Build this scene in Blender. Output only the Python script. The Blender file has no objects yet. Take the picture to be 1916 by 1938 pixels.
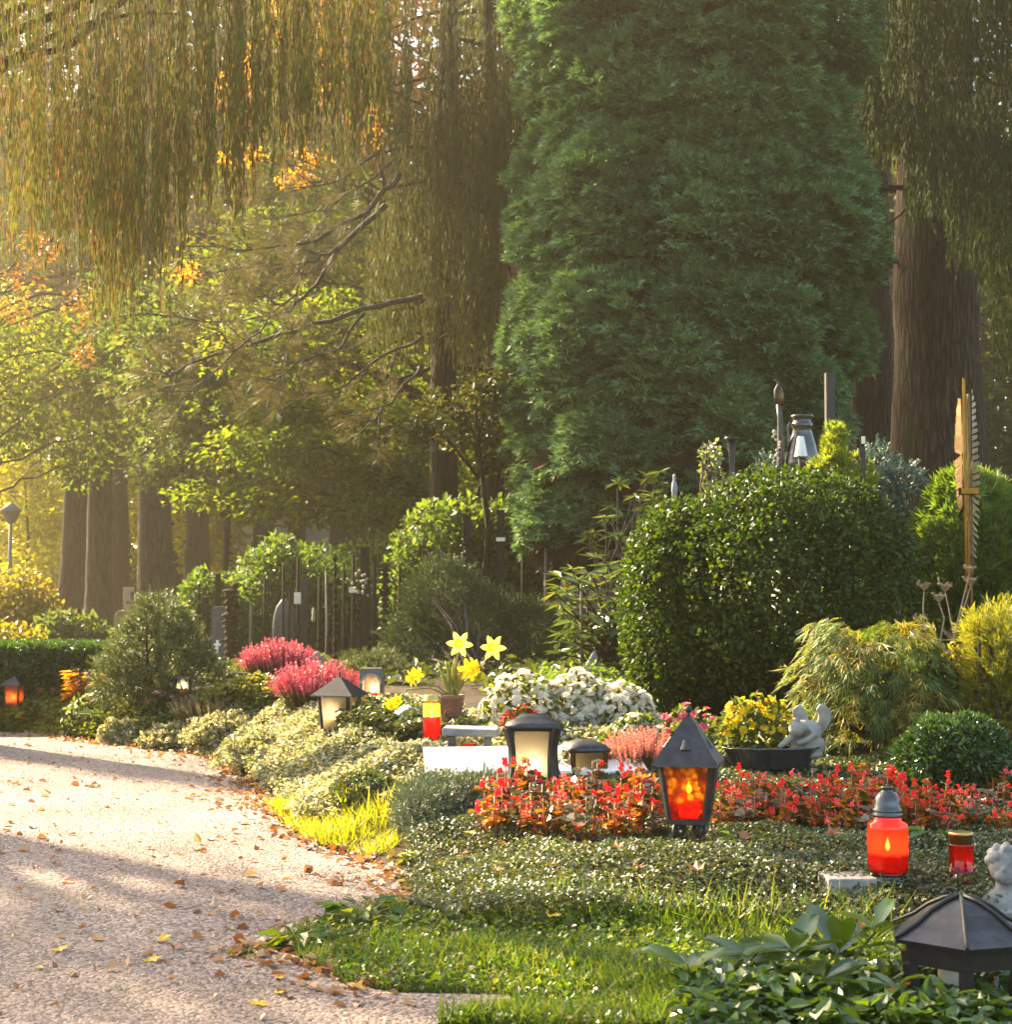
import bpy, math, random
import numpy as np
from mathutils import Vector, Matrix

random.seed(7)
rng = np.random.default_rng(11)
SC = bpy.context.scene
COL = SC.collection
R = math.radians
PI = math.pi

# ------------------------------------------------------------------ camera, sky, sun, exposure
HCAM, FPX, YH = 0.9, 3000.0, 1110.0          # eye height (m), focal length and horizon row in photo pixels
PITCH = math.atan((YH - 969.0) / FPX)
cam_d = bpy.data.cameras.new('camera')
cam = bpy.data.objects.new('camera', cam_d)
COL.objects.link(cam)
cam.location = (0, 0, HCAM)
cam.rotation_euler = (R(90) + PITCH, 0, 0)
cam_d.sensor_width = 36.0
cam_d.sensor_fit = 'HORIZONTAL' if False else 'AUTO'
# AUTO fits the longer side (height 1938 px)
cam_d.lens = FPX / 1938.0 * 36.0
cam_d.clip_start, cam_d.clip_end = 0.05, 600.0
cam_d.dof.use_dof = True
cam_d.dof.focus_distance = 5.6
cam_d.dof.aperture_fstop = 10.0
SC.camera = cam

SUN_AZ = R(-47.0)      # measured from the view direction, negative = left
SUN_EL = R(31.0)
sun_dir = Vector((math.sin(SUN_AZ) * math.cos(SUN_EL), math.cos(SUN_AZ) * math.cos(SUN_EL), math.sin(SUN_EL)))
world = bpy.data.worlds.new('World')
SC.world = world
world.use_nodes = True
wn = world.node_tree
bg = wn.nodes.get('Background') or wn.nodes.new('ShaderNodeBackground')
sky = wn.nodes.new('ShaderNodeTexSky')
sky.sky_type = 'NISHITA'
sky.sun_disc = False
sky.sun_elevation = SUN_EL
sky.sun_rotation = SUN_AZ
sky.dust_density = 2.5
warm = wn.nodes.new('ShaderNodeMix')          # autumn haze warms the light of the sky
warm.data_type = 'RGBA'
warm.blend_type = 'MULTIPLY'
warm.inputs['Factor'].default_value = 1.0
warm.inputs['B'].default_value = (1.0, 0.93, 0.80, 1)
wn.links.new(sky.outputs['Color'], warm.inputs['A'])
wn.links.new(warm.outputs['Result'], bg.inputs['Color'])
bg.inputs['Strength'].default_value = 0.102
sun_l = bpy.data.lights.new('sun', 'SUN')
sun_l.energy = 5.0
sun_l.angle = R(1.0)
sun_l.color = (1.0, 0.80, 0.50)
sun_o = bpy.data.objects.new('sun', sun_l)
COL.objects.link(sun_o)
sun_o.location = (-20, 20, 20)
sun_o.rotation_euler = sun_dir.to_track_quat('Z', 'Y').to_euler()
SC.view_settings.view_transform = 'Standard'
SC.view_settings.look = 'None'
SC.view_settings.exposure = 3.32
SC.view_settings.gamma = 1.0
SC.cycles.use_denoising = True
SC.cycles.max_bounces = 8
SC.cycles.diffuse_bounces = 5
SC.cycles.glossy_bounces = 3
SC.cycles.transmission_bounces = 6
SC.cycles.transparent_max_bounces = 12
SC.cycles.volume_bounces = 0
SC.cycles.sample_clamp_indirect = 3.0
SC.cycles.caustics_reflective = False
SC.cycles.caustics_refractive = False

# ------------------------------------------------------------------ pixel -> place (used once, to lay the plan out in metres)
CT, ST = math.cos(PITCH), math.sin(PITCH)


def P(px, py, d):
    """point seen at photo pixel (px, py) at distance d along the view's ground direction"""
    u, v = (px - 958.0) / FPX, (969.0 - py) / FPX
    t = d / (CT - v * ST)
    return Vector((u * t, d, HCAM + (ST + v * CT) * t))


def S(d):
    return d / FPX


def ground0(px, py):
    lo = (969.0 - py) / FPX
    dz = (ST + lo * CT) / (CT - lo * ST)
    d = HCAM / -dz
    p = P(px, py, d)
    return (p.x, p.y)


PATH_PX = [(0, 1386), (60, 1388), (120, 1396), (200, 1408), (290, 1419), (390, 1433), (425, 1455), (455, 1480), (500, 1520), (540, 1566), (600, 1602),
           (700, 1630), (745, 1655), (768, 1690), (735, 1722), (680, 1742), (600, 1758), (540, 1768), (445, 1806), (555, 1806), (592, 1835), (650, 1866), (750, 1882),
           (960, 1886), (985, 1900), (900, 1913), (830, 1940)]
PATH = [ground0(*p) for p in PATH_PX]
PATH = [(-9.0, 10.0), (-5.0, 9.9)] + PATH + [(-0.45, 2.6), (-0.6, 1.2), (-9.0, 1.2)]
PA = np.array(PATH)


def path_sd(x, y):
    """signed distance to the path outline, negative on the path"""
    x = np.asarray(x, float); y = np.asarray(y, float)
    best = np.full(x.shape, 1e9)
    ins = np.zeros(x.shape, bool)
    n = len(PA)
    for i in range(n):
        ax, ay = PA[i]; bx, by = PA[(i + 1) % n]
        ex, ey = bx - ax, by - ay
        t = np.clip(((x - ax) * ex + (y - ay) * ey) / (ex * ex + ey * ey + 1e-12), 0, 1)
        best = np.minimum(best, np.hypot(x - ax - t * ex, y - ay - t * ey))
        c = (ay > y) != (by > y)
        with np.errstate(divide='ignore', invalid='ignore'):
            xi = ax + (y - ay) * ex / (ey if abs(ey) > 1e-12 else 1e-12)
        ins ^= c & (x < xi)
    return np.where(ins, -best, best)


def ss(a, b, v):
    t = np.clip((np.asarray(v, float) - a) / (b - a), 0, 1)
    return t * t * (3 - 2 * t)


def terrain(x, y):
    x = np.asarray(x, float); y = np.asarray(y, float)
    s = path_sd(x, y)
    far = ss(9.5, 16, y)
    bed = ss(0.0, 0.55, s) * (0.015 + 0.085 * ss(3.9, 4.5, y) + 0.16 * ss(4.6, 8.5, y)) * (1 - 0.8 * far * (1 - ss(-1, 1, x)))
    rise = 1.15 * ss(8.8, 12.5, y) * ss(0.6, 2.4, x)
    bumps = 0.012 * np.sin(x * 5.1 + 1.3 * np.sin(y * 3.7)) * ss(0.05, 0.5, s)
    dip = -0.02 * (s < 0)
    return bed + rise + bumps + dip


def tz(x, y):
    return float(terrain(np.array([x]), np.array([y]))[0])


def G(px, py):
    """where the ground is met at a photo pixel"""
    u, v = (px - 958.0) / FPX, (969.0 - py) / FPX
    dd = np.concatenate([np.linspace(2.2, 14, 700), np.linspace(14.02, 60, 600)])
    t = dd / (CT - v * ST)
    X, Z = u * t, HCAM + (ST + v * CT) * t
    T = terrain(X, dd)
    k = np.nonzero(Z <= T)[0]
    i = int(k[0]) if len(k) else len(dd) - 1
    return Vector((float(X[i]), float(dd[i]), float(T[i])))


# ------------------------------------------------------------------ materials
def mat(name):
    m = bpy.data.materials.new(name)
    m.use_nodes = True
    nt = m.node_tree
    for n in list(nt.nodes):
        nt.nodes.remove(n)
    out = nt.nodes.new('ShaderNodeOutputMaterial')
    return m, nt, out


def N(nt, typ, **kw):
    n = nt.nodes.new(typ)
    for k, v in kw.items():
        if hasattr(n, k) and not isinstance(v, tuple):
            setattr(n, k, v)
    return n


def ramp(nt, stops, fac):
    r = nt.nodes.new('ShaderNodeValToRGB')
    e = r.color_ramp.elements
    while len(e) < len(stops):
        e.new(0.5)
    for i, (p, c) in enumerate(stops):
        e[i].position = p
        e[i].color = (c[0], c[1], c[2], 1)
    nt.links.new(fac, r.inputs['Fac'])
    return r.outputs['Color']


def mathn(nt, op, a, b=None, c=None):
    n = nt.nodes.new('ShaderNodeMath')
    n.operation = op
    for i, v in enumerate((a, b, c)):
        if v is None:
            continue
        if isinstance(v, (int, float)):
            n.inputs[i].default_value = v
        else:
            nt.links.new(v, n.inputs[i])
    return n.outputs[0]


def noise(nt, scale, detail=3, rough=0.6, co='Object'):
    tc = nt.nodes.new('ShaderNodeTexCoord')
    n = nt.nodes.new('ShaderNodeTexNoise')
    n.inputs['Scale'].default_value = scale
    n.inputs['Detail'].default_value = detail
    n.inputs['Roughness'].default_value = rough
    nt.links.new(tc.outputs[co], n.inputs['Vector'])
    return n.outputs['Fac'], tc


def leaf_mat(name, cols, trans=0.4, rough=0.45, spec=0.4, tgain=(1.7, 1.5, 0.5), clump=0.8, isl=0.65, tcol=None, stretch=None):
    """leaf: each blade its own tint out of the ramp, drifting from clump to clump; light passes through it"""
    m, nt, out = mat(name)
    g = nt.nodes.new('ShaderNodeNewGeometry')
    nf, tc_ = noise(nt, clump, 2)
    if stretch:
        mp = nt.nodes.new('ShaderNodeMapping')
        mp.inputs['Scale'].default_value = stretch
        nt.links.new(tc_.outputs['Object'], mp.inputs['Vector'])
        nt.links.new(mp.outputs[0], nf.node.inputs['Vector'])
    f = mathn(nt, 'MULTIPLY', g.outputs['Random Per Island'], isl)
    f = mathn(nt, 'ADD', f, mathn(nt, 'MULTIPLY', mathn(nt, 'SUBTRACT', nf, 0.32), (1 - isl) * 2.6))
    k = len(cols) - 1
    stops = [(i / max(k, 1), c) for i, c in enumerate(cols)] if not isinstance(cols[0][0], tuple) else [(p, c) for c, p in cols]
    col = ramp(nt, stops, f)
    pb = nt.nodes.new('ShaderNodeBsdfPrincipled')
    nt.links.new(col, pb.inputs['Base Color'])
    pb.inputs['Roughness'].default_value = rough
    pb.inputs['Specular IOR Level'].default_value = spec
    if trans > 0:
        tr = nt.nodes.new('ShaderNodeBsdfTranslucent')
        mx = nt.nodes.new('ShaderNodeMix'); mx.data_type = 'RGBA'; mx.blend_type = 'MULTIPLY'
        mx.inputs['Factor'].default_value = 1.0
        nt.links.new(col, mx.inputs['A'])
        mx.inputs['B'].default_value = (*tgain, 1)
        nt.links.new(mx.outputs['Result'], tr.inputs['Color'])
        ms = nt.nodes.new('ShaderNodeMixShader')
        ms.inputs[0].default_value = trans
        nt.links.new(pb.outputs[0], ms.inputs[1])
        nt.links.new(tr.outputs[0], ms.inputs[2])
        nt.links.new(ms.outputs[0], out.inputs['Surface'])
    else:
        nt.links.new(pb.outputs[0], out.inputs['Surface'])
    return m


def surf(name, c1, c2, scale=8.0, rough=0.6, metal=0.0, bump=0.2, bscale=None, spec=0.5, detail=5, dist=0.01, stretch=None):
    """worn solid surface: two colours mixed by noise, with a fine bump"""
    m, nt, out = mat(name)
    nf, tc = noise(nt, scale, detail)
    col = ramp(nt, [(0.3, c1), (0.7, c2)], nf)
    pb = nt.nodes.new('ShaderNodeBsdfPrincipled')
    nt.links.new(col, pb.inputs['Base Color'])
    pb.inputs['Roughness'].default_value = rough
    pb.inputs['Metallic'].default_value = metal
    pb.inputs['Specular IOR Level'].default_value = spec
    if bump > 0:
        n2 = nt.nodes.new('ShaderNodeTexNoise')
        n2.inputs['Scale'].default_value = bscale or scale * 4
        n2.inputs['Detail'].default_value = 6
        if stretch:
            mp = nt.nodes.new('ShaderNodeMapping')
            mp.inputs['Scale'].default_value = stretch
            nt.links.new(tc.outputs['Object'], mp.inputs['Vector'])
            nt.links.new(mp.outputs[0], n2.inputs['Vector'])
            for n in nt.nodes:
                if n.type == 'TEX_NOISE' and n != n2:
                    nt.links.new(mp.outputs[0], n.inputs['Vector'])
        else:
            nt.links.new(tc.outputs['Object'], n2.inputs['Vector'])
        b = nt.nodes.new('ShaderNodeBump')
        b.inputs['Strength'].default_value = bump
        b.inputs['Distance'].default_value = dist
        nt.links.new(n2.outputs['Fac'], b.inputs['Height'])
        nt.links.new(b.outputs[0], pb.inputs['Normal'])
    nt.links.new(pb.outputs[0], out.inputs['Surface'])
    return m


def glow(name, col, strength):
    m, nt, out = mat(name)
    e = nt.nodes.new('ShaderNodeEmission')
    e.inputs['Color'].default_value = (*col, 1)
    e.inputs['Strength'].default_value = strength
    nt.links.new(e.outputs[0], out.inputs['Surface'])
    return m


def pane_mat(name, col, clear=0.35, cells=None, frost=0.6, dark=None):
    """coloured lantern glass: light passes straight and scattered"""
    m, nt, out = mat(name)
    t = nt.nodes.new('ShaderNodeBsdfTransparent')
    tl = nt.nodes.new('ShaderNodeBsdfTranslucent')
    gl = nt.nodes.new('ShaderNodeBsdfGlossy')
    gl.inputs['Roughness'].default_value = 0.08
    c = None
    if cells:
        tc = nt.nodes.new('ShaderNodeTexCoord')
        v = nt.nodes.new('ShaderNodeTexVoronoi')
        v.inputs['Scale'].default_value = cells
        nt.links.new(tc.outputs['Object'], v.inputs['Vector'])
        c = ramp(nt, [(0.0, col), (0.42, tuple(x * 0.75 for x in col)), (0.62, dark or tuple(x * .2 for x in col))], v.outputs['Distance'])
        b = nt.nodes.new('ShaderNodeBump')
        b.inputs['Strength'].default_value = 0.8
        b.inputs['Distance'].default_value = 0.004
        b.invert = True
        nt.links.new(v.outputs['Distance'], b.inputs['Height'])
        nt.links.new(b.outputs[0], gl.inputs['Normal'])
        nt.links.new(b.outputs[0], tl.inputs['Normal'])
    for s in (t, tl):
        if c is not None:
            nt.links.new(c, s.inputs['Color'])
        else:
            s.inputs['Color'].default_value = (*col, 1)
    m1 = nt.nodes.new('ShaderNodeMixShader')
    m1.inputs[0].default_value = 1 - clear
    nt.links.new(t.outputs[0], m1.inputs[1]); nt.links.new(tl.outputs[0], m1.inputs[2])
    fr = nt.nodes.new('ShaderNodeFresnel'); fr.inputs['IOR'].default_value = 1.45
    m2 = nt.nodes.new('ShaderNodeMixShader')
    nt.links.new(fr.outputs[0], m2.inputs[0])
    nt.links.new(m1.outputs[0], m2.inputs[1]); nt.links.new(gl.outputs[0], m2.inputs[2])
    nt.links.new(m2.outputs[0], out.inputs['Surface'])
    return m


# ------------------------------------------------------------------ mesh building
class MB:
    """collects polygons and links them as one mesh object"""

    def __init__(self):
        self.V, self.F, self.n = [], [], 0       # F: list of (faces array m x k)

    def add(self, V, faces):
        V = np.asarray(V, float).reshape(-1, 3)
        if isinstance(faces, np.ndarray):
            self.F.append(faces + self.n)
        else:
            by = {}
            for f in faces:
                by.setdefault(len(f), []).append(f)
            for k in sorted(by):
                self.F.append(np.array(by[k], int) + self.n)
        self.V.append(V)
        self.n += len(V)
        return self

    def box(self, c, s, rz=0.0, rx=0.0, ry=0.0, taper=1.0):
        hx, hy, hz = s[0] / 2, s[1] / 2, s[2] / 2
        v = np.array([(-hx, -hy, -hz), (hx, -hy, -hz), (hx, hy, -hz), (-hx, hy, -hz),
                      (-hx * taper, -hy * taper, hz), (hx * taper, -hy * taper, hz), (hx * taper, hy * taper, hz), (-hx * taper, hy * taper, hz)])
        if rx or ry or rz:
            M = np.array((Matrix.Rotation(rz, 3, 'Z') @ Matrix.Rotation(ry, 3, 'Y') @ Matrix.Rotation(rx, 3, 'X')))
            v = v @ M.T
        v = v + np.array(c)
        return self.add(v, [(3, 2, 1, 0), (4, 5, 6, 7), (0, 1, 5, 4), (1, 2, 6, 5), (2, 3, 7, 6), (3, 0, 4, 7)])

    def tube(self, pts, rad, seg=8, cap=True, flat=1.0):
        pts = [Vector(p) for p in pts]
        n = len(pts)
        if isinstance(rad, (int, float)):
            rad = [rad] * n
        V = []
        up = Vector((0, 0, 1))
        prev = None
        for i, p in enumerate(pts):
            t = (pts[min(i + 1, n - 1)] - pts[max(i - 1, 0)])
            t = t.normalized() if t.length > 1e-9 else Vector((0, 0, 1))
            if prev is None:
                a = t.cross(Vector((0, 1, 0.03)) if abs(t.y) < 0.9 else Vector((1, 0, 0))).normalized()
            else:
                a = (prev - t * prev.dot(t))
                a = a.normalized() if a.length > 1e-6 else t.orthogonal().normalized()
            prev = a
            b = t.cross(a)
            for k in range(seg):
                an = 2 * PI * k / seg
                V.append(p + a * math.cos(an) * rad[i] + b * math.sin(an) * rad[i] * flat)
        F = []
        for i in range(n - 1):
            for k in range(seg):
                k2 = (k + 1) % seg
                F.append((i * seg + k, i * seg + k2, (i + 1) * seg + k2, (i + 1) * seg + k))
        if cap:
            F.append(tuple(range(seg - 1, -1, -1)))
            F.append(tuple((n - 1) * seg + k for k in range(seg)))
        return self.add([tuple(v) for v in V], F)

    def lathe(self, prof, c=(0, 0, 0), seg=20, sx=1.0, sy=1.0, close=True, rot=0.0):
        V = []
        for r, z in prof:
            for k in range(seg):
                a = 2 * PI * k / seg + rot
                V.append((c[0] + r * math.cos(a) * sx, c[1] + r * math.sin(a) * sy, c[2] + z))
        F = []
        for i in range(len(prof) - 1):
            for k in range(seg):
                k2 = (k + 1) % seg
                F.append((i * seg + k, i * seg + k2, (i + 1) * seg + k2, (i + 1) * seg + k))
        if close:
            F.append(tuple(range(seg - 1, -1, -1)))
            m = (len(prof) - 1) * seg
            F.append(tuple(m + k for k in range(seg)))
        return self.add(V, F)

    def ball(self, c, r, seg=14, rings=9, jag=0.0, seed=0):
        rr = r if isinstance(r, (tuple, list)) else (r, r, r)
        V = []
        rg = np.random.default_rng(seed)
        for i in range(rings + 1):
            th = PI * i / rings
            for k in range(seg):
                a = 2 * PI * k / seg
                j = 1 + (rg.random() - .5) * jag
                V.append((c[0] + rr[0] * math.sin(th) * math.cos(a) * j, c[1] + rr[1] * math.sin(th) * math.sin(a) * j, c[2] + rr[2] * math.cos(th) * j))
        F = []
        for i in range(rings):
            for k in range(seg):
                k2 = (k + 1) % seg
                F.append((i * seg + k, (i + 1) * seg + k, (i + 1) * seg + k2, i * seg + k2))
        return self.add(V, F)

    def prism(self, outline, depth, M=None):
        """outline in the xz plane, extruded along y by depth (centred)"""
        n = len(outline)
        V = [(x, -depth / 2, z) for x, z in outline] + [(x, depth / 2, z) for x, z in outline]
        F = [tuple(range(n)), tuple(range(2 * n - 1, n - 1, -1))]
        for i in range(n):
            j = (i + 1) % n
            F.append((j, i, n + i, n + j))
        V = np.array(V)
        if M is not None:
            V = V @ np.array(M.to_3x3()).T + np.array(M.translation)
        return self.add(V, F)

    def build(self, name, m, parent=None, local=False, smooth=True, loc=None):
        V = np.concatenate(self.V) if self.V else np.zeros((0, 3))
        if not local:
            o3 = ORG.get(parent.name) if parent is not None else loc
            if o3 is not None:
                V = V - np.array(o3)
        me = bpy.data.meshes.new(name)
        tot = sum(f.size for f in self.F)
        nf = sum(len(f) for f in self.F)
        me.vertices.add(len(V))
        me.vertices.foreach_set('co', V.astype(np.float32).ravel())
        me.loops.add(tot)
        me.polygons.add(nf)
        li = np.concatenate([f.ravel() for f in self.F]).astype(np.int32)
        cnt = np.concatenate([np.full(len(f), f.shape[1], np.int32) for f in self.F])
        st = np.concatenate([[0], np.cumsum(cnt)[:-1]]).astype(np.int32)
        me.loops.foreach_set('vertex_index', li)
        me.polygons.foreach_set('loop_start', st)
        me.polygons.foreach_set('loop_total', cnt)
        me.polygons.foreach_set('use_smooth', np.full(nf, bool(smooth)))
        me.update(calc_edges=True)
        me.validate()
        me.materials.append(m)
        o = bpy.data.objects.new(name, me)
        COL.objects.link(o)
        if parent is not None:
            o.parent = parent
            ORG[o.name] = ORG.get(parent.name, (0, 0, 0))
        elif loc is not None and not local:
            o.location = loc
            ORG[o.name] = tuple(loc)
        elif loc is not None:
            o.location = loc
        return o


ORG = {}


def sharp(o, ang=35):
    """flat where edges are hard, smooth elsewhere"""
    try:
        me = o.data
        import bmesh
        bm = bmesh.new(); bm.from_mesh(me)
        for e in bm.edges:
            if len(e.link_faces) == 2 and e.calc_face_angle(0) > R(ang):
                e.smooth = False
        bm.to_mesh(me); bm.free()
    except Exception:
        pass
    return o


def bev(o, w=0.002, seg=2):
    b = o.modifiers.new('bevel', 'BEVEL')
    b.width = w; b.segments = seg; b.limit_method = 'ANGLE'; b.angle_limit = R(40)
    return o


def tag(o, label=None, cat=None, group=None, kind=None):
    if label: o['label'] = label
    if cat: o['category'] = cat
    if group: o['group'] = group
    if kind: o['kind'] = kind
    return o


def thing(name, label, cat, loc=(0, 0, 0), rz=0.0, group=None):
    o = bpy.data.objects.new(name, None)
    o.empty_display_size = 0.1
    COL.objects.link(o)
    o.location = loc
    o.rotation_euler = (0, 0, rz)
    ORG[o.name] = tuple(loc)
    return tag(o, label, cat, group)


def dup(root, loc, rz=0.0, scale=1.0, label=None, group=None):
    """a copy of a thing with copies of its parts and sub-parts"""
    def cp(o, parent):
        c = o.copy()
        COL.objects.link(c)
        if parent is not None:
            c.parent = parent
        for ch in [x for x in bpy.data.objects if x.parent == o]:
            cp(ch, c)
        return c
    r = cp(root, None)
    r.location = loc
    r.rotation_euler = (0, 0, rz)
    r.scale = (scale,) * 3
    if label: r['label'] = label
    if group: r['group'] = group
    return r


# ------------------------------------------------------------------ scattering of leaves
def unit(v):
    return v / np.maximum(np.linalg.norm(v, axis=-1, keepdims=True), 1e-9)


def rdir(n):
    return unit(rng.normal(size=(n, 3)))


def orient(axis, normal):
    y = unit(axis)
    z = normal - (normal * y).sum(-1, keepdims=True) * y
    z = unit(z + 1e-6)
    x = np.cross(y, z)
    return np.stack([x, y, z], -1)


def scatter(mb, tmpl, pos, axis, normal, scale):
    V, F = tmpl
    M = orient(np.asarray(axis, float), np.asarray(normal, float))
    n = len(pos)
    sc = np.broadcast_to(np.asarray(scale, float), (n,))
    W = np.einsum('nij,vj->nvi', M, V) * sc[:, None, None] + np.asarray(pos)[:, None, :]
    for f in F:
        f = np.asarray(f)
        idx = (f[None, :, :] + (np.arange(n) * len(V))[:, None, None]).reshape(-1, f.shape[1])
        mb.F.append(idx + mb.n)
    mb.V.append(W.reshape(-1, 3))
    mb.n += n * len(V)


def blade(w=0.3, fold=0.1, droop=0.0):
    """one leaf of two halves along a folded midrib, length 1 along y"""
    V = np.array([(0, 0, 0), (-w, .35, fold), (-w * .75, .7, fold * .8 - droop * .5), (0, 1, -droop), (w * .75, .7, fold * .8 - droop * .5), (w, .35, fold)])
    return V, [np.array([(0, 3, 2, 1), (0, 5, 4, 3)])]


def diamond(w=0.1):
    return np.array([(0, 0, 0), (w, .4, 0), (0, 1, 0), (-w, .4, 0)], float), [np.array([(0, 1, 2, 3)])]


def fan(n=7, spread=1.1, w=0.09, curl=0.15, seed=1):
    """flat spray of scale-leaf twigs"""
    rg = np.random.default_rng(seed)
    V, F = [], []
    for i in range(n):
        a = (i / (n - 1) - .5) * 2 * spread
        L = (1.0 - 0.35 * abs(a) / spread) * (0.85 + .3 * rg.random())
        d = np.array((math.sin(a), math.cos(a), 0)); s = np.array((math.cos(a), -math.sin(a), 0))
        b = np.array((0, 0.12 * i / n, (rg.random() - .5) * .1))
        z = np.array((0, 0, 1.0))
        k = len(V)
        V += [b, b + d * L * .5 + s * w + z * curl * .3 * (rg.random()), b + d * L + z * curl * (rg.random() - .4), b + d * L * .5 - s * w + z * curl * .3 * rg.random()]
        F.append((k, k + 1, k + 2, k + 3))
    return np.array(V), [np.array(F)]


def twig(n=16, w=0.035, nl=0.35, seed=2, tilt=0.8):
    """needled twig along y"""
    rg = np.random.default_rng(seed)
    V, F = [], []
    for i in range(n):
        t = i / n
        a = rg.random() * 2 * PI
        b = np.array((0, t * .85, 0))
        rad = np.array((math.cos(a), 0, math.sin(a)))
        d = unit((rad * tilt + np.array((0, 1, 0)))[None])[0]
        s = unit(np.cross(d, rad + np.array((.1, .3, .2)))[None])[0]
        L = nl * (1 - .3 * t) * (.8 + .4 * rg.random())
        k = len(V)
        V += [b, b + d * L * .5 + s * w, b + d * L, b + d * L * .5 - s * w]
        F.append((k, k + 1, k + 2, k + 3))
    return np.array(V), [np.array(F)]


def bumpy(p, f=3.0, seed=0):
    rg = np.random.default_rng(100 + seed)
    o = np.zeros(len(p))
    for k in range(5):
        d = rg.normal(size=3) * f * (1 + .6 * k)
        o += np.sin(p @ d + rg.random() * 6.3) / (1 + .5 * k)
    return o / 2.2


def shell(n, c, r, bump=0.06, thick=0.2, f=3.0, seed=0, zmin=-1.0):
    """points and outward normals through the outer layer of a lumpy ellipsoid"""
    d = rdir(int(n * 1.3 / max(.2, (1 - zmin) / 2)) if zmin > -1 else n)
    if zmin > -1:
        d = d[d[:, 2] > zmin][:n]
    r = np.array(r if isinstance(r, (tuple, list)) else (r, r, r), float)
    dep = 1 - thick * rng.random(len(d)) ** 1.6
    rad = (1 + bump * bumpy(d, f, seed)) * dep
    return np.array(c) + d * r * rad[:, None], unit(d / r)


def jit(v, a):
    return v + a * rng.normal(size=v.shape)


def poly_points(n, px_poly, on_ground=True):
    """points spread over a ground area whose outline is given as photo pixels"""
    w = np.array([tuple(G(*p))[:2] for p in px_poly])
    return area_points(n, w)


def area_points(n, w):
    lo, hi = w.min(0), w.max(0)
    out = np.zeros((0, 2))
    for _ in range(40):
        q = lo + rng.random((n * 2, 2)) * (hi - lo)
        ins = np.zeros(len(q), bool)
        m = len(w)
        for i in range(m):
            a, b = w[i], w[(i + 1) % m]
            c = (a[1] > q[:, 1]) != (b[1] > q[:, 1])
            dy = b[1] - a[1]
            xi = a[0] + (q[:, 1] - a[1]) * (b[0] - a[0]) / (dy if abs(dy) > 1e-9 else 1e-9)
            ins ^= c & (q[:, 0] < xi)
        out = np.concatenate([out, q[ins]])
        if len(out) >= n:
            break
    out = out[:n]
    return out
# ================================================================== THE SETTING
# ---- ground
def axis_steps(parts):
    out = []
    for a, b, s in parts:
        out += list(np.arange(a, b, s))
    return np.array(sorted(set(np.round(out, 4))))


gx = axis_steps([(-260, -20, 20), (-20, -7, 1.0), (-7, 8, 0.1), (8, 20, 1.0), (20, 261, 20)])
gy = axis_steps([(-20, 0.5, 2.0), (0.5, 14, 0.08), (14, 30, 0.5), (30, 90, 4), (90, 401, 40)])
X, Y = np.meshgrid(gx, gy)
Z = terrain(X.ravel(), Y.ravel()).reshape(X.shape)
nx = len(gx)
ii, jj = np.meshgrid(np.arange(len(gy) - 1), np.arange(nx - 1), indexing='ij')
q = np.stack([ii * nx + jj, ii * nx + jj + 1, (ii + 1) * nx + jj + 1, (ii + 1) * nx + jj], -1).reshape(-1, 4)
soil = surf('soil', (.018, .012, .007), (.05, .034, .018), 5, .95, bump=.8, bscale=60, spec=.15, dist=.02)
mb = MB()
mb.add(np.stack([X.ravel(), Y.ravel(), Z.ravel()], -1), q)
tag(mb.build('ground', soil), kind='structure')

# ---- path: pale compacted grit
m, nt, out = mat('path_grit')
tc = nt.nodes.new('ShaderNodeTexCoord')
big = nt.nodes.new('ShaderNodeTexNoise'); big.inputs['Scale'].default_value = 1.3; big.inputs['Detail'].default_value = 6
nt.links.new(tc.outputs['Object'], big.inputs['Vector'])
fine = nt.nodes.new('ShaderNodeTexVoronoi'); fine.inputs['Scale'].default_value = 105
nt.links.new(tc.outputs['Object'], fine.inputs['Vector'])
c1 = ramp(nt, [(0.25, (.10, .070, .058)), (0.5, (.185, .135, .115)), (0.75, (.285, .215, .185))], big.outputs['Fac'])
hs = nt.nodes.new('ShaderNodeSeparateColor'); nt.links.new(fine.outputs['Color'], hs.inputs[0])
c2 = ramp(nt, [(0.0, (.30, .27, .26)), (0.45, (.9, .88, .88)), (1.0, (1.75, 1.7, 1.65))], hs.outputs[0])
mx = nt.nodes.new('ShaderNodeMix'); mx.data_type = 'RGBA'; mx.blend_type = 'MULTIPLY'; mx.inputs['Factor'].default_value = 1
nt.links.new(c1, mx.inputs['A']); nt.links.new(c2, mx.inputs['B'])
pb = nt.nodes.new('ShaderNodeBsdfPrincipled'); pb.inputs['Roughness'].default_value = .75; pb.inputs['Specular IOR Level'].default_value = .35
nt.links.new(mx.outputs['Result'], pb.inputs['Base Color'])
rgh = nt.nodes.new('ShaderNodeTexNoise'); rgh.inputs['Scale'].default_value = 22; rgh.inputs['Detail'].default_value = 8; rgh.inputs['Roughness'].default_value = .75
nt.links.new(tc.outputs['Object'], rgh.inputs['Vector'])
hh = mathn(nt, 'ADD', mathn(nt, 'MULTIPLY', rgh.outputs['Fac'], 1.0), mathn(nt, 'MULTIPLY', fine.outputs['Distance'], -.5))
bp = nt.nodes.new('ShaderNodeBump'); bp.inputs['Strength'].default_value = 1.0; bp.inputs['Distance'].default_value = .016
nt.links.new(hh, bp.inputs['Height']); nt.links.new(bp.outputs[0], pb.inputs['Normal'])
nt.links.new(pb.outputs[0], out.inputs['Surface'])
mb = MB()
mb.add([(x, y, 0.004) for x, y in PATH], [tuple(range(len(PATH)))[::-1] if False else tuple(range(len(PATH)))])
po = mb.build('path', m, smooth=False)
if po.data.polygons[0].normal.z < 0:
    po.data.flip_normals()
tag(po, kind='structure')

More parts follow.
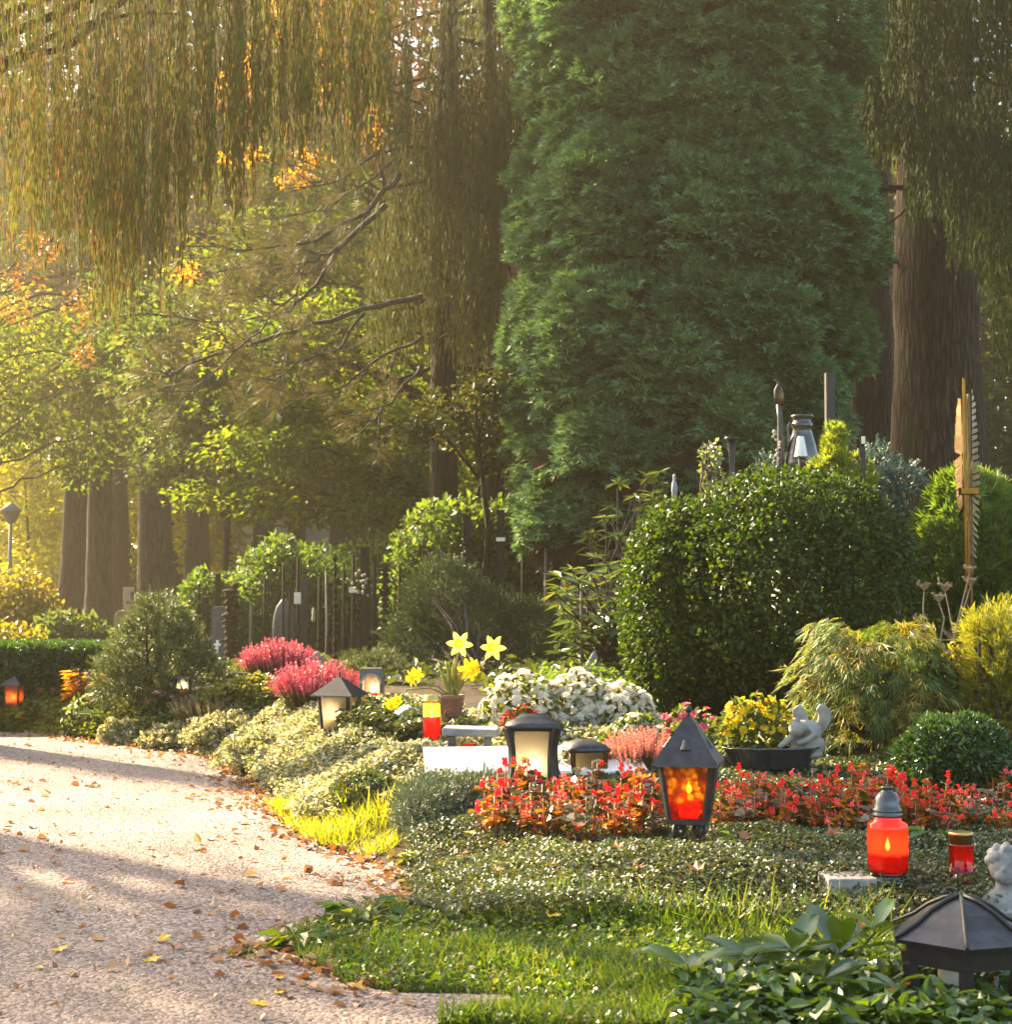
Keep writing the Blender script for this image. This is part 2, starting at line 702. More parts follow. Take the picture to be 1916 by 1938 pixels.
# loose grit on the path, uncountable
w = np.array([(-2.2, 3.0), (-.2, 3.0), (.1, 3.5), (-.3, 4.8), (-.7, 6.4), (-1.5, 8.6), (-3.2, 9.2), (-2.7, 6.0)])
q = area_points(26000, w)
q = q[path_sd(q[:, 0], q[:, 1]) < -0.01]
st_t = (np.array([(1, 0, 0), (0, .8, 0), (-.9, .1, 0), (0, -1, 0), (.1, .1, .65)]), [np.array([(0, 1, 4), (1, 2, 4), (2, 3, 4), (3, 0, 4)])])
mb = MB()
scatter(mb, st_t, np.c_[q, np.full(len(q), .004)], jit(np.tile((0., 1, 0), (len(q), 1)), .9) * (1, 1, .1), np.tile((0., 0, 1), (len(q), 1)), rng.uniform(.0015, .0052, len(q)))
gm = leaf_mat('grit_stone', [(.10, .08, .07), (.24, .19, .165), (.36, .29, .25), (.2, .12, .09)], trans=0, rough=.8, spec=.3, clump=3, isl=.95)
tag(mb.build('gravel', gm, smooth=False), 'loose pale grit lying over the path', 'gravel', kind='stuff')

# ================================================================== LEAF COLOURS
def bark(name, dark, light, moss):
    """plated bark: long cracks between raised plates, stained with a little moss"""
    m, nt, out = mat(name)
    tc = nt.nodes.new('ShaderNodeTexCoord')
    mp = nt.nodes.new('ShaderNodeMapping'); mp.inputs['Scale'].default_value = (19, 19, 2.4)
    nt.links.new(tc.outputs['Object'], mp.inputs['Vector'])
    wob = nt.nodes.new('ShaderNodeTexNoise'); wob.inputs['Scale'].default_value = 1.6; wob.inputs['Detail'].default_value = 5
    nt.links.new(mp.outputs[0], wob.inputs['Vector'])
    add = nt.nodes.new('ShaderNodeMix'); add.data_type = 'RGBA'; add.blend_type = 'LINEAR_LIGHT'; add.inputs['Factor'].default_value = .35
    nt.links.new(mp.outputs[0], add.inputs['A']); nt.links.new(wob.outputs['Color'], add.inputs['B'])
    v = nt.nodes.new('ShaderNodeTexVoronoi'); v.feature = 'DISTANCE_TO_EDGE'; v.inputs['Scale'].default_value = 1.0
    nt.links.new(add.outputs['Result'], v.inputs['Vector'])
    plate = ramp(nt, [(0.0, (0, 0, 0)), (.10, (.55, .55, .55)), (.35, (1, 1, 1))], v.outputs['Distance'])
    base = ramp(nt, [(.3, dark), (.55, light), (.75, tuple(c * 1.5 for c in light))], wob.outputs['Fac'])
    mul = nt.nodes.new('ShaderNodeMix'); mul.data_type = 'RGBA'; mul.blend_type = 'MULTIPLY'; mul.inputs['Factor'].default_value = .5
    nt.links.new(base, mul.inputs['A']); nt.links.new(plate, mul.inputs['B'])
    big = nt.nodes.new('ShaderNodeTexNoise'); big.inputs['Scale'].default_value = 1.7; big.inputs['Detail'].default_value = 6
    nt.links.new(tc.outputs['Object'], big.inputs['Vector'])
    mk = ramp(nt, [(.52, (0, 0, 0)), (.68, (1, 1, 1))], big.outputs['Fac'])
    mm = nt.nodes.new('ShaderNodeMix'); mm.data_type = 'RGBA'
    nt.links.new(mk, mm.inputs['Factor']); nt.links.new(mul.outputs['Result'], mm.inputs['A']); mm.inputs['B'].default_value = (*moss, 1)
    pb = nt.nodes.new('ShaderNodeBsdfPrincipled'); pb.inputs['Roughness'].default_value = .95; pb.inputs['Specular IOR Level'].default_value = .08
    nt.links.new(mm.outputs['Result'], pb.inputs['Base Color'])
    b = nt.nodes.new('ShaderNodeBump'); b.inputs['Strength'].default_value = 1.0; b.inputs['Distance'].default_value = .028
    nt.links.new(plate, b.inputs['Height']); nt.links.new(b.outputs[0], pb.inputs['Normal'])
    nt.links.new(pb.outputs[0], out.inputs['Surface'])
    return m


BARK = bark('bark_grey_brown', (.030, .021, .016), (.068, .049, .037), (.040, .044, .022))
BARKD = bark('bark_dark', (.016, .011, .008), (.040, .028, .021), (.024, .027, .014))
TWIG = surf('twig_bark', (.03, .022, .017), (.075, .058, .046), 20, .9, bump=.4, spec=.15)
L_thuja = leaf_mat('thuja_spray', [(.044, .098, .046), (.082, .168, .072), (.122, .22, .096), (.19, .28, .122)], .22, .55, .2, (1.5, 1.4, .5), 1.1, .6)
L_weepA = leaf_mat('weeping_needles_olive', [(.030, .044, .014), (.052, .072, .022), (.11, .055, .028), (.065, .090, .028), (.042, .058, .018), (.13, .062, .034), (.080, .10, .034)], .5, .6, .08, (1.8, 1.6, .6), 1.0, .25, stretch=(16, 16, .5))
L_weepB = leaf_mat('weeping_needles_dark', [(.020, .032, .012), (.034, .048, .016), (.050, .046, .018), (.042, .062, .020)], .35, .6, .08, (1.6, 1.4, .5), 1.0, .35, stretch=(9, 9, .5))
L_spruceR = leaf_mat('drooping_spruce_green', [(.008, .018, .007), (.014, .027, .009), (.024, .038, .011), (.055, .052, .012)], .22, .7, .05, (1.5, 1.4, .5), .7, .55)
L_pine = leaf_mat('pine_needles', [(.035, .045, .020), (.062, .062, .028), (.085, .080, .040), (.10, .066, .040)], .3, .6, .1, (1.5, 1.3, .6), 1.5, .7)
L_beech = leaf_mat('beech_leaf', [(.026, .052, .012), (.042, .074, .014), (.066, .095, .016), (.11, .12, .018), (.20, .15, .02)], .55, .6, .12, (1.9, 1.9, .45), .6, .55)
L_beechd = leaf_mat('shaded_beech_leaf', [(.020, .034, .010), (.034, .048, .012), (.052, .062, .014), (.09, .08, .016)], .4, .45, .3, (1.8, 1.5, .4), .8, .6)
L_grey = leaf_mat('glossy_grey_green_leaf', [(.030, .058, .024), (.050, .085, .034), (.075, .105, .045), (.12, .14, .05)], .5, .5, .15, (1.7, 1.5, .45), 1.0, .7)
L_farg = leaf_mat('far_green_leaf', [(.022, .040, .012), (.040, .060, .016), (.062, .078, .018), (.095, .085, .02)], .45, .55, .2, (1.8, 1.5, .4), .25, .5)
L_fary = leaf_mat('far_yellow_leaf', [(.24, .25, .016), (.36, .34, .018), (.46, .38, .020)], .6, .5, .2, (1.9, 1.8, .3), .3, .6)
L_maple = leaf_mat('maple_orange_leaf', [(.25, .10, .012), (.38, .17, .016), (.48, .26, .020), (.45, .32, .02)], .6, .5, .25, (1.6, 1.3, .35), .5, .6)
L_rust = leaf_mat('rust_leaf', [(.15, .065, .025), (.22, .10, .03), (.26, .15, .04)], .4, .5, .2, (1.4, 1.2, .5), .8, .7)

BL = blade(.3, .08, .1)
DM = diamond(.09)


def trunk_mb(pts, r0, r1, seg=16, flare=1.5, wob=.03, seed=0):
    """tapered trunk following points from the root to the tip, with a root flare and lumps"""
    rg = np.random.default_rng(seed)
    pts = [np.array(p, float) for p in pts]
    P0 = []
    rad = []
    m = 26
    L = len(pts) - 1
    for i in range(m + 1):
        t = i / m
        k = min(int(t * L), L - 1)
        f = t * L - k
        p = pts[k] * (1 - f) + pts[k + 1] * f
        P0.append(p)
        fl = 1 + (flare - 1) * math.exp(-t * 14)
        rad.append((r0 + (r1 - r0) * t) * fl * (1 + wob * (rg.random() - .5) * 2 + .03 * math.sin(t * 23 + seed)))
    return MB().tube([tuple(p) for p in P0], rad, seg)


def limb(mb, p0, p1, r0, r1, sag=0.0, n=7, seg=6, wig=.04, seed=0):
    rg = np.random.default_rng(seed)
    p0, p1 = np.array(p0, float), np.array(p1, float)
    L = np.linalg.norm(p1 - p0)
    pts, rad = [], []
    for i in range(n + 1):
        t = i / n
        p = p0 * (1 - t) + p1 * t + np.array((0, 0, -sag * L * math.sin(t * PI)))
        if 0 < i < n:
            p = p + rg.normal(size=3) * wig * L * .5
        pts.append(tuple(p)); rad.append(r0 + (r1 - r0) * t)
    mb.tube(pts, rad, seg)
    return [np.array(p) for p in pts]


def crown(mb, ell, n, size, tmpl=BL, thick=.55, bump=.18, f=2.2, flat=.35, droop=.15, seed=0, gaps=0.0):
    """leaves through the volume of several lumpy ellipsoids ((centre), (radii)); leaves lie roughly flat"""
    vol = np.array([e[1][0] * e[1][1] * e[1][2] for e in ell]) ** (2 / 3)
    for k, (c, r) in enumerate(ell):
        m = int(n * vol[k] / vol.sum())
        p, nr = shell(m, c, r, bump, thick, f, seed + k)
        if gaps > 0:
            keep = bumpy(p, 2.2 / max(min(r), .3), seed + 40) > gaps - .9
            p, nr = p[keep], nr[keep]
        a = jit(nr * (1, 1, .5), .7) * (1, 1, .6) - np.array((0, 0, droop))
        no = jit(np.tile((0., 0, 1), (len(p), 1)) * (1 - flat) + nr * flat, .45)
        scatter(mb, tmpl, p, a, no, size * rng.uniform(.6, 1.3, len(p)))


def strands(mb, tops, length, per_m=46, blade_len=.055, spread=.4, sway=.05, w=DM):
    """hanging twigs: each a sagging line beset with needles that point down and outward"""
    pos, ax = [], []
    for p, L in zip(tops, length):
        k = max(6, int(L * per_m))
        t = np.sort(rng.random(k))
        dx, dy = rng.normal(size=2) * sway * L
        ph = rng.random() * 6.3
        pts = np.stack([p[0] + dx * t ** 1.5 + .012 * np.sin(t * 9 + ph), p[1] + dy * t ** 1.5, p[2] - L * t], -1)
        pts += rng.normal(size=(k, 3)) * .009 * (1.3 - t)[:, None]
        pos.append(pts)
        ax.append(np.tile((0., 0, -1), (k, 1)) + rng.normal(size=(k, 3)) * spread * (1.1 - .5 * t)[:, None])
    pos = np.concatenate(pos); ax = np.concatenate(ax)
    scatter(mb, w, pos, ax, rdir(len(pos)), blade_len * rng.uniform(.5, 1.3, len(pos)))


# ================================================================== FAR BACKGROUND
# the far wood reads as one mass
mb = MB()
n = 30000
fx = rng.uniform(-34, 34, n); fy = rng.uniform(58, 66, n); fz = rng.uniform(0, 1, n) ** .9 * (20 + 3 * np.sin(fx * .5) + 2 * np.sin(fx * 1.7))
scatter(mb, BL, np.stack([fx, fy, fz], -1), jit(np.tile((0., -.3, -.4), (n, 1)), .8), rdir(n), rng.uniform(.5, 1.1, n))
tag(mb.build('far_wood', L_farg, smooth=False), 'dense far wood closing the view behind the cemetery trees', 'wood', kind='stuff')

# pale house glimpsed between the far trunks
hb = P(640, 1070, 50)
house = thing('pale_house', 'pale rendered house glimpsed in white slivers between the far trunks', 'house', (hb.x, 50, 0))
white = surf('white_render', (.72, .70, .66), (.82, .80, .76), 3, .8, bump=.1)
tile_m = surf('roof_tile', (.10, .05, .035), (.18, .09, .06), 12, .8, bump=.5, bscale=30)
MB().box((hb.x, 52, 2.6), (7.0, 4.0, 5.2)).build('wall', white, house, smooth=False)
b = MB(); b.add([(hb.x - 3.9, 49.6, 5.2), (hb.x + 3.9, 49.6, 5.2), (hb.x + 3.9, 54.4, 5.2), (hb.x - 3.9, 54.4, 5.2), (hb.x - 3.9, 52, 7.2), (hb.x + 3.9, 52, 7.2)],
                [(0, 1, 5, 4), (2, 3, 4, 5), (0, 4, 3), (1, 2, 5), (3, 2, 1, 0)])
b.build('roof', tile_m, house, smooth=False)
glassd = surf('dark_window', (.02, .025, .03), (.05, .055, .06), 4, .1, bump=0)
for wx in (-2.2, 0, 2.2):
    MB().box((hb.x + wx, 49.99, 3.6), (.9, .08, 1.2)).build('window', glassd, house, smooth=False)

hb = P(15, 1075, 52)
car_m = surf('white_paint', (.78, .78, .76), (.82, .82, .80), 3, .25, bump=0)
blk = surf('black_rubber', (.01, .01, .01), (.02, .02, .02), 5, .6, bump=0)
car = thing('parked_car', 'white parked car half hidden at the far left behind yellow leaves', 'car', (hb.x, 52, 0.55))
b = MB(); b.prism([(-2.1, .35), (2.1, .35), (2.15, .75), (1.4, .95), (.7, 1.45), (-1.0, 1.45), (-1.8, .95), (-2.15, .85)], 1.7)
o = b.build('body', car_m, car, local=True, smooth=False)
MB().prism([(.55, 1.38), (1.15, .98), (-1.5, .98), (-.95, 1.38)], 1.72).build('window', glassd, car, local=True, smooth=False)
for wx in (-1.3, 1.3):
    for wy in (-.8, .8):
        b = MB(); b.tube([(wx, wy - .1, .33), (wx, wy + .1, .33)], .33, 14); b.build('wheel', blk, car, local=True)
ORG[car.name] = (hb.x, 52, .55)

# grey lamp standing far left
lb = P(18, 1100, 34)
lamp = thing('street_lamp', 'grey street lamp with a hooded head at the far left edge', 'street lamp', (lb.x, 34, 0))
metal_g = surf('grey_metal', (.07, .07, .07), (.12, .12, .115), 6, .7, .1, bump=.1)
MB().tube([(lb.x, 34, 0), (lb.x, 34, 2.3)], [.06, .035], 10).build('pole', metal_g, lamp)
MB().lathe([(.05, 2.25), (.12, 2.32), (.2, 2.5), (.24, 2.52), (.06, 2.68), (.0, 2.7)], (lb.x, 34, 0), 14).build('lamp_head', metal_g, lamp)


def far_tree(label, px, d, h, r, m, n, leaf, trunk_r=.2, group='trees at the back of the cemetery', bark=BARKD, low=.2, name='broadleaf_tree', lobes=6, seed=0):
    x = (px - 958) / FPX * d
    z0 = tz(x, d)
    t = thing(name, label, 'tree', (x, d, z0), group=group)
    trunk_mb([(x, d, z0 - .1), (x + .1, d, z0 + h * .5), (x, d, z0 + h * .85)], trunk_r, trunk_r * .3, 10, seed=seed).build('trunk', bark, t)
    rg = np.random.default_rng(seed + 5)
    ell = []
    for k in range(lobes):
        a = rg.random() * 2 * PI
        f = (k + .5) / lobes
        rr = r * (1 - .45 * abs(f - .4))
        ell.append(((x + math.cos(a) * rr * .55, d + math.sin(a) * rr * .55, z0 + h * (low + (1 - low) * f)), (rr * .75, rr * .75, h * (1 - low) / lobes * 1.1)))
    b = MB()
    crown(b, ell, n, leaf, thick=.7, bump=.22, seed=seed)
    b.build('crown', m, t, smooth=False)
    return t


far_tree('bright yellow tree at the far left edge with sunlit leaves', -40, 40, 9, 2.2, L_fary, 7000, .2, .15, low=.12, seed=1)
far_tree('lime yellow bush blazing in the sun at the far left edge', 45, 37, 3.9, 1.5, L_fary, 6000, .13, .06, low=.05, seed=14, lobes=5)
far_tree('golden yellow tree glowing between the left trunks', 200, 43, 7, 2.4, L_fary, 6000, .2, .12, low=.1, seed=2)
far_tree('orange maple glowing behind the hanging branches at the top', 640, 40, 18, 3.4, L_maple, 14000, .22, .25, low=.62, seed=3)
far_tree('yellow bush tree glowing low behind the middle trunks', 430, 45, 3.6, 1.6, L_fary, 3000, .2, .1, low=.15, seed=4, lobes=4)
far_tree('tall dull green tree behind the weeping branches on the left', 60, 48, 20, 5.0, L_farg, 20000, .32, .3, low=.3, seed=5)
far_tree('tall dull green tree behind the left trunk cluster', 330, 46, 20, 4.5, L_farg, 18000, .32, .3, low=.22, seed=6)
far_tree('tall dull green tree seen behind the pine branches', 560, 50, 20, 4.5, L_farg, 18000, .32, .3, low=.20, seed=7)
far_tree('tall dull green tree behind the dark weeping spruce', 830, 47, 20, 5.0, L_farg, 14000, .3, .3, low=.06, seed=8)
far_tree('tall dull green tree behind the tall thuja', 1120, 46, 20, 5.0, L_farg, 10000, .3, .3, low=.06, seed=9)
far_tree('tall dull green tree behind the two right trunks', 1680, 44, 20, 5.0, L_farg, 12000, .3, .3, low=.05, seed=10)
far_tree('tall dull green tree at the far right edge', 1950, 46, 20, 5.0, L_farg, 18000, .3, .3, low=.05, seed=11)

# ---- the cluster of thick trunks on the left, crowns starting above the path
def big_conifer(label, px, base_py, wpx, d, lean=0.0, bark=BARK, crown_px=None, seed=0, group='thick trunks on the left'):
    b0 = P(px, base_py, d)
    r = wpx * S(d) / 2
    x, z0 = b0.x, tz(b0.x, d)
    t = thing('old_conifer', label, 'tree', (x, d, z0), group=group)
    top = (x + lean, d + .2, 15.5)
    trunk_mb([(x, d, z0 - .15), (x + lean * .4, d, 6.0), top], r * .80, r * .45, 18, 1.35, seed=seed).build('trunk', bark, t)
    lb_ = MB(); fb = MB()
    rg = np.random.default_rng(seed)
    tops, lens = [], []
    for k in range(26):
        z = 4.2 + 11 * k / 26
        a = rg.random() * 2 * PI
        L = (1.6 + 1.6 * rg.random()) * (1.15 - .4 * k / 26)
        p0 = np.array((x + lean * z / 15, d, z)); p1 = p0 + np.array((math.cos(a) * L, math.sin(a) * L, .1 - .35 * L))
        pts = limb(lb_, p0, p1, .05, .012, sag=-.06, n=5, seg=5, seed=seed * 31 + k)
        for q_ in pts[1:]:
            for _ in range(9):
                tops.append(q_ + rg.normal(size=3) * (.16, .16, .05)); lens.append(.3 + .6 * rg.random())
    strands(fb, tops, lens, 26, .11, .6, .08)
    lb_.build('branches', bark, t)
    fb.build('foliage', L_weepB, t, smooth=False)
    return t


big_conifer('brown trunk furthest left of the leaning cluster, dark bark', 132, 1190, 62, 31, .5, BARKD, seed=21)
big_conifer('grey brown trunk second in the left cluster with ridged bark', 184, 1205, 60, 29, .1, BARK, seed=22)
big_conifer('dark brown trunk tucked behind the ridged grey one', 226, 1170, 50, 34, -.3, BARKD, seed=23)
big_conifer('thickest left trunk behind the low spruce mound, pale flaking bark', 298, 1160, 82, 27, -.5, BARK, seed=24)
big_conifer('shaded trunk just beyond the thickest left trunk', 372, 1140, 62, 36, 0, BARKD, seed=25)
big_conifer('dark far trunk left of the white house slivers', 500, 1120, 60, 40, 0, BARKD, seed=26)
big_conifer('dark far trunk between the two white house slivers', 668, 1120, 66, 40, .2, BARKD, seed=27)
big_conifer('dark far trunk right of the white house slivers', 752, 1120, 44, 42, .2, BARKD, seed=28)

# ---- dense understory trees
def understory(label, d, ell_px, m, n, leaf, trunk=None, name='understory_tree', seed=0, flat=.25, gaps=.35, tmpl=BL, thick=.8, trunk_r=.05):
    """ell_px: (px, py, rx px, ry px) blobs at depth d"""
    s = S(d)
    tx = trunk[0] if trunk else ell_px[0][0]
    x = (tx - 958) / FPX * d
    z0 = tz(x, d)
    t = thing(name, label, 'tree', (x, d, z0), group='understory trees')
    ell = []
    rg = np.random.default_rng(seed)
    lb_ = MB()
    zt = max(P(e[0], e[1], d).z for e in ell_px)
    trunk_mb([(x, d, z0 - .1), (x + .1, d, (z0 + zt) / 2), (x - .05, d, zt)], trunk_r, trunk_r * .35, 10, seed=seed).build('trunk', BARKD, t)
    for k, e in enumerate(ell_px):
        c = P(e[0], e[1], d + rg.uniform(-1.2, 1.2))
        ell.append(((c.x, c.y, c.z), (e[2] * s, max(e[2] * s * .6, .3), e[3] * s)))
        limb(lb_, (x, d, max(z0 + .4, c.z - e[3] * s * 1.2 - .2)), (c.x, c.y, c.z), trunk_r * .5, .008, sag=-.08, n=7, seg=5, seed=seed + k)
    lb_.build('branches', BARKD, t)
    b = MB()
    crown(b, ell, n, leaf, tmpl, thick=thick, bump=.25, f=3, flat=flat, droop=.25, seed=seed, gaps=gaps)
    b.build('crown', m, t, smooth=False)
    return t


understory('yellow green broadleaf tree at the left edge below the hanging curtain', 26,
           [(60, 640, 150, 70), (130, 730, 150, 70), (30, 800, 120, 70), (200, 820, 110, 55), (140, 880, 70, 45), (220, 650, 110, 90), (-60, 700, 120, 120)], L_beech, 8500, .11, (-30, 0), seed=31)
understory('grey green glossy leaved tree in front of the thickest left trunk', 22,
           [(330, 620, 120, 70), (300, 720, 110, 70), (400, 700, 130, 80), (390, 810, 130, 80), (330, 880, 100, 60), (450, 890, 110, 60), (250, 560, 110, 60)], L_grey, 9500, .095, (420, 0), seed=32)
understory('layered hornbeam with yellowing leaves sweeping above the grave posts', 20,
           [(640, 690, 180, 60), (560, 770, 170, 50), (700, 790, 170, 60), (520, 850, 150, 45), (660, 880, 170, 50), (760, 900, 110, 50), (440, 935, 130, 35), (590, 955, 170, 45),
            (720, 970, 110, 40), (760, 1000, 80, 30), (600, 610, 160, 60), (480, 660, 120, 50)], L_beech, 14500, .095, (826, 0), seed=33, trunk_r=.10, flat=.1)
understory('dull olive tree filling the gap behind the pine branches', 25,
           [(560, 470, 170, 90), (690, 560, 150, 90), (450, 520, 140, 80), (520, 350, 160, 80), (680, 420, 140, 90), (840, 780, 130, 90), (900, 880, 110, 70), (800, 650, 130, 90)], L_beech, 11000, .115, (700, 0), seed=34)
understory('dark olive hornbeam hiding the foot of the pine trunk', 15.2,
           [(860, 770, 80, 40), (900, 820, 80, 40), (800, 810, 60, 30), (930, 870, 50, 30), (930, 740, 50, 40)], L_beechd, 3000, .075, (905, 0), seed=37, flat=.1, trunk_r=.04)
understory('small orange leaved maple under the curtain at the left edge', 18,
           [(45, 520, 40, 35), (30, 590, 30, 30), (150, 580, 35, 45), (155, 670, 25, 25), (80, 470, 40, 28)], L_rust, 600, .06, (-50, 0), seed=35, thick=.9, trunk_r=.02)
understory('sprays of sunlit orange maple leaves amid the pine branches', 21,
           [(470, 295, 40, 16), (590, 300, 35, 22), (640, 140, 70, 80), (700, 230, 40, 60), (690, 60, 50, 50), (560, 340, 40, 20), (355, 515, 30, 22), (310, 655, 10, 8), (575, 665, 8, 8), (430, 300, 12, 14)],
           L_maple, 1700, .065, (720, 0), seed=36, thick=.95)

# ---- pine with bare, tufted boughs reaching left
pd = 17.0
px0 = P(842, 1100, pd)
pine = thing('pine_tree', 'dark pine whose long bare boughs with needle tufts reach left', 'tree', (px0.x, pd, tz(px0.x, pd)))
trunk_mb([(px0.x, pd, 0), (px0.x - .02, pd, 3.0), (px0.x + .06, pd, 9.0)], .19, .09, 14, 1.3, seed=41).build('trunk', BARKD, pine)
lb_ = MB(); nb = MB()
boughs = [[(760, 330), (690, 400), (600, 455), (480, 470), (340, 465)], [(735, 385), (640, 470), (600, 540), (545, 590), (450, 610), (225, 598)],
          [(800, 560), (690, 585), (560, 625), (440, 660), (330, 700), (285, 730)], [(740, 310), (620, 395), (505, 415)], [(720, 285), (640, 340), (560, 360)],
          [(640, 470), (575, 500), (560, 560), (470, 640), (360, 740)], [(800, 640), (700, 690), (640, 740), (560, 745)], [(690, 590), (640, 660), (560, 690), (520, 720)],
          [(760, 90), (690, 40), (640, 60)], [(800, 200), (700, 150), (640, 130), (600, 125)], [(830, 640), (880, 620), (905, 590)], [(600, 455), (560, 420), (520, 430)],
          [(545, 590), (500, 560), (430, 555)], [(440, 660), (420, 630), (380, 640)], [(800, 690), (740, 760), (690, 800)], [(560, 625), (540, 680), (530, 740)]]
rg = np.random.default_rng(5)
TW = twig(26, .012, .75, 4, .55)
tp, ta = [], []
for k, bgh in enumerate(boughs):
    dd = pd - rg.uniform(.3, 2.2)
    pts = [P(a, b_, dd - .15 * i) for i, (a, b_) in enumerate(bgh)]
    fine_pts = []
    for i in range(len(pts) - 1):
        for t in np.linspace(0, 1, 5)[:-1]:
            fine_pts.append(pts[i].lerp(pts[i + 1], t) + Vector(rg.normal(size=3) * .012))
    fine_pts.append(pts[-1])
    r0 = .03 if k < 3 else .016
    lb_.tube(fine_pts, list(np.linspace(r0, .006, len(fine_pts))), 6)
    for i in range(2, len(fine_pts)):
        for _ in range(2):
            a0 = np.array(fine_pts[i]); dr = np.array((fine_pts[i] - fine_pts[i - 1]).normalized())
            dr = unit((dr + rg.normal(size=3) * .75 + np.array((-.2, 0, .15)))[None])[0]
            L = rg.uniform(.18, .5)
            if rg.random() < .75:
                lb_.tube([tuple(a0), tuple(a0 + dr * L * .5 + (0, 0, -.01)), tuple(a0 + dr * L)], [.006, .004, .003], 4)
                for _ in range(4):
                    tp.append(a0 + dr * L * rg.uniform(.7, 1.02)); ta.append(dr + rg.normal(size=3) * .35 + (0, 0, .2))
lb_.build('boughs', TWIG, pine)
scatter(nb, TW, np.array(tp), np.array(ta), rdir(len(tp)), rng.uniform(.13, .24, len(tp)))
nb.build('needles', L_pine, pine, smooth=False)

# ---- dark weeping spruce in the middle
wd = 16.3
wx = P(935, 1100, wd).x
wsp = thing('weeping_spruce', 'dark weeping spruce hanging beside the thuja in long straight curtains', 'tree', (wx, wd + 1.2, tz(wx, wd + 1.2)))
trunk_mb([(wx, wd + 1.2, 0), (wx, wd + 1.2, 3.5), (wx - .1, wd + 1.2, 9.5)], .11, .07, 14, seed=51).build('trunk', BARKD, wsp)
lb_ = MB(); fb = MB()
rg = np.random.default_rng(9)
tops, lens = [], []
# pixel columns of curtain: (x0, x1, y top, y bottom, count)
for x0, x1, ya, yb, cnt in [(705, 960, 330, 690, 330), (740, 960, 150, 560, 380), (800, 990, -40, 420, 330), (690, 760, 430, 660, 90), (850, 960, 480, 700, 130), (480, 700, -120, 260, 260), (640, 780, -120, 330, 220), (930, 1010, 40, 330, 80), (600, 700, 100, 380, 70)]:
    for _ in range(cnt):
        xx = rg.uniform(x0, x1); yt = ya + (yb - ya) * .8 * rg.random() ** 1.4
        dd = wd + rg.uniform(-.9, 1.6)
        tops.append(np.array(P(xx, yt, dd)))
        lens.append(max(.25, (yb - yt) * S(dd) * rg.uniform(.55, 1.0)))
for k in range(26):
    z = 2.8 + 6.2 * k / 26
    a = PI + rg.normal() * .7 if k % 3 else rg.random() * 2 * PI
    L = rg.uniform(.6, 1.5)
    limb(lb_, (wx, wd + 1.2, z), (wx + math.cos(a) * L, wd + 1.2 + math.sin(a) * L - .6, z - .25), .035, .01, -.08, 5, 5, seed=k)
strands(fb, tops, lens, 40, .095, .16, .04, diamond(.06))
lb_.build('branches', BARKD, wsp)
fb.build('foliage', L_weepB, wsp, smooth=False)

# ---- near weeping conifer: the golden curtain at the upper left
nd = 8.1
nx0 = P(-110, 1100, nd + 1.0).x
wcy = thing('weeping_conifer', 'golden brown weeping conifer hanging like a curtain across the upper left', 'tree', (nx0, nd + 1.0, tz(nx0, nd + 1)))
trunk_mb([(nx0, nd + 1, -.1), (nx0 + .05, nd + 1, 3), (nx0, nd + 1, 7.5)], .16, .07, 14, seed=61).build('trunk', BARKD, wcy)
lb_ = MB(); fb = MB()
tops, lens = [], []
rg = np.random.default_rng(19)
for x0, x1, ya, yb, cnt in [(-160, 70, -160, 300, 300), (-80, 70, 100, 480, 110), (60, 190, -160, 420, 290), (90, 190, 150, 500, 90), (180, 262, -120, 590, 200), (255, 345, -160, 520, 240), (335, 470, -160, 400, 330),
                            (440, 580, -200, 300, 340), (560, 720, -200, 270, 360), (20, 330, 120, 470, 190), (190, 250, 250, 620, 50), (-170, 420, -220, 40, 420), (380, 760, -220, 20, 200)]:
    for _ in range(cnt):
        xx = rg.uniform(x0, x1); yt = ya + (yb - ya) * .75 * rg.random()
        xx = round(xx / 17) * 17 + rg.normal() * 3.2 + 5 * math.sin(round(xx / 17) * 2.3)
        dd = nd + rg.uniform(-1.0, .8)
        tops.append(np.array(P(xx, yt, dd)))
        lens.append(max(.15, (yb + rg.normal() * 38 - yt) * S(dd) * rg.uniform(.25, 1.08) ** .8))
for k in range(22):
    z = 3.1 + 1.6 * k / 22
    L = rg.uniform(.7, 2.9)
    pts = limb(lb_, (nx0, nd + 1, z + .5), (nx0 + L, nd + rg.uniform(-1, 1.2), z + .9), .03, .006, -.12, 6, 5, seed=70 + k)
strands(fb, tops, lens, 52, .052, .10, .03, diamond(.055))
lb_.build('branches', BARKD, wcy)
fb.build('foliage', L_weepA, wcy, smooth=False)

# ---- the big thuja
td = 15.0
ts = S(td)
tx0 = P(1300, 1100, td).x
thj = thing('tall_thuja', 'huge green thuja with dense flat sprays towering over the graves', 'tree', (tx0, td, tz(tx0, td)))
trunk_mb([(tx0, td, 0), (tx0, td, 3), (tx0, td, 9)], .26, .1, 14, seed=81).build('trunk', BARKD, thj)
Lx = np.interp
prof_y = [-400, -100, 0, 60, 150, 200, 260, 330, 420, 500, 600, 650, 700, 800, 860, 920]
prof_l = [1060, 990, 975, 965, 985, 1012, 985, 985, 962, 965, 960, 958, 948, 952, 965, 985]
prof_r = [1560, 1620, 1645, 1645, 1632, 1590, 1580, 1610, 1668, 1655, 1612, 1642, 1605, 1622, 1590, 1540]
rg = np.random.default_rng(23)
FANS = [fan(9, 1.2, .06, .55, s) for s in range(4)]
fb = MB()
pos, axs, nos = [], [], []
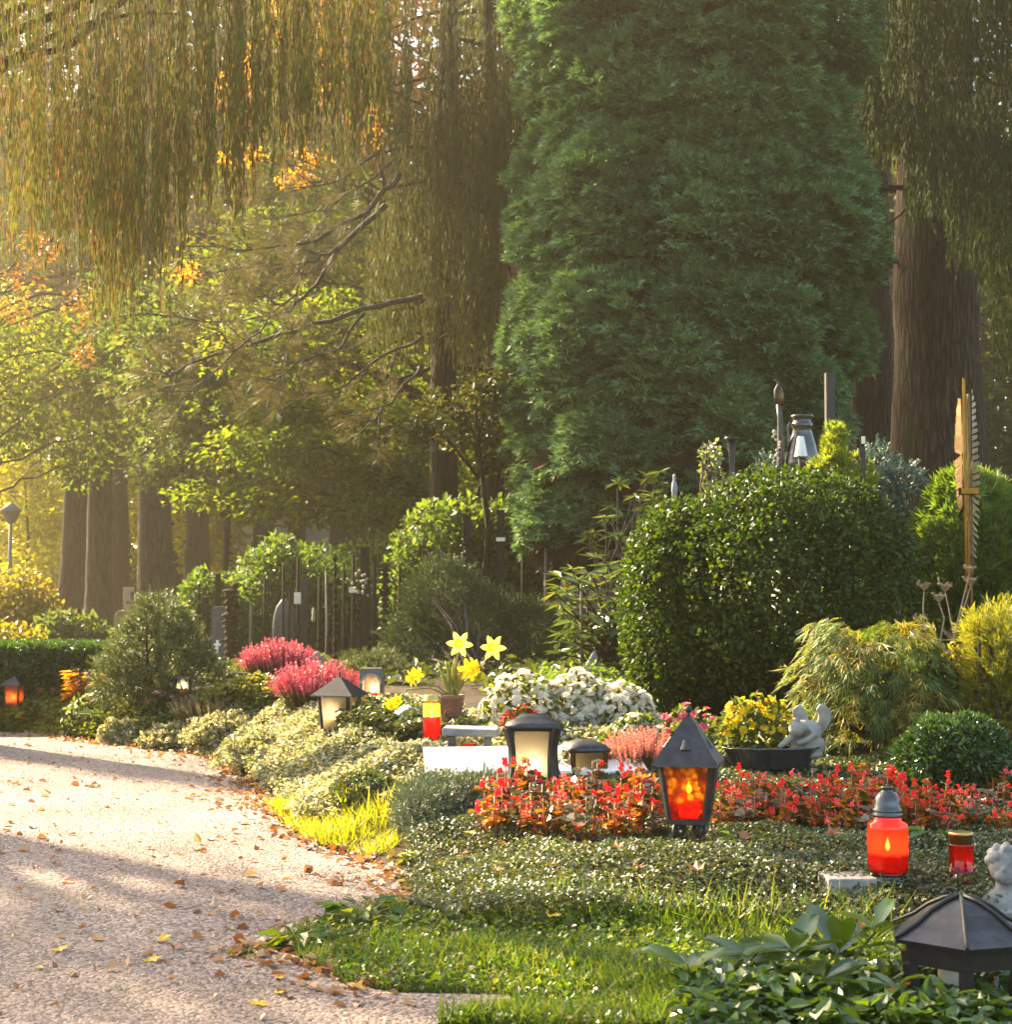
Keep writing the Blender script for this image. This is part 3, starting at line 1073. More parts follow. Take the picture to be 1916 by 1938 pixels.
for k in range(520):
    yy = rg.uniform(-420, 870) if k % 9 else rg.uniform(840, 1000)
    l, r_ = Lx(yy, prof_y, prof_l), Lx(yy, prof_y, prof_r)
    hw = (r_ - l) / 2 * ts; cx = P((l + r_) / 2, yy, td)
    a = rg.uniform(0, 2 * PI) if rg.random() < .25 else rg.uniform(-PI * 1.05, PI * .05)
    pr = rg.uniform(.20, .42)
    dep = min(hw, 1.75)
    push = rg.normal() * .2 - .04
    c = np.array((cx.x + math.cos(a) * (hw - pr + push * .35), td + math.sin(a) * (dep - pr + push), cx.z))
    outw = np.array((math.cos(a), math.sin(a), 0.)); tan = np.array((-math.sin(a), math.cos(a), 0.))
    # tufts over the outer, upper side of the plume; each tuft a little fountain of flat sprays
    nt_ = int(26 * (pr / .3) ** 2)
    d = rdir(nt_ * 3)
    d = d[(d @ outw > -.1) & (d[:, 2] > -.55)][:nt_]
    for dd in d:
        t0 = c + dd * np.array((pr, pr, pr * 1.35)) * rg.uniform(.82, 1.04)
        m_ = 8
        th = rg.uniform(-1.2, 1.2, m_)
        lead = unit((dd * .8 + outw * .45 + np.array((0, 0, .12)))[None])[0]
        ax = lead[None] + tan[None] * th[:, None] * .8 + rg.normal(size=(m_, 3)) * .16
        pos.append(t0 + tan[None] * (th * .055)[:, None] + rg.normal(size=(m_, 3)) * .02)
        axs.append(ax)
        nos.append(np.tile((0., 0, 1.), (m_, 1)) + outw * .5 + rg.normal(size=(m_, 3)) * .3)
pos = np.concatenate(pos); axs = np.concatenate(axs); nos = np.concatenate(nos)
for s in range(4):
    scatter(fb, FANS[s], pos[s::4], axs[s::4], nos[s::4], rng.uniform(.075, .13, len(pos[s::4])))
fb.build('crown', L_thuja, thj, smooth=False)
# dead inner twigs; their dark colour adds shade between plumes and under the skirt
fb = MB()
k = 14000
yy = rg.uniform(-420, 1050, k); a = rg.uniform(0, 2 * PI, k)
l, r_ = Lx(yy, prof_y + [1050], prof_l + [1030]), Lx(yy, prof_y + [1050], prof_r + [1200])
hw = (r_ - l) / 2 * ts * np.where(yy > 850, .9, .76)
zc = np.array([P(1300, y_, td).z for y_ in yy])
cxs = ((l + r_) / 2 - 958) * ts
q = np.stack([cxs + np.cos(a) * hw, td + np.sin(a) * np.minimum(hw, 1.35), zc], -1)
scatter(fb, BL, q, jit(np.tile((0., 0, -1), (k, 1)), .6), jit(np.stack([np.cos(a), np.sin(a), 0 * a], -1), .3), rng.uniform(.14, .32, k))
fb.build('inner_twigs', leaf_mat('thuja_dead_shaded_twig', [(.022, .013, .007), (.042, .025, .012), (.032, .030, .012)], .1, .8, .1), thj, smooth=False)

# ---- right spruce with the thick trunk, and the darker trunk behind it
def right_spruce(label, px, wpx, d, bark, curtains, seed):
    x = (px - 958) / FPX * d
    z0 = tz(x, d)
    r = wpx * S(d) / 2
    t = thing('spruce_tree', label, 'tree', (x, d, z0), group='spruces on the right')
    trunk_mb([(x, d, z0 - .3), (x - .02, d, z0 + 3), (x + .03, d, z0 + 9)], r * 1.08, r * .7, 22, 1.25, .015, seed=seed).build('trunk', bark, t)
    lb_ = MB(); fb = MB()
    rg = np.random.default_rng(seed)
    tops, lens = [], []
    for x0, x1, ya, yb, cnt, dd0 in curtains:
        for _ in range(cnt):
            xx = rg.uniform(x0, x1); yt = ya + (yb - ya) * .8 * rg.random()
            dd = dd0 + rg.uniform(-.7, .9)
            tops.append(np.array(P(xx, yt, dd))); lens.append(max(.2, (yb - yt) * S(dd) * rg.uniform(.4, 1)))
    for k in range(20):
        z = z0 + 3.2 + 5 * k / 20
        a = rg.uniform(-PI, 0)
        L = rg.uniform(.9, 2.0)
        limb(lb_, (x, d, z), (x + math.cos(a) * L, d + math.sin(a) * L, z - .4), .04, .01, -.07, 5, 5, seed=seed + k)
    strands(fb, tops, lens, 36, .10, .26, .06, diamond(.075))
    lb_.build('branches', BARKD, t)
    fb.build('foliage', L_spruceR, t, smooth=False)
    return t


right_spruce('tall spruce with a thick bare reddish trunk at the right', 1782, 172, 17.5, BARK,
             [(1630, 1950, -150, 150, 620, 16), (1750, 1960, -200, 60, 260, 17), (1650, 1930, 60, 330, 360, 15.8), (1720, 1930, 200, 420, 240, 15.6), (1850, 1960, 250, 560, 160, 15.6), (1880, 1960, 480, 720, 110, 15.6), (1640, 1720, 80, 300, 90, 16.2), (1790, 1930, 330, 520, 90, 15.7)], 91)
right_spruce('shaded dark trunk standing just left of the thick reddish trunk', 1650, 96, 19.5, BARKD, [(1600, 1760, -150, 260, 200, 18.5)], 92)

# ---- trees beside the path, out to the left, whose crowns dapple the light
def shade_tree(label, x, y, h, ell, n, leaf, m, seed):
    t = thing('broadleaf_tree', label, 'tree', (x, y, tz(x, y)), group='trees left of the path')
    trunk_mb([(x, y, -.1), (x + .05, y, h * .5), (x, y, h)], .16, .05, 12, seed=seed).build('trunk', BARK, t)
    lb_ = MB()
    for k, (c, r) in enumerate(ell):
        limb(lb_, (x, y, h * .55), c, .05, .012, -.05, 6, 5, seed=seed + k)
    lb_.build('branches', BARK, t)
    b = MB()
    crown(b, [(c, tuple(v * 1.25 for v in r)) for c, r in ell], n, leaf, thick=1.0, bump=.45, seed=seed, gaps=.95)
    b.build('crown', m, t, smooth=False)


shade_tree('open crowned tree left of the near path dappling the foreground', -5.2, 8.8, 5.0, [((-6.0, 8.5, 4.2), (.8, .6, .6)), ((-5.0, 7.6, 4.6), (.6, .4, .5)), ((-6.6, 8.0, 4.8), (.9, .6, .6)), ((-6.3, 9.3, 4.3), (1.0, .6, .7)), ((-7.4, 9.3, 4.6), (.9, .6, .6)), ((-3.5, 7.5, 3.75), (.75, .5, .38)), ((-4.3, 7.2, 3.9), (.6, .5, .4))], 9000, .10, L_beech, 301)
for i, (x, y, h) in enumerate([(-10.4, 15.6, 7.6)]):
    shade_tree('slim tree left of the path throwing a streak of shade', x, y, h,
               [((x, y, h - .5), (.8, .6, .35)), ((x - .7, y + .5, h - .9), (.7, .5, .3))], 500, .12, L_beech, 310 + i)
# ================================================================== SHRUBS AND HEDGES
L_box = leaf_mat('box_leaf', [(.008, .021, .003), (.013, .033, .004), (.024, .047, .005), (.046, .070, .007)], .26, .45, .2, (3.6, 3.0, .3), 3, .75)
L_globe = leaf_mat('globe_thuja_leaf', [(.035, .075, .016), (.055, .11, .022), (.09, .15, .03), (.14, .18, .03)], .42, .5, .3, (2.1, 1.8, .4), 2.5, .7)
L_dome = leaf_mat('yew_leaf', [(.014, .040, .008), (.024, .060, .012), (.045, .085, .016)], .3, .35, .5, (2.0, 1.8, .3), 3, .75)
L_acer = leaf_mat('laceleaf', [(.040, .085, .028), (.060, .11, .034), (.10, .14, .034), (.26, .18, .025), (.075, .125, .036)], .45, .5, .3, (1.7, 1.5, .5), 4.5, .45)
L_mugo = leaf_mat('golden_needles', [(.085, .115, .018), (.16, .18, .022), (.30, .27, .035)], .5, .5, .3, (1.7, 1.5, .35), 3, .7)
L_mound = leaf_mat('dwarf_spruce', [(.030, .050, .018), (.052, .075, .026), (.078, .098, .034), (.10, .11, .035)], .25, .55, .25, (1.6, 1.5, .5), 2, .65)
L_jun = leaf_mat('dark_juniper', [(.024, .044, .018), (.036, .060, .022), (.055, .075, .026)], .25, .6, .2, (1.5, 1.4, .5), 1.5, .6)
L_junb = leaf_mat('blue_juniper', [(.034, .058, .038), (.058, .085, .052), (.085, .11, .066), (.13, .13, .07)], .2, .5, .35, (1.4, 1.3, .6), 4, .7)
L_green = leaf_mat('climber_leaf', [(.034, .066, .018), (.056, .10, .026), (.088, .135, .034), (.14, .16, .036)], .45, .45, .2, (1.8, 1.7, .45), 1.4, .7)
L_rhodo = leaf_mat('rhododendron_leaf', [(.030, .060, .018), (.055, .09, .024), (.10, .13, .035), (.14, .13, .05)], .3, .3, .5, (1.7, 1.6, .4), 3, .85)
L_blue = leaf_mat('blue_conifer', [(.05, .10, .075), (.08, .14, .105), (.11, .17, .13)], .15, .5, .3, (1.2, 1.2, .9), 3, .8)
L_lime = leaf_mat('lime_sprig', [(.09, .13, .02), (.15, .20, .03), (.24, .25, .05)], .5, .45, .3, (1.6, 1.5, .4), 3, .8)
L_yb = leaf_mat('yellowing_bush', [(.08, .10, .015), (.16, .15, .018), (.26, .20, .02)], .5, .4, .3, (1.9, 1.6, .35), 1.2, .7)
STEM = surf('green_brown_stem', (.06, .045, .02), (.11, .08, .035), 20, .8, bump=.2)


def power_dirs(d, pw):
    e = np.sign(d) * np.abs(d) ** pw
    return e / np.linalg.norm(e, axis=-1, keepdims=True) ** .55


def shrub(name, label, base, ells, n, size, m, tmpl, thick=.22, bump=.05, f=4, seed=0, up=.0, ajit=.6, njit=.5, tang=False, group=None, zmin=-.95, pw=1.0, stem=True, cat='shrub'):
    """ells: (centre, radii) in metres; leaves through the outer shell of their union, on a few woody stems"""
    base = tuple(base)
    t = thing(name, label, cat, base, group=group)
    b = MB()
    vol = np.array([e[1][0] * e[1][2] for e in ells])
    for k, (c, r) in enumerate(ells):
        m_ = int(n * vol[k] / vol.sum())
        p, nr = shell(m_, (0, 0, 0), (1, 1, 1), bump, thick, f, seed + k, zmin)
        if pw != 1.0:
            p = power_dirs(p, pw) * np.linalg.norm(p, axis=-1, keepdims=True)
        p = p * np.array(r) + np.array(c)
        nr = unit((p - np.array(c)) / np.array(r) ** 2)
        keep = np.ones(len(p), bool)
        for k2, (c2, r2) in enumerate(ells):
            if k2 != k:
                keep &= (((p - np.array(c2)) / (np.array(r2) * .6)) ** 2).sum(-1) > 1
        keep &= p[:, 2] > base[2] - .02
        p, nr = p[keep], nr[keep]
        a = jit(nr * .7 + np.array((0, 0, up)), ajit)
        scatter(b, tmpl, p, a, jit(nr, njit), size * rng.uniform(.6, 1.25, len(p)))
    b.build('foliage', m, t, smooth=False)
    if stem:
        b = MB()
        rg = np.random.default_rng(seed + 3)
        for k, (c, r) in enumerate(ells):
            for j in range(7):
                d = rdir(1)[0]; d[2] = abs(d[2])
                limb(b, (base[0] + rg.normal() * .03, base[1] + rg.normal() * .03, base[2] - .03), np.array(c) + d * np.array(r) * .8, .016, .004, -.05, 6, 5, seed=j + k)
        b.build('stems', TWIG, t)
    return t


def pell(px, py, rx, ry, d, dr=None):
    c = P(px, py, d); s = S(d)
    return (tuple(c), (rx * s, dr if dr else rx * s * .9, ry * s))


# round clipped box, the big dark dome on the right
bd = 8.15
shrub('clipped_box_bush', 'big round clipped box bush, dark in front and rimmed with light', (P(1450, 1300, bd).x, bd + .1, tz(P(1450, 1300, bd).x, bd + .1)),
      [pell(1493, 1128, 238, 240, bd + .1, .74), pell(1292, 1158, 116, 212, bd + .16, .42)], 72000, .029, L_box, blade(.36, .1, .05), thick=.26, bump=.05, f=13, seed=1, pw=.86)
# golden-lit globe thuja behind it
gd = 9.6
FAN5 = fan(6, 1.0, .085, .2, 9)
gb = P(1810, 1150, gd)
shrub('globe_thuja', 'globe of golden green thuja glowing behind the brass monument', (gb.x, gd, tz(gb.x, gd)), [pell(1836, 1090, 112, 205, gd, .4), pell(1890, 1120, 80, 160, gd + .1, .3)],
      9000, .075, L_globe, FAN5, thick=.3, bump=.09, f=4, seed=4, up=.5, ajit=.35, njit=.7)
# lime sprig and blue conifer poking over the box
sd_ = 9.3
sb = P(1590, 900, sd_)
shrub('lime_conifer', 'small lime yellow conifer sprig poking up behind the box bush', (sb.x, sd_, tz(sb.x, sd_)), [pell(1582, 850, 22, 48, sd_), pell(1610, 915, 46, 50, sd_), pell(1560, 900, 30, 30, sd_), pell(1600, 1050, 50, 110, sd_)], 1500, .06, L_lime, FAN5, thick=.5, seed=6, up=.9, ajit=.35)
sd_ = 9.9
sb = P(1680, 920, sd_)
shrub('blue_conifer', 'blue green conifer with arching sprays between box bush and trunk', (sb.x, sd_, tz(sb.x, sd_)), [pell(1652, 880, 34, 36, sd_), pell(1660, 930, 42, 40, sd_), pell(1712, 905, 34, 26, sd_), pell(1660, 1030, 60, 110, sd_)], 1500, .085, L_blue, twig(16, .05, .35, 6, .6), thick=.5, seed=8, up=.1, ajit=.6)
sb = P(1455, 890, 10.4)
shrub('blue_conifer', 'blue green conifer tuft at the foot of the serpent post', (sb.x, 10.4, tz(sb.x, 10.4)), [pell(1455, 880, 24, 18, 10.4), pell(1490, 890, 30, 20, 10.4), pell(1470, 960, 40, 70, 10.4)], 600, .08, L_blue, twig(16, .05, .35, 6, .6), thick=.5, seed=9)
sb = P(1347, 900, 9.4)
shrub('variegated_plant', 'slim upright plant with pale variegated leaves left of the trumpet vase', (sb.x, 9.4, tz(sb.x, 9.4)), [pell(1345, 868, 21, 36, 9.4), pell(1352, 910, 22, 30, 9.4), pell(1350, 980, 24, 70, 9.4)], 700, .032, leaf_mat('variegated_leaf', [(.06, .10, .05), (.16, .20, .12), (.30, .32, .22)], .3, .35, .5, isl=.9), BL, thick=.8, seed=10)

# laceleaf maple
ad = 6.5
ab = G(1662, 1420)
LACE = fan(7, .85, .035, .25, 3)
t = thing('laceleaf_maple', 'drooping laceleaf Japanese maple turning green to orange beside the planter', 'shrub', tuple(ab))
b = MB(); st = MB()
rg = np.random.default_rng(33)
for k in range(175):
    a = rg.uniform(0, 2 * PI)
    hgt = rg.uniform(.0, 1) ** .75
    rr = .25 * math.sqrt(max(0.02, 1 - (hgt * .9) ** 2)) * rg.uniform(.45, 1.18) + .03
    cx = 0
    sk = (-.10 if math.cos(a) < 0 else .05)
    c = np.array((ab.x + math.cos(a) * rr + sk * hgt * .6, ab.y + math.sin(a) * rr * .8, ab.z + .02 + hgt * .50))
    m_ = rg.integers(7, 18)
    off = rg.normal(size=(m_, 3)) * (.045, .045, .03)
    ax = np.tile((math.cos(a) * .8, math.sin(a) * .8, -.9), (m_, 1)) + rg.normal(size=(m_, 3)) * .35
    scatter(b, LACE, c + off, ax, jit(np.tile((math.cos(a), math.sin(a), .9), (m_, 1)), .3), rg.uniform(.06, .105, m_))
    if k % 6 == 0:
        limb(st, (ab.x, ab.y, ab.z), c, .010, .002, -.25, 6, 5, seed=k)
b.build('foliage', L_acer, t, smooth=False)
st.build('stems', TWIG, t)

# dark dome at the right edge, golden mugo above it
db = G(1815, 1520)
shrub('dome_shrub', 'low dark green dome shrub at the right edge behind the begonias', tuple(db), [pell(1812, 1442, 112, 86, db.y + .05, .2)], 15000, .026, L_dome, blade(.2, .05), thick=.45, bump=.10, f=5, seed=12)
md = 6.7
mbp = P(1890, 1400, md)
MUGO = twig(22, .014, .55, 8, .6)
shrub('golden_pine', 'golden dwarf pine glowing at the right edge above the dark dome', (mbp.x, md, tz(mbp.x, md)), [pell(1895, 1230, 56, 74, md, .15), pell(1900, 1320, 60, 74, md, .15), pell(1855, 1200, 18, 30, md, .08)], 1500, .08, L_mugo, MUGO, thick=.8, bump=.1, seed=14, up=.7, ajit=.4)
# white-flowered airy shrub between maple and pine
ws = 6.9
wb = P(1790, 1400, ws)
shrub('airy_shrub', 'airy yellow green shrub between the laceleaf maple and golden pine', (wb.x, ws, tz(wb.x, ws)), [pell(1775, 1320, 50, 80, ws), pell(1800, 1270, 40, 50, ws), pell(1745, 1250, 26, 60, ws)], 1500, .028, L_yb, BL, thick=.8, seed=15)

# low spruce mound
gb_ = G(292, 1332)
SPR = twig(20, .03, .34, 5, .75)
shrub('dwarf_spruce', 'dwarf spruce growing as a broad dark green cone beside the path', tuple(gb_), [pell(296, 1250, 92, 80, gb_.y, .34), pell(298, 1190, 52, 55, gb_.y, .22), pell(240, 1290, 60, 46, gb_.y, .3), pell(365, 1290, 66, 46, gb_.y, .3)], 3300, .085, L_mound, SPR, thick=.3, bump=.08, f=5, seed=16, up=.35, ajit=.5)

# soft dark juniper in the middle
jd = 12.2
jb = G(900, 1290)
JUN = twig(18, .022, .32, 7, .5)
shrub('juniper', 'soft dark juniper mound in shade behind the white chrysanthemums', tuple(jb), [pell(845, 1150, 72, 85, jd), pell(900, 1200, 120, 75, jd), pell(1000, 1210, 90, 70, jd), pell(790, 1220, 60, 70, jd), pell(930, 1250, 170, 40, jd)], 7000, .12, L_jun, JUN, thick=.4, bump=.12, seed=17, up=.4, ajit=.5)
jb = G(690, 1290)
shrub('juniper', 'small mid green juniper cushion behind the niche lantern', tuple(jb), [pell(680, 1270, 48, 30, jb.y), pell(725, 1262, 40, 28, jb.y)], 1100, .07, L_mound, JUN, thick=.4, seed=18, up=.4)

# climbing greens over the far graves
def bush_px(name, label, d, blobs, n, size, m, seed, tmpl=BL, thick=.85, group='leafy bushes behind the grave posts', bump=.14):
    x = (blobs[0][0] - 958) / FPX * d
    return shrub(name, label, (x, d, tz(x, d)), [pell(*bb, d + (i % 3) * .25) for i, bb in enumerate(blobs)], n, size, m, tmpl, thick=thick, bump=bump, f=4, seed=seed, up=-.2, ajit=.8, njit=.6, group=group, zmin=-1)


bush_px('climbing_shrub', 'bright green climber arching above the dark juniper', 15.9, [(860, 990, 90, 50), (960, 1000, 90, 60), (800, 1060, 60, 90), (1010, 1080, 80, 110), (900, 1080, 100, 110), (770, 1150, 50, 110)], 9000, .08, L_green, 20)
bush_px('climbing_shrub', 'pale green bush rising between the left rods and the pink heather', 17.6, [(530, 1060, 50, 55), (500, 1120, 60, 90), (560, 1140, 70, 110), (470, 1190, 60, 60)], 4200, .085, L_green, 21)
bush_px('climbing_shrub', 'grey green bush behind the ornate iron rods', 17.8, [(650, 1110, 70, 60), (700, 1140, 60, 70), (640, 1190, 90, 80), (720, 1210, 60, 60)], 4200, .085, L_green, 22)
bush_px('climbing_shrub', 'low light green ivy hedge behind the posts right of the heather', 18.6, [(600, 1090, 70, 60), (690, 1080, 80, 60), (620, 1180, 90, 80), (740, 1150, 70, 90), (480, 1150, 60, 80)], 5200, .085, L_green, 27)
bush_px('leafy_bush', 'shaded bush filling the gap behind the dark stone posts', 17.6, [(400, 1160, 60, 80), (440, 1210, 60, 60), (360, 1190, 50, 50)], 5000, .09, L_green, 23)
bush_px('leafy_bush', 'grey leaved bush at the foot of the left trunks', 20, [(130, 1210, 70, 48), (90, 1235, 50, 30), (175, 1220, 40, 40)], 4500, .10, L_grey, 24)
bush_px('leafy_bush', 'yellowing bush in bright light at the far left edge', 24, [(40, 1140, 70, 60), (-20, 1170, 60, 60), (80, 1170, 40, 40)], 5000, .09, L_yb, 25)
bush_px('leafy_bush', 'dim green bush low at the far left edge above the clipped hedge', 19, [(20, 1230, 70, 50), (-40, 1220, 60, 60)], 3000, .08, L_yb, 26)

# rhododendrons: whorls of long leaves
def rhodo(label, d, spots, seed, base_py):
    x = (spots[0][0] - 958) / FPX * d
    bz = tz(x, d)
    t = thing('rhododendron', label, 'shrub', (x, d, bz), group='rhododendrons')
    b = MB(); st = MB()
    rg = np.random.default_rng(seed)
    LONG = blade(.14, .03, .12)
    for px, py in spots:
        c = np.array(P(px, py, d + rg.uniform(-.4, .4)))
        m_ = rg.integers(7, 11)
        an = np.arange(m_) / m_ * 2 * PI + rg.random()
        ax = np.stack([np.cos(an), np.sin(an), rg.uniform(-.5, .5, m_)], -1)
        scatter(b, LONG, np.tile(c, (m_, 1)), ax, np.tile((0., 0, 1), (m_, 1)) + .25 * rg.normal(size=(m_, 3)), rg.uniform(.09, .155, m_))
        limb(st, (x + rg.normal() * .1, d, bz), c, .012, .005, -.1, 6, 5, seed=int(px))
    b.build('leaves', L_rhodo, t, smooth=False)
    st.build('stems', TWIG, t)


rg = np.random.default_rng(4)
rhodo('rhododendron with long drooping leaves left of the box bush', 10.5, [(rg.uniform(1050, 1185), rg.uniform(1060, 1280)) for _ in range(75)], 1, 1290)
rhodo('shaded rhododendron under the skirt of the thuja', 12.5, [(rg.uniform(1110, 1260), rg.uniform(890, 1080)) for _ in range(34)], 2, 1200)

# clipped hedge and yellow-green arch stone at the far left
ha, hb_ = G(-60, 1312), G(178, 1316)
t = thing('clipped_hedge', 'low clipped dark hedge behind the far left graves', 'hedge', (hb_.x, hb_.y, hb_.z))
b = MB()
k = 16000
u = rng.random(k); side = rng.random(k)
hx = ha.x - 1 + (hb_.x - ha.x + 1) * u
top = side < .45
hy = np.where(top, hb_.y + rng.uniform(0, .5, k), hb_.y + rng.uniform(-.02, .03, k))
hz = np.where(top, .30 + rng.uniform(-.03, .02, k), rng.uniform(0, .3, k)) + hb_.z
nn = np.where(top[:, None], np.array((0, 0, 1.)), np.array((0, -1., 0)))
scatter(b, BL, np.stack([hx, hy, hz], -1), jit(nn * .6, .7), jit(nn, .5), rng.uniform(.02, .04, k))
b.build('foliage', L_dome, t, smooth=False)
MB().box(((ha.x - 1 + hb_.x) / 2, hb_.y + .25, hb_.z + .13), (hb_.x - ha.x + .9, .4, .26)).build('inner_twigs', TWIG, t, smooth=False)

# heather in a planter (pink), more heathers
PINK = leaf_mat('heather_pink', [(.20, .06, .04), (.36, .05, .09), (.50, .08, .15), (.16, .11, .03)], .35, .6, .2, (1.3, 1.1, 1.0), 5, .75)
def heather(label, base, rx, h, n, m, seed, group='pink heathers', green=True, lean=.35):
    t = thing('heather', label, 'heather', tuple(base), group=group)
    rg = np.random.default_rng(seed)
    b = MB(); g_ = MB()
    a = rg.uniform(0, 2 * PI, n); r_ = np.sqrt(rg.random(n)) * rx
    p0 = np.stack([base[0] + np.cos(a) * r_ * .7, base[1] + np.sin(a) * r_ * .6, np.full(n, base[2])], -1)
    d = unit(np.stack([np.cos(a) * r_ / rx * lean, np.sin(a) * r_ / rx * lean, np.ones(n)], -1) + rg.normal(size=(n, 3)) * .12)
    L = h * (1.05 - .3 * (r_ / rx) ** 2) * rg.uniform(.75, 1.1, n)
    spr = twig(34, .030, .12, seed, 1.0)
    scatter(b, spr, p0 + d * (L * .45)[:, None], d, rdir(n), L * .58)
    scatter(g_, spr, p0, d, rdir(n), L * .62)
    b.build('blossom_spikes', m, t, smooth=False)
    g_.build('green_shoots', leaf_mat('heather_green' if 'heather_green' not in bpy.data.materials else 'heather_green_b', [(.05, .06, .015), (.09, .09, .02), (.14, .08, .03)], .3, .6, .2), t, smooth=False)
    return t


hp = G(518, 1318)
s_ = S(hp.y)
WOODP = surf('planter_wood', (.045, .022, .014), (.09, .045, .028), 14, .7, bump=.4, stretch=(1, 1, 8))
pl = thing('planter_box', 'dark brown planter box holding pink heather beside the path', 'planter', tuple(hp))
b = MB(); w_, h_ = 130 * s_, 42 * s_
for dy in (-.11, .11):
    b.box((hp.x + .03, hp.y + dy, hp.z + h_ / 2), (w_, .02, h_))
for dx in (-w_ / 2 + .01, w_ / 2 - .01):
    b.box((hp.x + .03 + dx, hp.y, hp.z + h_ / 2), (.02, .198, h_ - .002))
b.build('box', WOODP, pl, smooth=False)
b = MB()
for dy in (-.115, .115):
    b.box((hp.x + .03, hp.y + dy, hp.z + h_ + .007), (w_ + .03, .035, .014))
b.build('rim', WOODP, pl, smooth=False)
MB().box((hp.x + .03, hp.y, hp.z + h_ * .75), (w_ - .045, .196, .01)).build('potting_soil', soil, pl, smooth=False)
heather('tall pink heather growing in the dark brown planter box', (hp.x + .02, hp.y, hp.z + h_ * .7), 78 * s_, 78 * s_, 420, PINK, 3)
hp2 = G(600, 1338)
heather('low deep pink heather spilling to the right of the planter', hp2, 70 * s_, 78 * s_, 360, PINK, 4, lean=.7)
hp3 = G(1215, 1460)
heather('loose pale pink heather behind the pointed front lantern', hp3, .17, .17, 230, leaf_mat('heather_pale', [(.40, .12, .10), (.55, .22, .16), (.35, .10, .12)], .4, .6, .2, (1.4, 1.2, 1), 5, .8), 5, lean=.4)

# ================================================================== GROUND COVER (uncountable)
L_cot = leaf_mat('cotoneaster_leaf', [(.020, .040, .012), (.036, .062, .018), (.055, .088, .026), (.075, .060, .022), (.085, .12, .04), (.14, .17, .08)], .25, .42, .55, (2.0, 1.7, .4), 2.6, .62)  # palest leaf tints stand in for flecks of reflected sky
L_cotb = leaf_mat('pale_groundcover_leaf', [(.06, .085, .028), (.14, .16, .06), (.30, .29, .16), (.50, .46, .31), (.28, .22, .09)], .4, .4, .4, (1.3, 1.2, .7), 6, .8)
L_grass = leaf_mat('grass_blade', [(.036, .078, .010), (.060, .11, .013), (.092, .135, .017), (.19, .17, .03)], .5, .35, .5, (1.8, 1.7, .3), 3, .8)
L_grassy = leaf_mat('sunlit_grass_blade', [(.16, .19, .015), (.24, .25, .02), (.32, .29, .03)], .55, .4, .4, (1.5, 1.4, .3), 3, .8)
L_litter = leaf_mat('leaf_litter', [(.12, .045, .016), (.22, .09, .03), (.30, .17, .08), (.36, .26, .16), (.14, .06, .03)], .25, .6, .3, (1.5, 1.2, .5), 6, .95)
L_ever = leaf_mat('pachysandra_leaf', [(.030, .062, .010), (.050, .092, .014), (.075, .125, .018)], .35, .28, .6, (1.9, 1.7, .3), 4, .9)


def carpet(label, name, px_poly, n, size, m, h=.09, tmpl=None, ajit=.55, lift=0.0, seed=0, world_poly=None, edge=.12, flat=1.0):
    q = area_points(n, np.array([tuple(G(*p))[:2] for p in px_poly]) if world_poly is None else np.array(world_poly))
    z = terrain(q[:, 0], q[:, 1])
    p3 = np.c_[q, z]
    mound = h * (.65 + .5 * bumpy(np.c_[q, 0 * z], 5.5, seed)) * ss(0, edge, path_sd(q[:, 0], q[:, 1]) + .02)
    u = rng.random(n) ** .45
    p3[:, 2] += lift + mound * u
    az = rng.uniform(0, 2 * PI, n)
    ax = np.stack([np.cos(az), np.sin(az), rng.normal(size=n) * ajit + .15], -1)
    no = jit(np.tile((0., 0, 1), (n, 1)), .42 * flat)
    b = MB()
    scatter(b, tmpl or blade(.36, .1, .08), p3, ax, no, size * rng.uniform(.6, 1.3, n))
    return tag(b.build(name, m, smooth=False), label, name.replace('_', ' '), kind='stuff')


front_poly = [(772, 1600), (860, 1560), (1000, 1545), (1300, 1545), (1600, 1552), (1980, 1560), (1990, 1730), (1700, 1765), (1400, 1762), (1180, 1750), (1000, 1752), (850, 1760), (772, 1735), (752, 1680)]
carpet('low glossy cotoneaster carpet covering the front grave', 'ground_cover', front_poly, 62000, .0135, L_cot, .07, seed=1)
rear_poly = [(1050, 1470), (1350, 1450), (1560, 1446), (1990, 1470), (1990, 1580), (1600, 1556), (1300, 1550), (930, 1556), (880, 1500)]
carpet('darker low leaves under the begonias', 'ground_cover', rear_poly, 30000, .018, L_cot, .03, seed=2)
mid_poly = [(300, 1400), (380, 1370), (480, 1350), (610, 1340), (760, 1335), (860, 1345), (930, 1380), (860, 1440), (800, 1480), (760, 1530), (640, 1560), (560, 1560), (520, 1510), (470, 1470), (420, 1440), (340, 1420)]
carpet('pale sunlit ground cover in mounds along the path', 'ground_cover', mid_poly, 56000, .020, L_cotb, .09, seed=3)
carpet('darker ivy like ground cover behind the house shaped lantern', 'ground_cover', [(640, 1372), (780, 1360), (860, 1372), (900, 1420), (760, 1420), (640, 1410)], 8000, .028, L_cot, .16, seed=4)
far_poly = [(-120, 1340), (60, 1335), (180, 1330), (330, 1335), (480, 1330), (620, 1335), (520, 1352), (380, 1372), (300, 1402), (200, 1405), (120, 1394), (0, 1384), (-120, 1382)]
carpet('mixed low green plants edging the far bend of the path', 'ground_cover', far_poly, 30000, .030, leaf_mat('mixed_low_leaf', [(.05, .07, .018), (.08, .11, .025), (.14, .15, .04), (.24, .18, .06)], .4, .4, .4, (1.8, 1.6, .4), 2.0, .5), .17, seed=5)
carpet('flowering ground cover below the chrysanthemums', 'ground_cover', [(880, 1400), (960, 1370), (1200, 1380), (1400, 1400), (1560, 1420), (1400, 1452), (1050, 1475), (880, 1500), (820, 1470)], 24000, .024, L_cotb, .10, seed=6)
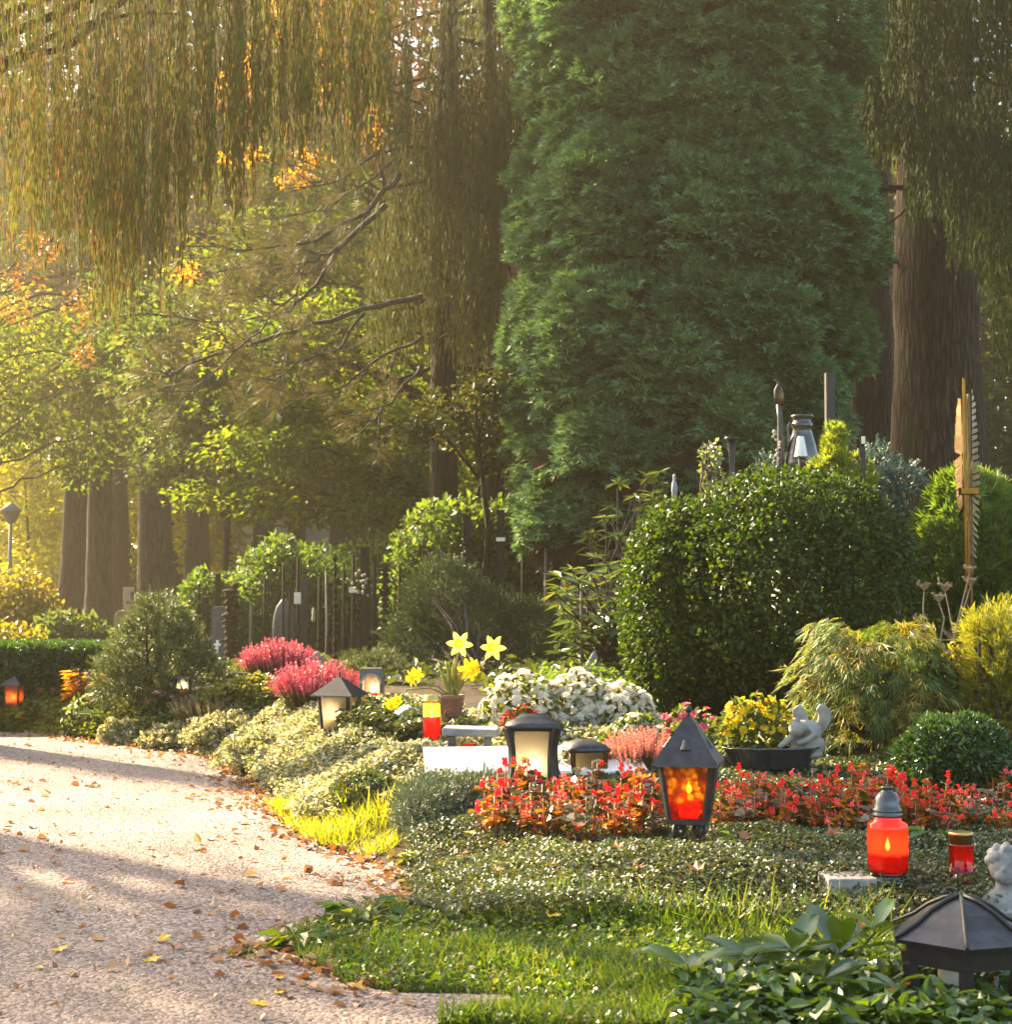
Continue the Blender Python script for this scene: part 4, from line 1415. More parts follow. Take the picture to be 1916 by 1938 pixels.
carpet('dim green ground cover under the trees behind the graves', 'ground_cover', None, 42000, .07, leaf_mat('shade_cover_leaf', [(.03, .045, .012), (.055, .075, .018), (.09, .10, .025)], .35, .5, .3, clump=.8), .16, seed=7,
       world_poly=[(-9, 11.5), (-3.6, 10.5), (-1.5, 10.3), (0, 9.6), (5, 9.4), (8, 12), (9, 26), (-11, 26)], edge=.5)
carpet('fine ground cover climbing the bank behind the box bush', 'ground_cover', None, 16000, .035, L_green, .16, seed=8, world_poly=[(.2, 8.4), (3.6, 8.2), (4.2, 12), (.2, 12)])


def grass(label, name, px_poly, n, h, m, w=.028, seed=0, lean=.45, world_poly=None, kind='stuff'):
    q = area_points(n, np.array([tuple(G(*p))[:2] for p in px_poly]) if world_poly is None else np.array(world_poly))
    z = terrain(q[:, 0], q[:, 1])
    V = np.array([(-w, 0, 0), (w, 0, 0), (w * .8, .5, .06), (-w * .8, .5, .06), (0, 1, .28)])
    tm = (V, [np.array([(0, 1, 2, 3)]), np.array([(3, 2, 4)])])
    ax = np.tile((0., 0, 1), (n, 1)) + rng.normal(size=(n, 3)) * lean * (1, 1, .3)
    hh = h * rng.uniform(.35, 1.2, n) * (.75 + .35 * bumpy(np.c_[q, 0 * z], 6.0, seed))
    b = MB()
    scatter(b, tm, np.c_[q, z - .003], ax, rdir(n), np.maximum(hh, .012))
    return tag(b.build(name, m, smooth=False), label, 'grass', kind=kind)


lawn = [(545, 1768), (640, 1740), (745, 1715), (790, 1735), (1000, 1740), (1400, 1745), (1690, 1765), (1700, 1840), (1320, 1862), (1300, 1945), (830, 1945), (905, 1912), (985, 1898), (955, 1886), (750, 1880), (660, 1864), (600, 1832), (560, 1808)]
grass('short bright lawn grass tongue reaching out over the path', 'grass', lawn, 30000, .055, L_grass, .035, 1, .6)
carpet('small clover leaves among the lawn grass', 'clover', lawn, 9000, .016, L_grass, .035, seed=9, edge=.05)
grass('taller thin grass blades along the edge of the cotoneaster', 'tall_grass', [(900, 1735), (1400, 1735), (1700, 1740), (1690, 1775), (1300, 1775), (900, 1760)], 700, .15, L_grass, .014, 2, .5)
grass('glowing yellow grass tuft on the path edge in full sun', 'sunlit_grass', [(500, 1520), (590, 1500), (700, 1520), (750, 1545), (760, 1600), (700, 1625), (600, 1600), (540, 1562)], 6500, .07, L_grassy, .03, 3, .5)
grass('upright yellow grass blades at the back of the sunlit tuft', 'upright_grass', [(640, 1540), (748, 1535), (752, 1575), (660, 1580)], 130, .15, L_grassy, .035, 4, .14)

# leaf litter: crumbs along the kerbless edge
n = 1500
edge_pts = []
for i in range(3, len(PATH) - 8):
    a, b_ = np.array(PATH[i]), np.array(PATH[i + 1])
    L = np.linalg.norm(b_ - a)
    for _ in range(int(L * 230)):
        edge_pts.append(a + (b_ - a) * rng.random() + rng.normal(size=2) * rng.choice([.03, .06, .13]))
q = np.array(edge_pts)
q2 = area_points(520, np.array([(-2.6, 3.0), (-.3, 3.0), (.0, 3.5), (-.3, 4.8), (-.6, 6.4), (-1.5, 8.6), (-3.2, 9.2), (-2.7, 6.0)]))
q = np.concatenate([q, q2])
b = MB()
scatter(b, blade(.38, .18, .2), np.c_[q, np.maximum(terrain(q[:, 0], q[:, 1]), .004) + .004], jit(np.tile((0., 0, .15), (len(q), 1)), .8) * (1, 1, .3), jit(np.tile((0., 0, 1), (len(q), 1)), .4), rng.uniform(.008, .042, len(q)))
tag(b.build('leaf_litter', L_litter, smooth=False), 'small curled brown leaf crumbs strewn over path and edges', 'leaf litter', kind='stuff')
# ================================================================== STONE, METAL, GLASS
IRON = surf('dark_iron', (.008, .007, .006), (.022, .018, .016), 30, .55, .2, bump=.3, bscale=90, dist=.002)
IRONR = surf('patinated_roof', (.024, .024, .027), (.058, .054, .053), 25, .42, .6, bump=.3, bscale=70, dist=.002)
BRONZE = surf('bronze', (.06, .036, .015), (.13, .08, .032), 20, .32, .9, bump=.2, bscale=60, dist=.002)
BRASS = surf('brass', (.065, .036, .009), (.13, .072, .02), 16, .12, 1.0, bump=.1, bscale=50, dist=.002)
STONE = surf('grey_stone', (.12, .115, .11), (.26, .25, .24), 9, .85, bump=.7, bscale=45, dist=.006)
STONED = surf('dark_granite', (.03, .03, .032), (.075, .072, .072), 30, .4, bump=.1, bscale=60)
STONEL = surf('pale_statue_stone', (.16, .145, .12), (.28, .255, .22), 14, .85, bump=.6, bscale=60, dist=.003)
MARBLE = surf('white_marble', (.74, .72, .66), (.84, .82, .77), 6, .5, bump=.1, bscale=40, dist=.002)
WOODG = surf('weathered_wood', (.075, .055, .042), (.16, .125, .095), 10, .9, bump=.6, bscale=40, stretch=(6, 6, .6))
WOODD = surf('dark_wood', (.022, .015, .011), (.06, .042, .03), 10, .85, bump=.6, bscale=40, stretch=(6, 6, .6))
WHITEP = surf('cream_plaque', (.60, .52, .38), (.74, .66, .50), 20, .6, bump=.1)
ORANGEP = surf('orange_wood_plaque', (.34, .15, .05), (.44, .21, .07), 20, .7, bump=.1)
TERRA = surf('dark_terracotta', (.10, .045, .026), (.19, .085, .05), 12, .8, bump=.5, bscale=40)
BLACKG = surf('black_glazed', (.012, .012, .013), (.03, .03, .032), 10, .22, bump=.05, spec=.7)
REDW = pane_mat('red_candle_cup', (.85, .012, .008), clear=.12)
REDG = pane_mat('red_orange_glass', (.95, .022, .004), clear=.22)
YELW = pane_mat('yellow_candle_cup', (1.0, .62, .02), clear=.15)
REDWAX = leaf_mat('red_wax', [(.62, .010, .008), (.72, .02, .012)], .55, .35, .5, (1.4, .6, .4))
PALEWAX = surf('pale_wax', (.55, .48, .36), (.68, .60, .46), 10, .5, bump=.05)
AMBER = pane_mat('amber_hammered_glass', (1.0, .60, .08), clear=.75, cells=48, dark=(.45, .17, .010))
FROST = pane_mat('frosted_cream_glass', (.96, .90, .76), clear=.3)
CLEARP = pane_mat('clear_pane', (.80, .82, .74), clear=.75)
GOLDLID = surf('gold_lid', (.45, .28, .08), (.62, .42, .14), 12, .28, .95, bump=.05)
FLAME = glow('candle_flame', (1.0, .84, .56), 26.0)


def flame_mb(c, h=.022, r=.0045):
    return MB().lathe([(r * .3, 0), (r * .9, h * .18), (r, h * .32), (r * .7, h * .6), (r * .28, h * .85), (.0004, h)], c, 10)


def flame_light(name, loc, watts):
    l = bpy.data.lights.new(name, 'POINT')
    l.energy = watts; l.color = (1.0, .62, .25); l.shadow_soft_size = .008
    o = bpy.data.objects.new(name, l); COL.objects.link(o); o.location = loc


def candle(label, loc, r, h, m=REDWAX, group='candles burning in the lanterns', flame=True, fh=.024, hollow=False):
    t = thing('candle', label, 'candle', tuple(loc), group=group)
    if hollow:      # burnt down inside: a translucent shell round the flame
        MB().lathe([(r * .2, .001), (r * .97, .001), (r, .004), (r, h - .002), (r * .97, h)], (0, 0, 0), 22, close=False).build('wax', m, t, local=True)
    else:
        MB().lathe([(r * .97, 0), (r, .003), (r, h - .004), (r * .9, h), (r * .25, h - .003)], (0, 0, 0), 20).build('wax', m, t, local=True)
    if flame:
        MB().tube([(0, 0, h - .004), (0, 0, h + .006)], .0008, 5).build('wick', blk, t, local=True)
        flame_mb((0, 0, h + .004), fh, fh * .2).build('flame', FLAME, t, local=True)
    return t


def square_ring(prof, seg=4, wob=0):
    """(half width, z) rings of a square-section solid"""
    return prof


def loft_square(mb, prof, cap=True, n=1, wavy=0.0):
    """square sections (half width, z); n subdivides each side, wavy scallops the last ring downwards"""
    V, F = [], []
    m = 4 * n
    for ri, (hw, z) in enumerate(prof):
        for s in range(4):
            for k in range(n):
                t = -1 + 2 * k / n
                x, y = [(t, -1), (1, t), (-t, 1), (-1, -t)][s]
                dz = -wavy * abs(math.sin((k / n) * PI * 3)) if (wavy and ri == 0) else 0
                V.append((x * hw, y * hw, z + dz))
    for i in range(len(prof) - 1):
        for k in range(m):
            k2 = (k + 1) % m
            F.append((i * m + k, i * m + k2, (i + 1) * m + k2, (i + 1) * m + k))
    if cap:
        F.append(tuple(range(m - 1, -1, -1)))
        F.append(tuple((len(prof) - 1) * m + k for k in range(m)))
    mb.add(V, F)


def cage(mb, w0, z0, w1, z1, r):
    """four corner posts and two square frames of a lantern body"""
    c0 = [(-w0, -w0, z0), (w0, -w0, z0), (w0, w0, z0), (-w0, w0, z0)]
    c1 = [(-w1, -w1, z1), (w1, -w1, z1), (w1, w1, z1), (-w1, w1, z1)]
    for a, b in zip(c0, c1):
        mb.tube([a, b], r, 4)


def panes(t, w0, z0, w1, z1, m, inset=.004, name='pane', dual=True, rim=.0):
    for s in range(4):
        M = Matrix.Rotation(s * PI / 2, 3, 'Z')
        e0, e1 = w0 - inset, w1 - inset
        V = [(-w0 + rim, -e0, z0), (w0 - rim, -e0, z0), (w1 - rim, -e1, z1), (-w1 + rim, -e1, z1)]
        V += [(x, y + .0025, z) for x, y, z in V]
        V = [tuple(M @ Vector(v)) for v in V]
        MB().add(V, [(0, 1, 2, 3), (7, 6, 5, 4), (1, 0, 4, 5), (2, 1, 5, 6), (3, 2, 6, 7), (0, 3, 7, 4)]).build(name, m, t, local=True, smooth=False)


# ---- front lantern: pointed roof, amber glass, scroll feet
fl = G(1305, 1610)
k = S(fl.y)
fl_rz = R(-14)
fl_z = fl.z + .035
ft = thing('grave_lantern', 'tall iron lantern with pointed roof and glowing amber glass in the front bed', 'lantern', (fl.x, fl.y, fl_z), fl_rz, 'grave lanterns')
fh, wb_, wt_ = 36 * k, 34 * k, 47 * k
z0, z1 = fh + .006, fh + 104 * k
b = MB()
for s in range(4):
    a = PI / 4 + s * PI / 2
    # scroll foot
    pts = []
    for i in range(22):
        th = i / 21 * 2.6 * PI
        rr = (.022 - .0145 * i / 21)
        cxr = .043
        pts.append((math.cos(a) * (cxr + rr * math.cos(th - 1.0) - .006), math.sin(a) * (cxr + rr * math.cos(th - 1.0) - .006), .026 + rr * math.sin(th - 1.0)))
    b.tube(pts, .0055, 6)
b.build('scroll_feet', IRON, ft, local=True)
b = MB()
loft_square(b, [(wb_ * .9, fh - .012), (wb_ * 1.08, fh - .010), (wb_ * 1.08, fh + .004), (wb_ * .95, fh + .006)])
b.build('floor_plate', IRON, ft, local=True, smooth=False)
b = MB(); cage(b, wb_, z0, wt_, z1, .0085)
loft_square(b, [(wt_ * 1.04, z1 - .004), (wt_ * 1.04, z1 + .008)])
b.build('frame', IRON, ft, local=True, smooth=False)
panes(ft, wb_, z0, wt_, z1 - .005, AMBER, .002, 'amber_pane', rim=.004)
rh = 88 * k
b = MB(); er = 62 * k
loft_square(b, [(er, z1 + .001), (er * .985, z1 + .006), (er * .80, z1 + rh * .22), (er * .55, z1 + rh * .50), (er * .26, z1 + rh * .82), (er * .07, z1 + rh)], n=12, wavy=.004)
o = b.build('roof', IRONR, ft, local=True, smooth=False)
for s in range(4):
    M = Matrix.Rotation(s * PI / 2, 3, 'Z')
    V = []
    b = MB()
    yv, zv = -er * .70, z1 + rh * .34
    pr = [(-.017, 0), (-.012, .007), (0, .011), (.012, .007), (.017, 0)]
    for (x, h) in pr:
        V.append(tuple(M @ Vector((x, yv - h * .9 - .001, zv)))); V.append(tuple(M @ Vector((x * .5, yv + .014, zv + .026))))
    F = [(2 * i, 2 * i + 2, 2 * i + 3, 2 * i + 1) for i in range(4)]
    b.add(V, F)
    b.build('vent_hood', IRONR, o, local=True)
    b = MB(); b.add([tuple(M @ Vector((x, yv - h * .86, zv + .0004))) for x, h in pr], [(0, 1, 2, 3, 4)]); b.build('vent_slot', blk, o, local=True, smooth=False)
b = MB(); b.lathe([(er * .075, z1 + rh - .004), (er * .05, z1 + rh + .006), (.004, z1 + rh + .009), (.0095, z1 + rh + .014), (.0115, z1 + rh + .021), (.0085, z1 + rh + .028), (.002, z1 + rh + .032)], seg=14)
b.build('ball_finial', IRON, ft, local=True)
candle('thick red candle alight behind the amber glass of the front lantern', (fl.x, fl.y, fl_z + fh + .008), 19 * k, 40 * k, fh=.034, hollow=True)

flame_light('lantern_flame_light', (fl.x, fl.y, fl_z + fh + 32 * k), .20)
# ---- black lantern with frosted pane in the middle bed
b2 = G(1010, 1492)
k = S(b2.y)
bt = thing('grave_lantern', 'black waisted lantern with a rounded cap and cream frosted panes', 'lantern', tuple(b2), R(-6), 'grave lanterns')
hz = 118 * k
z_a, z_b = 14 * k, hz
for sx in (-1, 1):
    for sy in (-1, 1):
        pts, rad = [], []
        for i in range(9):
            t_ = i / 8
            wv = (36 + 7 * (2 * t_ - 1) ** 2 + 3 * t_ - (2 * (1 - t_))) * k
            pts.append((sx * wv, sy * wv, z_a + (z_b - z_a) * t_)); rad.append((9 - 2 * math.sin(t_ * PI)) * k)
        MB().tube(pts, rad, 4).build('corner_post', IRON, bt, local=True, smooth=False)
b = MB(); loft_square(b, [(40 * k, 0), (40 * k, z_a)]); b.build('floor_plate', IRON, bt, local=True, smooth=False)
for s in range(4):
    M = Matrix.Rotation(s * PI / 2, 4, 'Z') @ Matrix.Translation((0, -33 * k, 0))
    out_ = [(-27 * k, z_a), (27 * k, z_a)] + [(27 * k - (i * 54 * k / 10), z_a + (10 + 14 * math.sin(i / 10 * PI) ** 3 * 1.0) * k) for i in range(11)]
    MB().prism(out_, .006, M).build('scalloped_rail', IRON, bt, local=True, smooth=False)
panes(bt, 30 * k, z_a, 33 * k, z_b - 6 * k, FROST, 0, 'frosted_pane')
b = MB(); loft_square(b, [(46 * k, hz - 8 * k), (50 * k, hz), (47 * k, hz + 6 * k), (34 * k, hz + 10 * k), (26 * k, hz + 18 * k), (22 * k, hz + 20 * k)], n=3)
b.build('cap', IRONR, bt, local=True)
candle('low pale candle alight inside the black waisted lantern', (b2.x, b2.y, b2.z + z_a), 17 * k, 20 * k, PALEWAX, fh=.034)

# ---- small bronze lantern behind, half hidden by flowers
b3 = G(1108, 1470)
k = S(b3.y)
t3 = thing('grave_lantern', 'small brown lantern with a domed cap half hidden by begonias', 'lantern', tuple(b3), R(12), 'grave lanterns')
b = MB(); cage(b, 30 * k, 0, 32 * k, 52 * k, 5 * k); loft_square(b, [(33 * k, 0), (33 * k, 7 * k)]); b.build('frame', BRONZE, t3, local=True, smooth=False)
panes(t3, 29 * k, 7 * k, 31 * k, 50 * k, FROST, 0, 'frosted_pane')
b = MB(); loft_square(b, [(38 * k, 48 * k), (40 * k, 53 * k), (32 * k, 62 * k), (16 * k, 68 * k), (4 * k, 70 * k)], n=3); b.build('cap', IRONR, t3, local=True)


def house_lantern(label, px, base, wpx, body, roof, cm, rz=0.0, finial=None, flare=1.0, pane=FROST, roofm=IRONR, frame=IRON, lift=0.0, cand=None, name='grave_lantern'):
    g0 = G(px, base)
    k = S(g0.y)
    t = thing(name, label, 'lantern', (g0.x, g0.y, g0.z + lift), rz, 'grave lanterns')
    w = wpx * k / 2
    b = MB(); cage(b, w * .68 * flare, 0, w * .70, body * k, w * .09)
    loft_square(b, [(w * .72 * flare, 0), (w * .72 * flare, .008)])
    b.build('frame', frame, t, local=True, smooth=False)
    panes(t, w * .66 * flare, .008, w * .68, body * k - .002, pane, 0, 'pane')
    b = MB(); loft_square(b, [(w, body * k - .002), (w * .99, body * k + .004), (w * .52, body * k + roof * k * .55), (w * .10, body * k + roof * k)], n=2)
    b.build('roof', roofm, t, local=True, smooth=False)
    zt = (body + roof) * k
    if finial == 'spike':
        MB().lathe([(.006, zt - .004), (.004, zt + .012), (.008, zt + .018), (.003, zt + .026), (.002, zt + .038), (.005, zt + .043), (.0005, zt + .049)], seg=10).build('finial', IRON, t, local=True)
    elif finial == 'ring':
        MB().tube([(math.cos(a) * .02, 0, zt + .018 + math.sin(a) * .02) for a in np.linspace(0, 2 * PI, 17)], .004, 6).build('handle_ring', IRON, t, local=True)
    else:
        MB().ball((0, 0, zt), .008).build('finial', IRON, t, local=True)
    if cand:
        candle(cand[0], (g0.x, g0.y, g0.z + lift + .009), w * .32, body * k * .35, cand[1], fh=.026)
    return t


house_lantern('house shaped lantern with a low spiked roof and cream panes on the pale ground cover', 642, 1392, 84, 66, 34, IRON, R(-16), 'spike', .86, lift=.02, cand=('pale candle stub inside the spiked house lantern', PALEWAX))
house_lantern('slender dark lantern with clear panes left of the small red candle lantern', 268, 1352, 40, 66, 16, IRON, R(10), 'ring', 1.0, CLEARP, lift=.06, cand=('unlit looking pale candle in the slender clear lantern', PALEWAX))
house_lantern('squat rust brown lantern at the far left edge of the path', 26, 1362, 40, 48, 16, IRON, R(-8), None, .95, pane_mat('rusty_glass', (.75, .30, .12), clear=.3), lift=.05, frame=BRONZE, cand=('small red candle inside the squat rust brown lantern', REDWAX))
house_lantern('little black lantern with a red candle below the pink rose plant', 346, 1345, 36, 40, 10, IRON, R(4), None, 1.0, CLEARP, lift=.07, cand=('tiny red candle inside the little black lantern by the spruce mound', REDWAX))

# niche lantern with rounded arch
n0 = G(704, 1345)
k = S(n0.y)
nt_ = thing('niche_lantern', 'arched stone niche holding a red candle behind the house shaped lantern', 'lantern', tuple(n0))
outl = [(-22 * k, 0), (-22 * k, 76 * k), (-18 * k, 80 * k), (18 * k, 80 * k), (22 * k, 76 * k), (22 * k, 0), (16 * k, 0), (16 * k, 50 * k)] + [(16 * k * math.cos(a), 50 * k + 16 * k * math.sin(a)) for a in np.linspace(.2, PI - .2, 9)] + [(-16 * k, 50 * k), (-16 * k, 0)]
MB().prism(outl, .11).build('arch_front', STONED, nt_, local=True, smooth=False)
MB().box((0, .05, 34 * k), (31 * k, .012, 66 * k)).build('back_panel', surf('copper_back', (.16, .07, .03), (.24, .11, .045), 12, .5, .3), nt_, local=True, smooth=False)
b = MB(); b.tube([(19 * k * math.cos(a), -.058, 50 * k + 19 * k * math.sin(a)) for a in np.linspace(.05, PI - .05, 15)], .006, 6); b.build('arch_moulding', STONE, nt_, local=True)
candle('red candle alight inside the arched niche', (n0.x + .005, n0.y - .01, n0.z + 3 * k), 9.5 * k, 30 * k, fh=.045)

# tall red and yellow grave candle
c1 = G(817, 1425)
k = S(c1.y)
ct = thing('grave_candle', 'tall red grave candle with a yellow lit top and gold lid beside the brown pot', 'grave candle', tuple(c1), 0, 'grave candles')
r_ = 16.5 * k
MB().lathe([(r_ * .96, 0), (r_, .004), (r_, 66 * k), (r_ * .99, 67 * k)], seg=22, close=True).build('red_cup', REDW, ct, local=True)
MB().lathe([(r_ * .99, 67.5 * k), (r_ * .99, 90 * k), (r_ * .93, 93 * k)], seg=22, close=True).build('yellow_top', YELW, ct, local=True)
MB().lathe([(r_ * .95, 93.2 * k), (r_ * 1.03, 94 * k), (r_ * 1.03, 99 * k), (r_ * .93, 101 * k), (r_ * .90, 106 * k), (r_ * .80, 108 * k)], seg=22).build('lid', GOLDLID, ct, local=True)
flame_mb((0, -.004, 66 * k), .04, .006).build('flame', FLAME, ct, local=True)

# little dark stone shelter with a red candle (front of the white slab)
s0 = G(892, 1448)
k = S(s0.y)
sh = thing('stone_shelter', 'small rough slate roofed shelter over a red candle behind the white slab', 'stone shelter', tuple(s0), R(-4))
for sx in (-36, 32):
    MB().box((sx * k, 0, 27 * k), (11 * k, .10, 54 * k)).build('side_stone', STONED, sh, local=True, smooth=False)
b = MB(); b.box((0, -.005, 63 * k), (104 * k, .15, 15 * k), ry=R(1)); o = b.build('roof_slab', STONE, sh, local=True, smooth=False); bev(o, .008, 2)
c0 = thing('grave_candle', 'round red candle glass glowing under the slate shelter', 'grave candle', (s0.x - 4 * k, s0.y - .02, s0.z + .008), 0, 'grave candles')
MB().lathe([(13 * k, 0), (18 * k, 6 * k), (19 * k, 20 * k), (16 * k, 33 * k), (12 * k, 37 * k)], seg=20).build('red_cup', REDW, c0, local=True)
flame_mb((0, -19.2 * k, 12 * k), .02, .004).build('flame', FLAME, c0, local=True)

# big red candle jar with black dome
j0 = G(1682, 1694)
k = S(j0.y)
jt = thing('candle_jar', 'red glass candle jar with a black domed lid on the front bed', 'grave candle', (j0.x, j0.y, j0.z + .028), R(20), 'grave candles')
b = MB(); b.lathe([(37 * k, 0), (39 * k, 4 * k), (38 * k, 9 * k), (30 * k, 11 * k), (29 * k, 18 * k), (33 * k, 20 * k)], seg=28); b.build('foot', BLACKG, jt, local=True)
prof = [(30 * k, 20 * k), (35.5 * k, 25 * k), (36.5 * k, 32 * k), (36.5 * k, 104 * k), (35.5 * k, 112 * k), (26 * k, 117 * k), (26 * k, 127 * k)]
b = MB()
V, F = [], []
sg = 32
for r_, z_ in prof:
    for i in range(sg):
        a = 2 * PI * i / sg
        rr = r_ * (1 + .05 * math.cos(8 * a)) if 24 * k < z_ < 113 * k else r_
        V.append((rr * math.cos(a), rr * math.sin(a), z_))
for i in range(len(prof) - 1):
    for q_ in range(sg):
        F.append((i * sg + q_, i * sg + (q_ + 1) % sg, (i + 1) * sg + (q_ + 1) % sg, (i + 1) * sg + q_))
b.add(V, F); b.build('glass_jar', REDG, jt, local=True)
MB().lathe([(27 * k, 24 * k), (27 * k, 60 * k), (10 * k, 61 * k)], seg=20).build('wax', leaf_mat('orange_wax', [(.75, .10, .02), (.85, .14, .03)], .4, .4, .4, (1.2, .8, .4)), jt, local=True)
flame_mb((0, 0, 61 * k), .034, .0065).build('flame', FLAME, jt, local=True)
b = MB(); b.lathe([(28 * k, 124 * k), (29 * k, 126 * k), (29 * k, 130 * k), (27 * k, 132 * k), (28 * k, 135 * k), (28 * k, 138 * k), (25 * k, 141 * k), (25 * k, 150 * k), (22 * k, 160 * k), (16 * k, 169 * k), (11 * k, 171 * k), (10 * k, 176 * k), (12 * k, 177 * k), (12 * k, 180 * k), (4 * k, 181 * k)], seg=28)
b.build('domed_lid', BLACKG, jt, local=True)

# small red candle with gold lid
j1 = G(1821, 1690)
k = S(j1.y)
t1 = thing('grave_candle', 'small straight red candle with a gold lid at the right of the front bed', 'grave candle', (j1.x, j1.y, j1.z + .026), 0, 'grave candles')
MB().lathe([(27 * k, 0), (27 * k, 3 * k), (22.5 * k, 5 * k), (22.5 * k, 66 * k), (23.5 * k, 68 * k), (22 * k, 70 * k)], seg=24).build('red_cup', REDW, t1, local=True)
MB().lathe([(21.5 * k, 70.3 * k), (21.5 * k, 86 * k), (23.5 * k, 87 * k), (23.5 * k, 91 * k), (18 * k, 92 * k)], seg=24).build('lid', GOLDLID, t1, local=True)

# dark lantern in the lower right corner
d8 = 3.45
c8 = P(1822, 1850, d8)
k = S(d8)
t8 = thing('grave_lantern', 'big dark bronze lantern with a curved ribbed roof in the lower right corner', 'lantern', (c8.x, d8, tz(c8.x, d8)), R(18), 'grave lanterns')
zr = P(1822, 1775, d8).z - tz(c8.x, d8)
zt = P(1822, 1697, d8).z - tz(c8.x, d8)
b = MB(); hx = PI / 6
b.lathe([(138 * k, zr), (142 * k, zr + 8 * k), (128 * k, zr + 14 * k), (96 * k, zr + 30 * k), (66 * k, zr + 52 * k), (34 * k, zr + 68 * k), (12 * k, zt - .002), (2 * k, zt)], seg=6)
o = b.build('roof', IRONR, t8, local=True, smooth=False)
b = MB()
for s in range(6):
    a = s * PI / 3
    pts = [(r_ * math.cos(a), r_ * math.sin(a), z_ + .003) for r_, z_ in [(142 * k, zr + 8 * k), (128 * k, zr + 15 * k), (96 * k, zr + 31 * k), (66 * k, zr + 53 * k), (34 * k, zr + 69 * k), (6 * k, zt)]]
    b.tube(pts, .0045, 6)
b.build('roof_ribs', IRON, o, local=True)
b = MB(); b.lathe([(112 * k, zr - 40 * k), (120 * k, zr - 2 * k), (132 * k, zr + .001)], seg=6); b.build('collar', IRON, t8, local=True, smooth=False)
b = MB()
for s in range(6):
    a = s * PI / 3
    b.tube([(98 * k * math.cos(a), 98 * k * math.sin(a), 0), (112 * k * math.cos(a), 112 * k * math.sin(a), zr - 38 * k)], 15 * k, 6)
b.lathe([(108 * k, 0), (108 * k, 14 * k)], seg=6)
b.build('frame', IRON, t8, local=True, smooth=False)
candle('cream pillar candle standing inside the big corner lantern', (c8.x - .02, d8 - .005, tz(c8.x, d8) + 14 * k), 28 * k, 84 * k, PALEWAX, flame=False)

# ================================================================== STONES AND STATUES
w0, w1 = G(803, 1478), G(1215, 1462)
k = S(w0.y)
o = MB()
ang = math.atan2(w1.y - w0.y, w1.x - w0.x)
o.box(((w0.x + w1.x) / 2, (w0.y + w1.y) / 2 + .03, (w0.z + w1.z) / 2 + .045), (math.hypot(w1.x - w0.x, w1.y - w0.y), .30, .05), rz=ang, rx=R(13))
o = bev(tag(o.build('border_slab', MARBLE, loc=tuple(w0), smooth=False), 'long white stone border slab blazing in the sun', 'border stone'), .006)


def rock(name, label, px, base, wpx, hpx, m, seed, cat='stone', tip=0.0, dy=.7, jag=.22, group=None):
    g0 = G(px, base)
    k = S(g0.y)
    rg = np.random.default_rng(seed)
    V, F = [], []
    sg, rn = 13, 8
    for i in range(rn + 1):
        th = i / rn
        z_ = hpx * k * th
        rr = math.sqrt(max(0, 1 - (th ** (1.6 if tip or jag > .15 else 4.5)) * (.97))) * (1 - tip * th)
        for q_ in range(sg):
            a = 2 * PI * q_ / sg
            j = 1 + (rg.random() - .5) * jag
            V.append((g0.x + wpx * k / 2 * rr * math.cos(a) * j + tip * .3 * wpx * k * th * .4, g0.y + wpx * k / 2 * dy * rr * math.sin(a) * j, g0.z - .02 + z_ * (1 + (rg.random() - .5) * jag * .3)))
    for i in range(rn):
        for q_ in range(sg):
            F.append((i * sg + q_, i * sg + (q_ + 1) % sg, (i + 1) * sg + (q_ + 1) % sg, (i + 1) * sg + q_))
    F.append(tuple(rn * sg + q_ for q_ in range(sg)))
    o = MB().add(V, F).build(name, m, loc=tuple(g0), smooth=True)
    return tag(o, label, cat, group)


rock('boulder', 'pale rounded boulder blazing white left of the tall red candle', 772, 1400, 96, 72, MARBLE, 3, 'stone')
rock('standing_stone', 'pointed dark grey standing stone behind the white chrysanthemums', 1122, 1300, 54, 72, STONE, 4, 'gravestone', tip=.55, dy=.45)
rock('standing_stone', 'rounded grey stone rising behind the pink heather', 601, 1278, 34, 48, STONE, 5, 'gravestone', dy=.4, jag=.1)
rock('round_stone', 'small white round stone beside the spiked house lantern', 671, 1368, 28, 26, MARBLE, 6, 'stone', jag=.08)
rock('standing_stone', 'tall dark rounded gravestone behind the tall pink heather', 538, 1262, 50, 132, STONED, 7, 'gravestone', dy=.3, jag=.06)
b = MB(); sl = G(1606, 1702); k = S(sl.y)
b.box((sl.x, sl.y + .01, sl.z + .036), (92 * k, .12, .05), rz=R(3))
bev(tag(b.build('stone_slab', STONE, loc=tuple(sl), smooth=False), 'flat grey stone slab half sunk left of the red candle jar', 'stone'), .005)
b = MB(); sl = G(466, 1325); k = S(sl.y)
b.box((sl.x, sl.y, sl.z + .10), (72 * k, .2, .012), rz=R(8), ry=R(5)); o = b.build('board', WOODD, loc=tuple(sl), smooth=False)
b = MB()
bench = tag(o, 'thin dark tilted board in front of the heather planter', 'board')
for dx in (-26, 26):
    MB().box((sl.x + dx * k, sl.y, sl.z + .045), (.015, .12, .10)).build('leg', WOODD, bench, smooth=False)
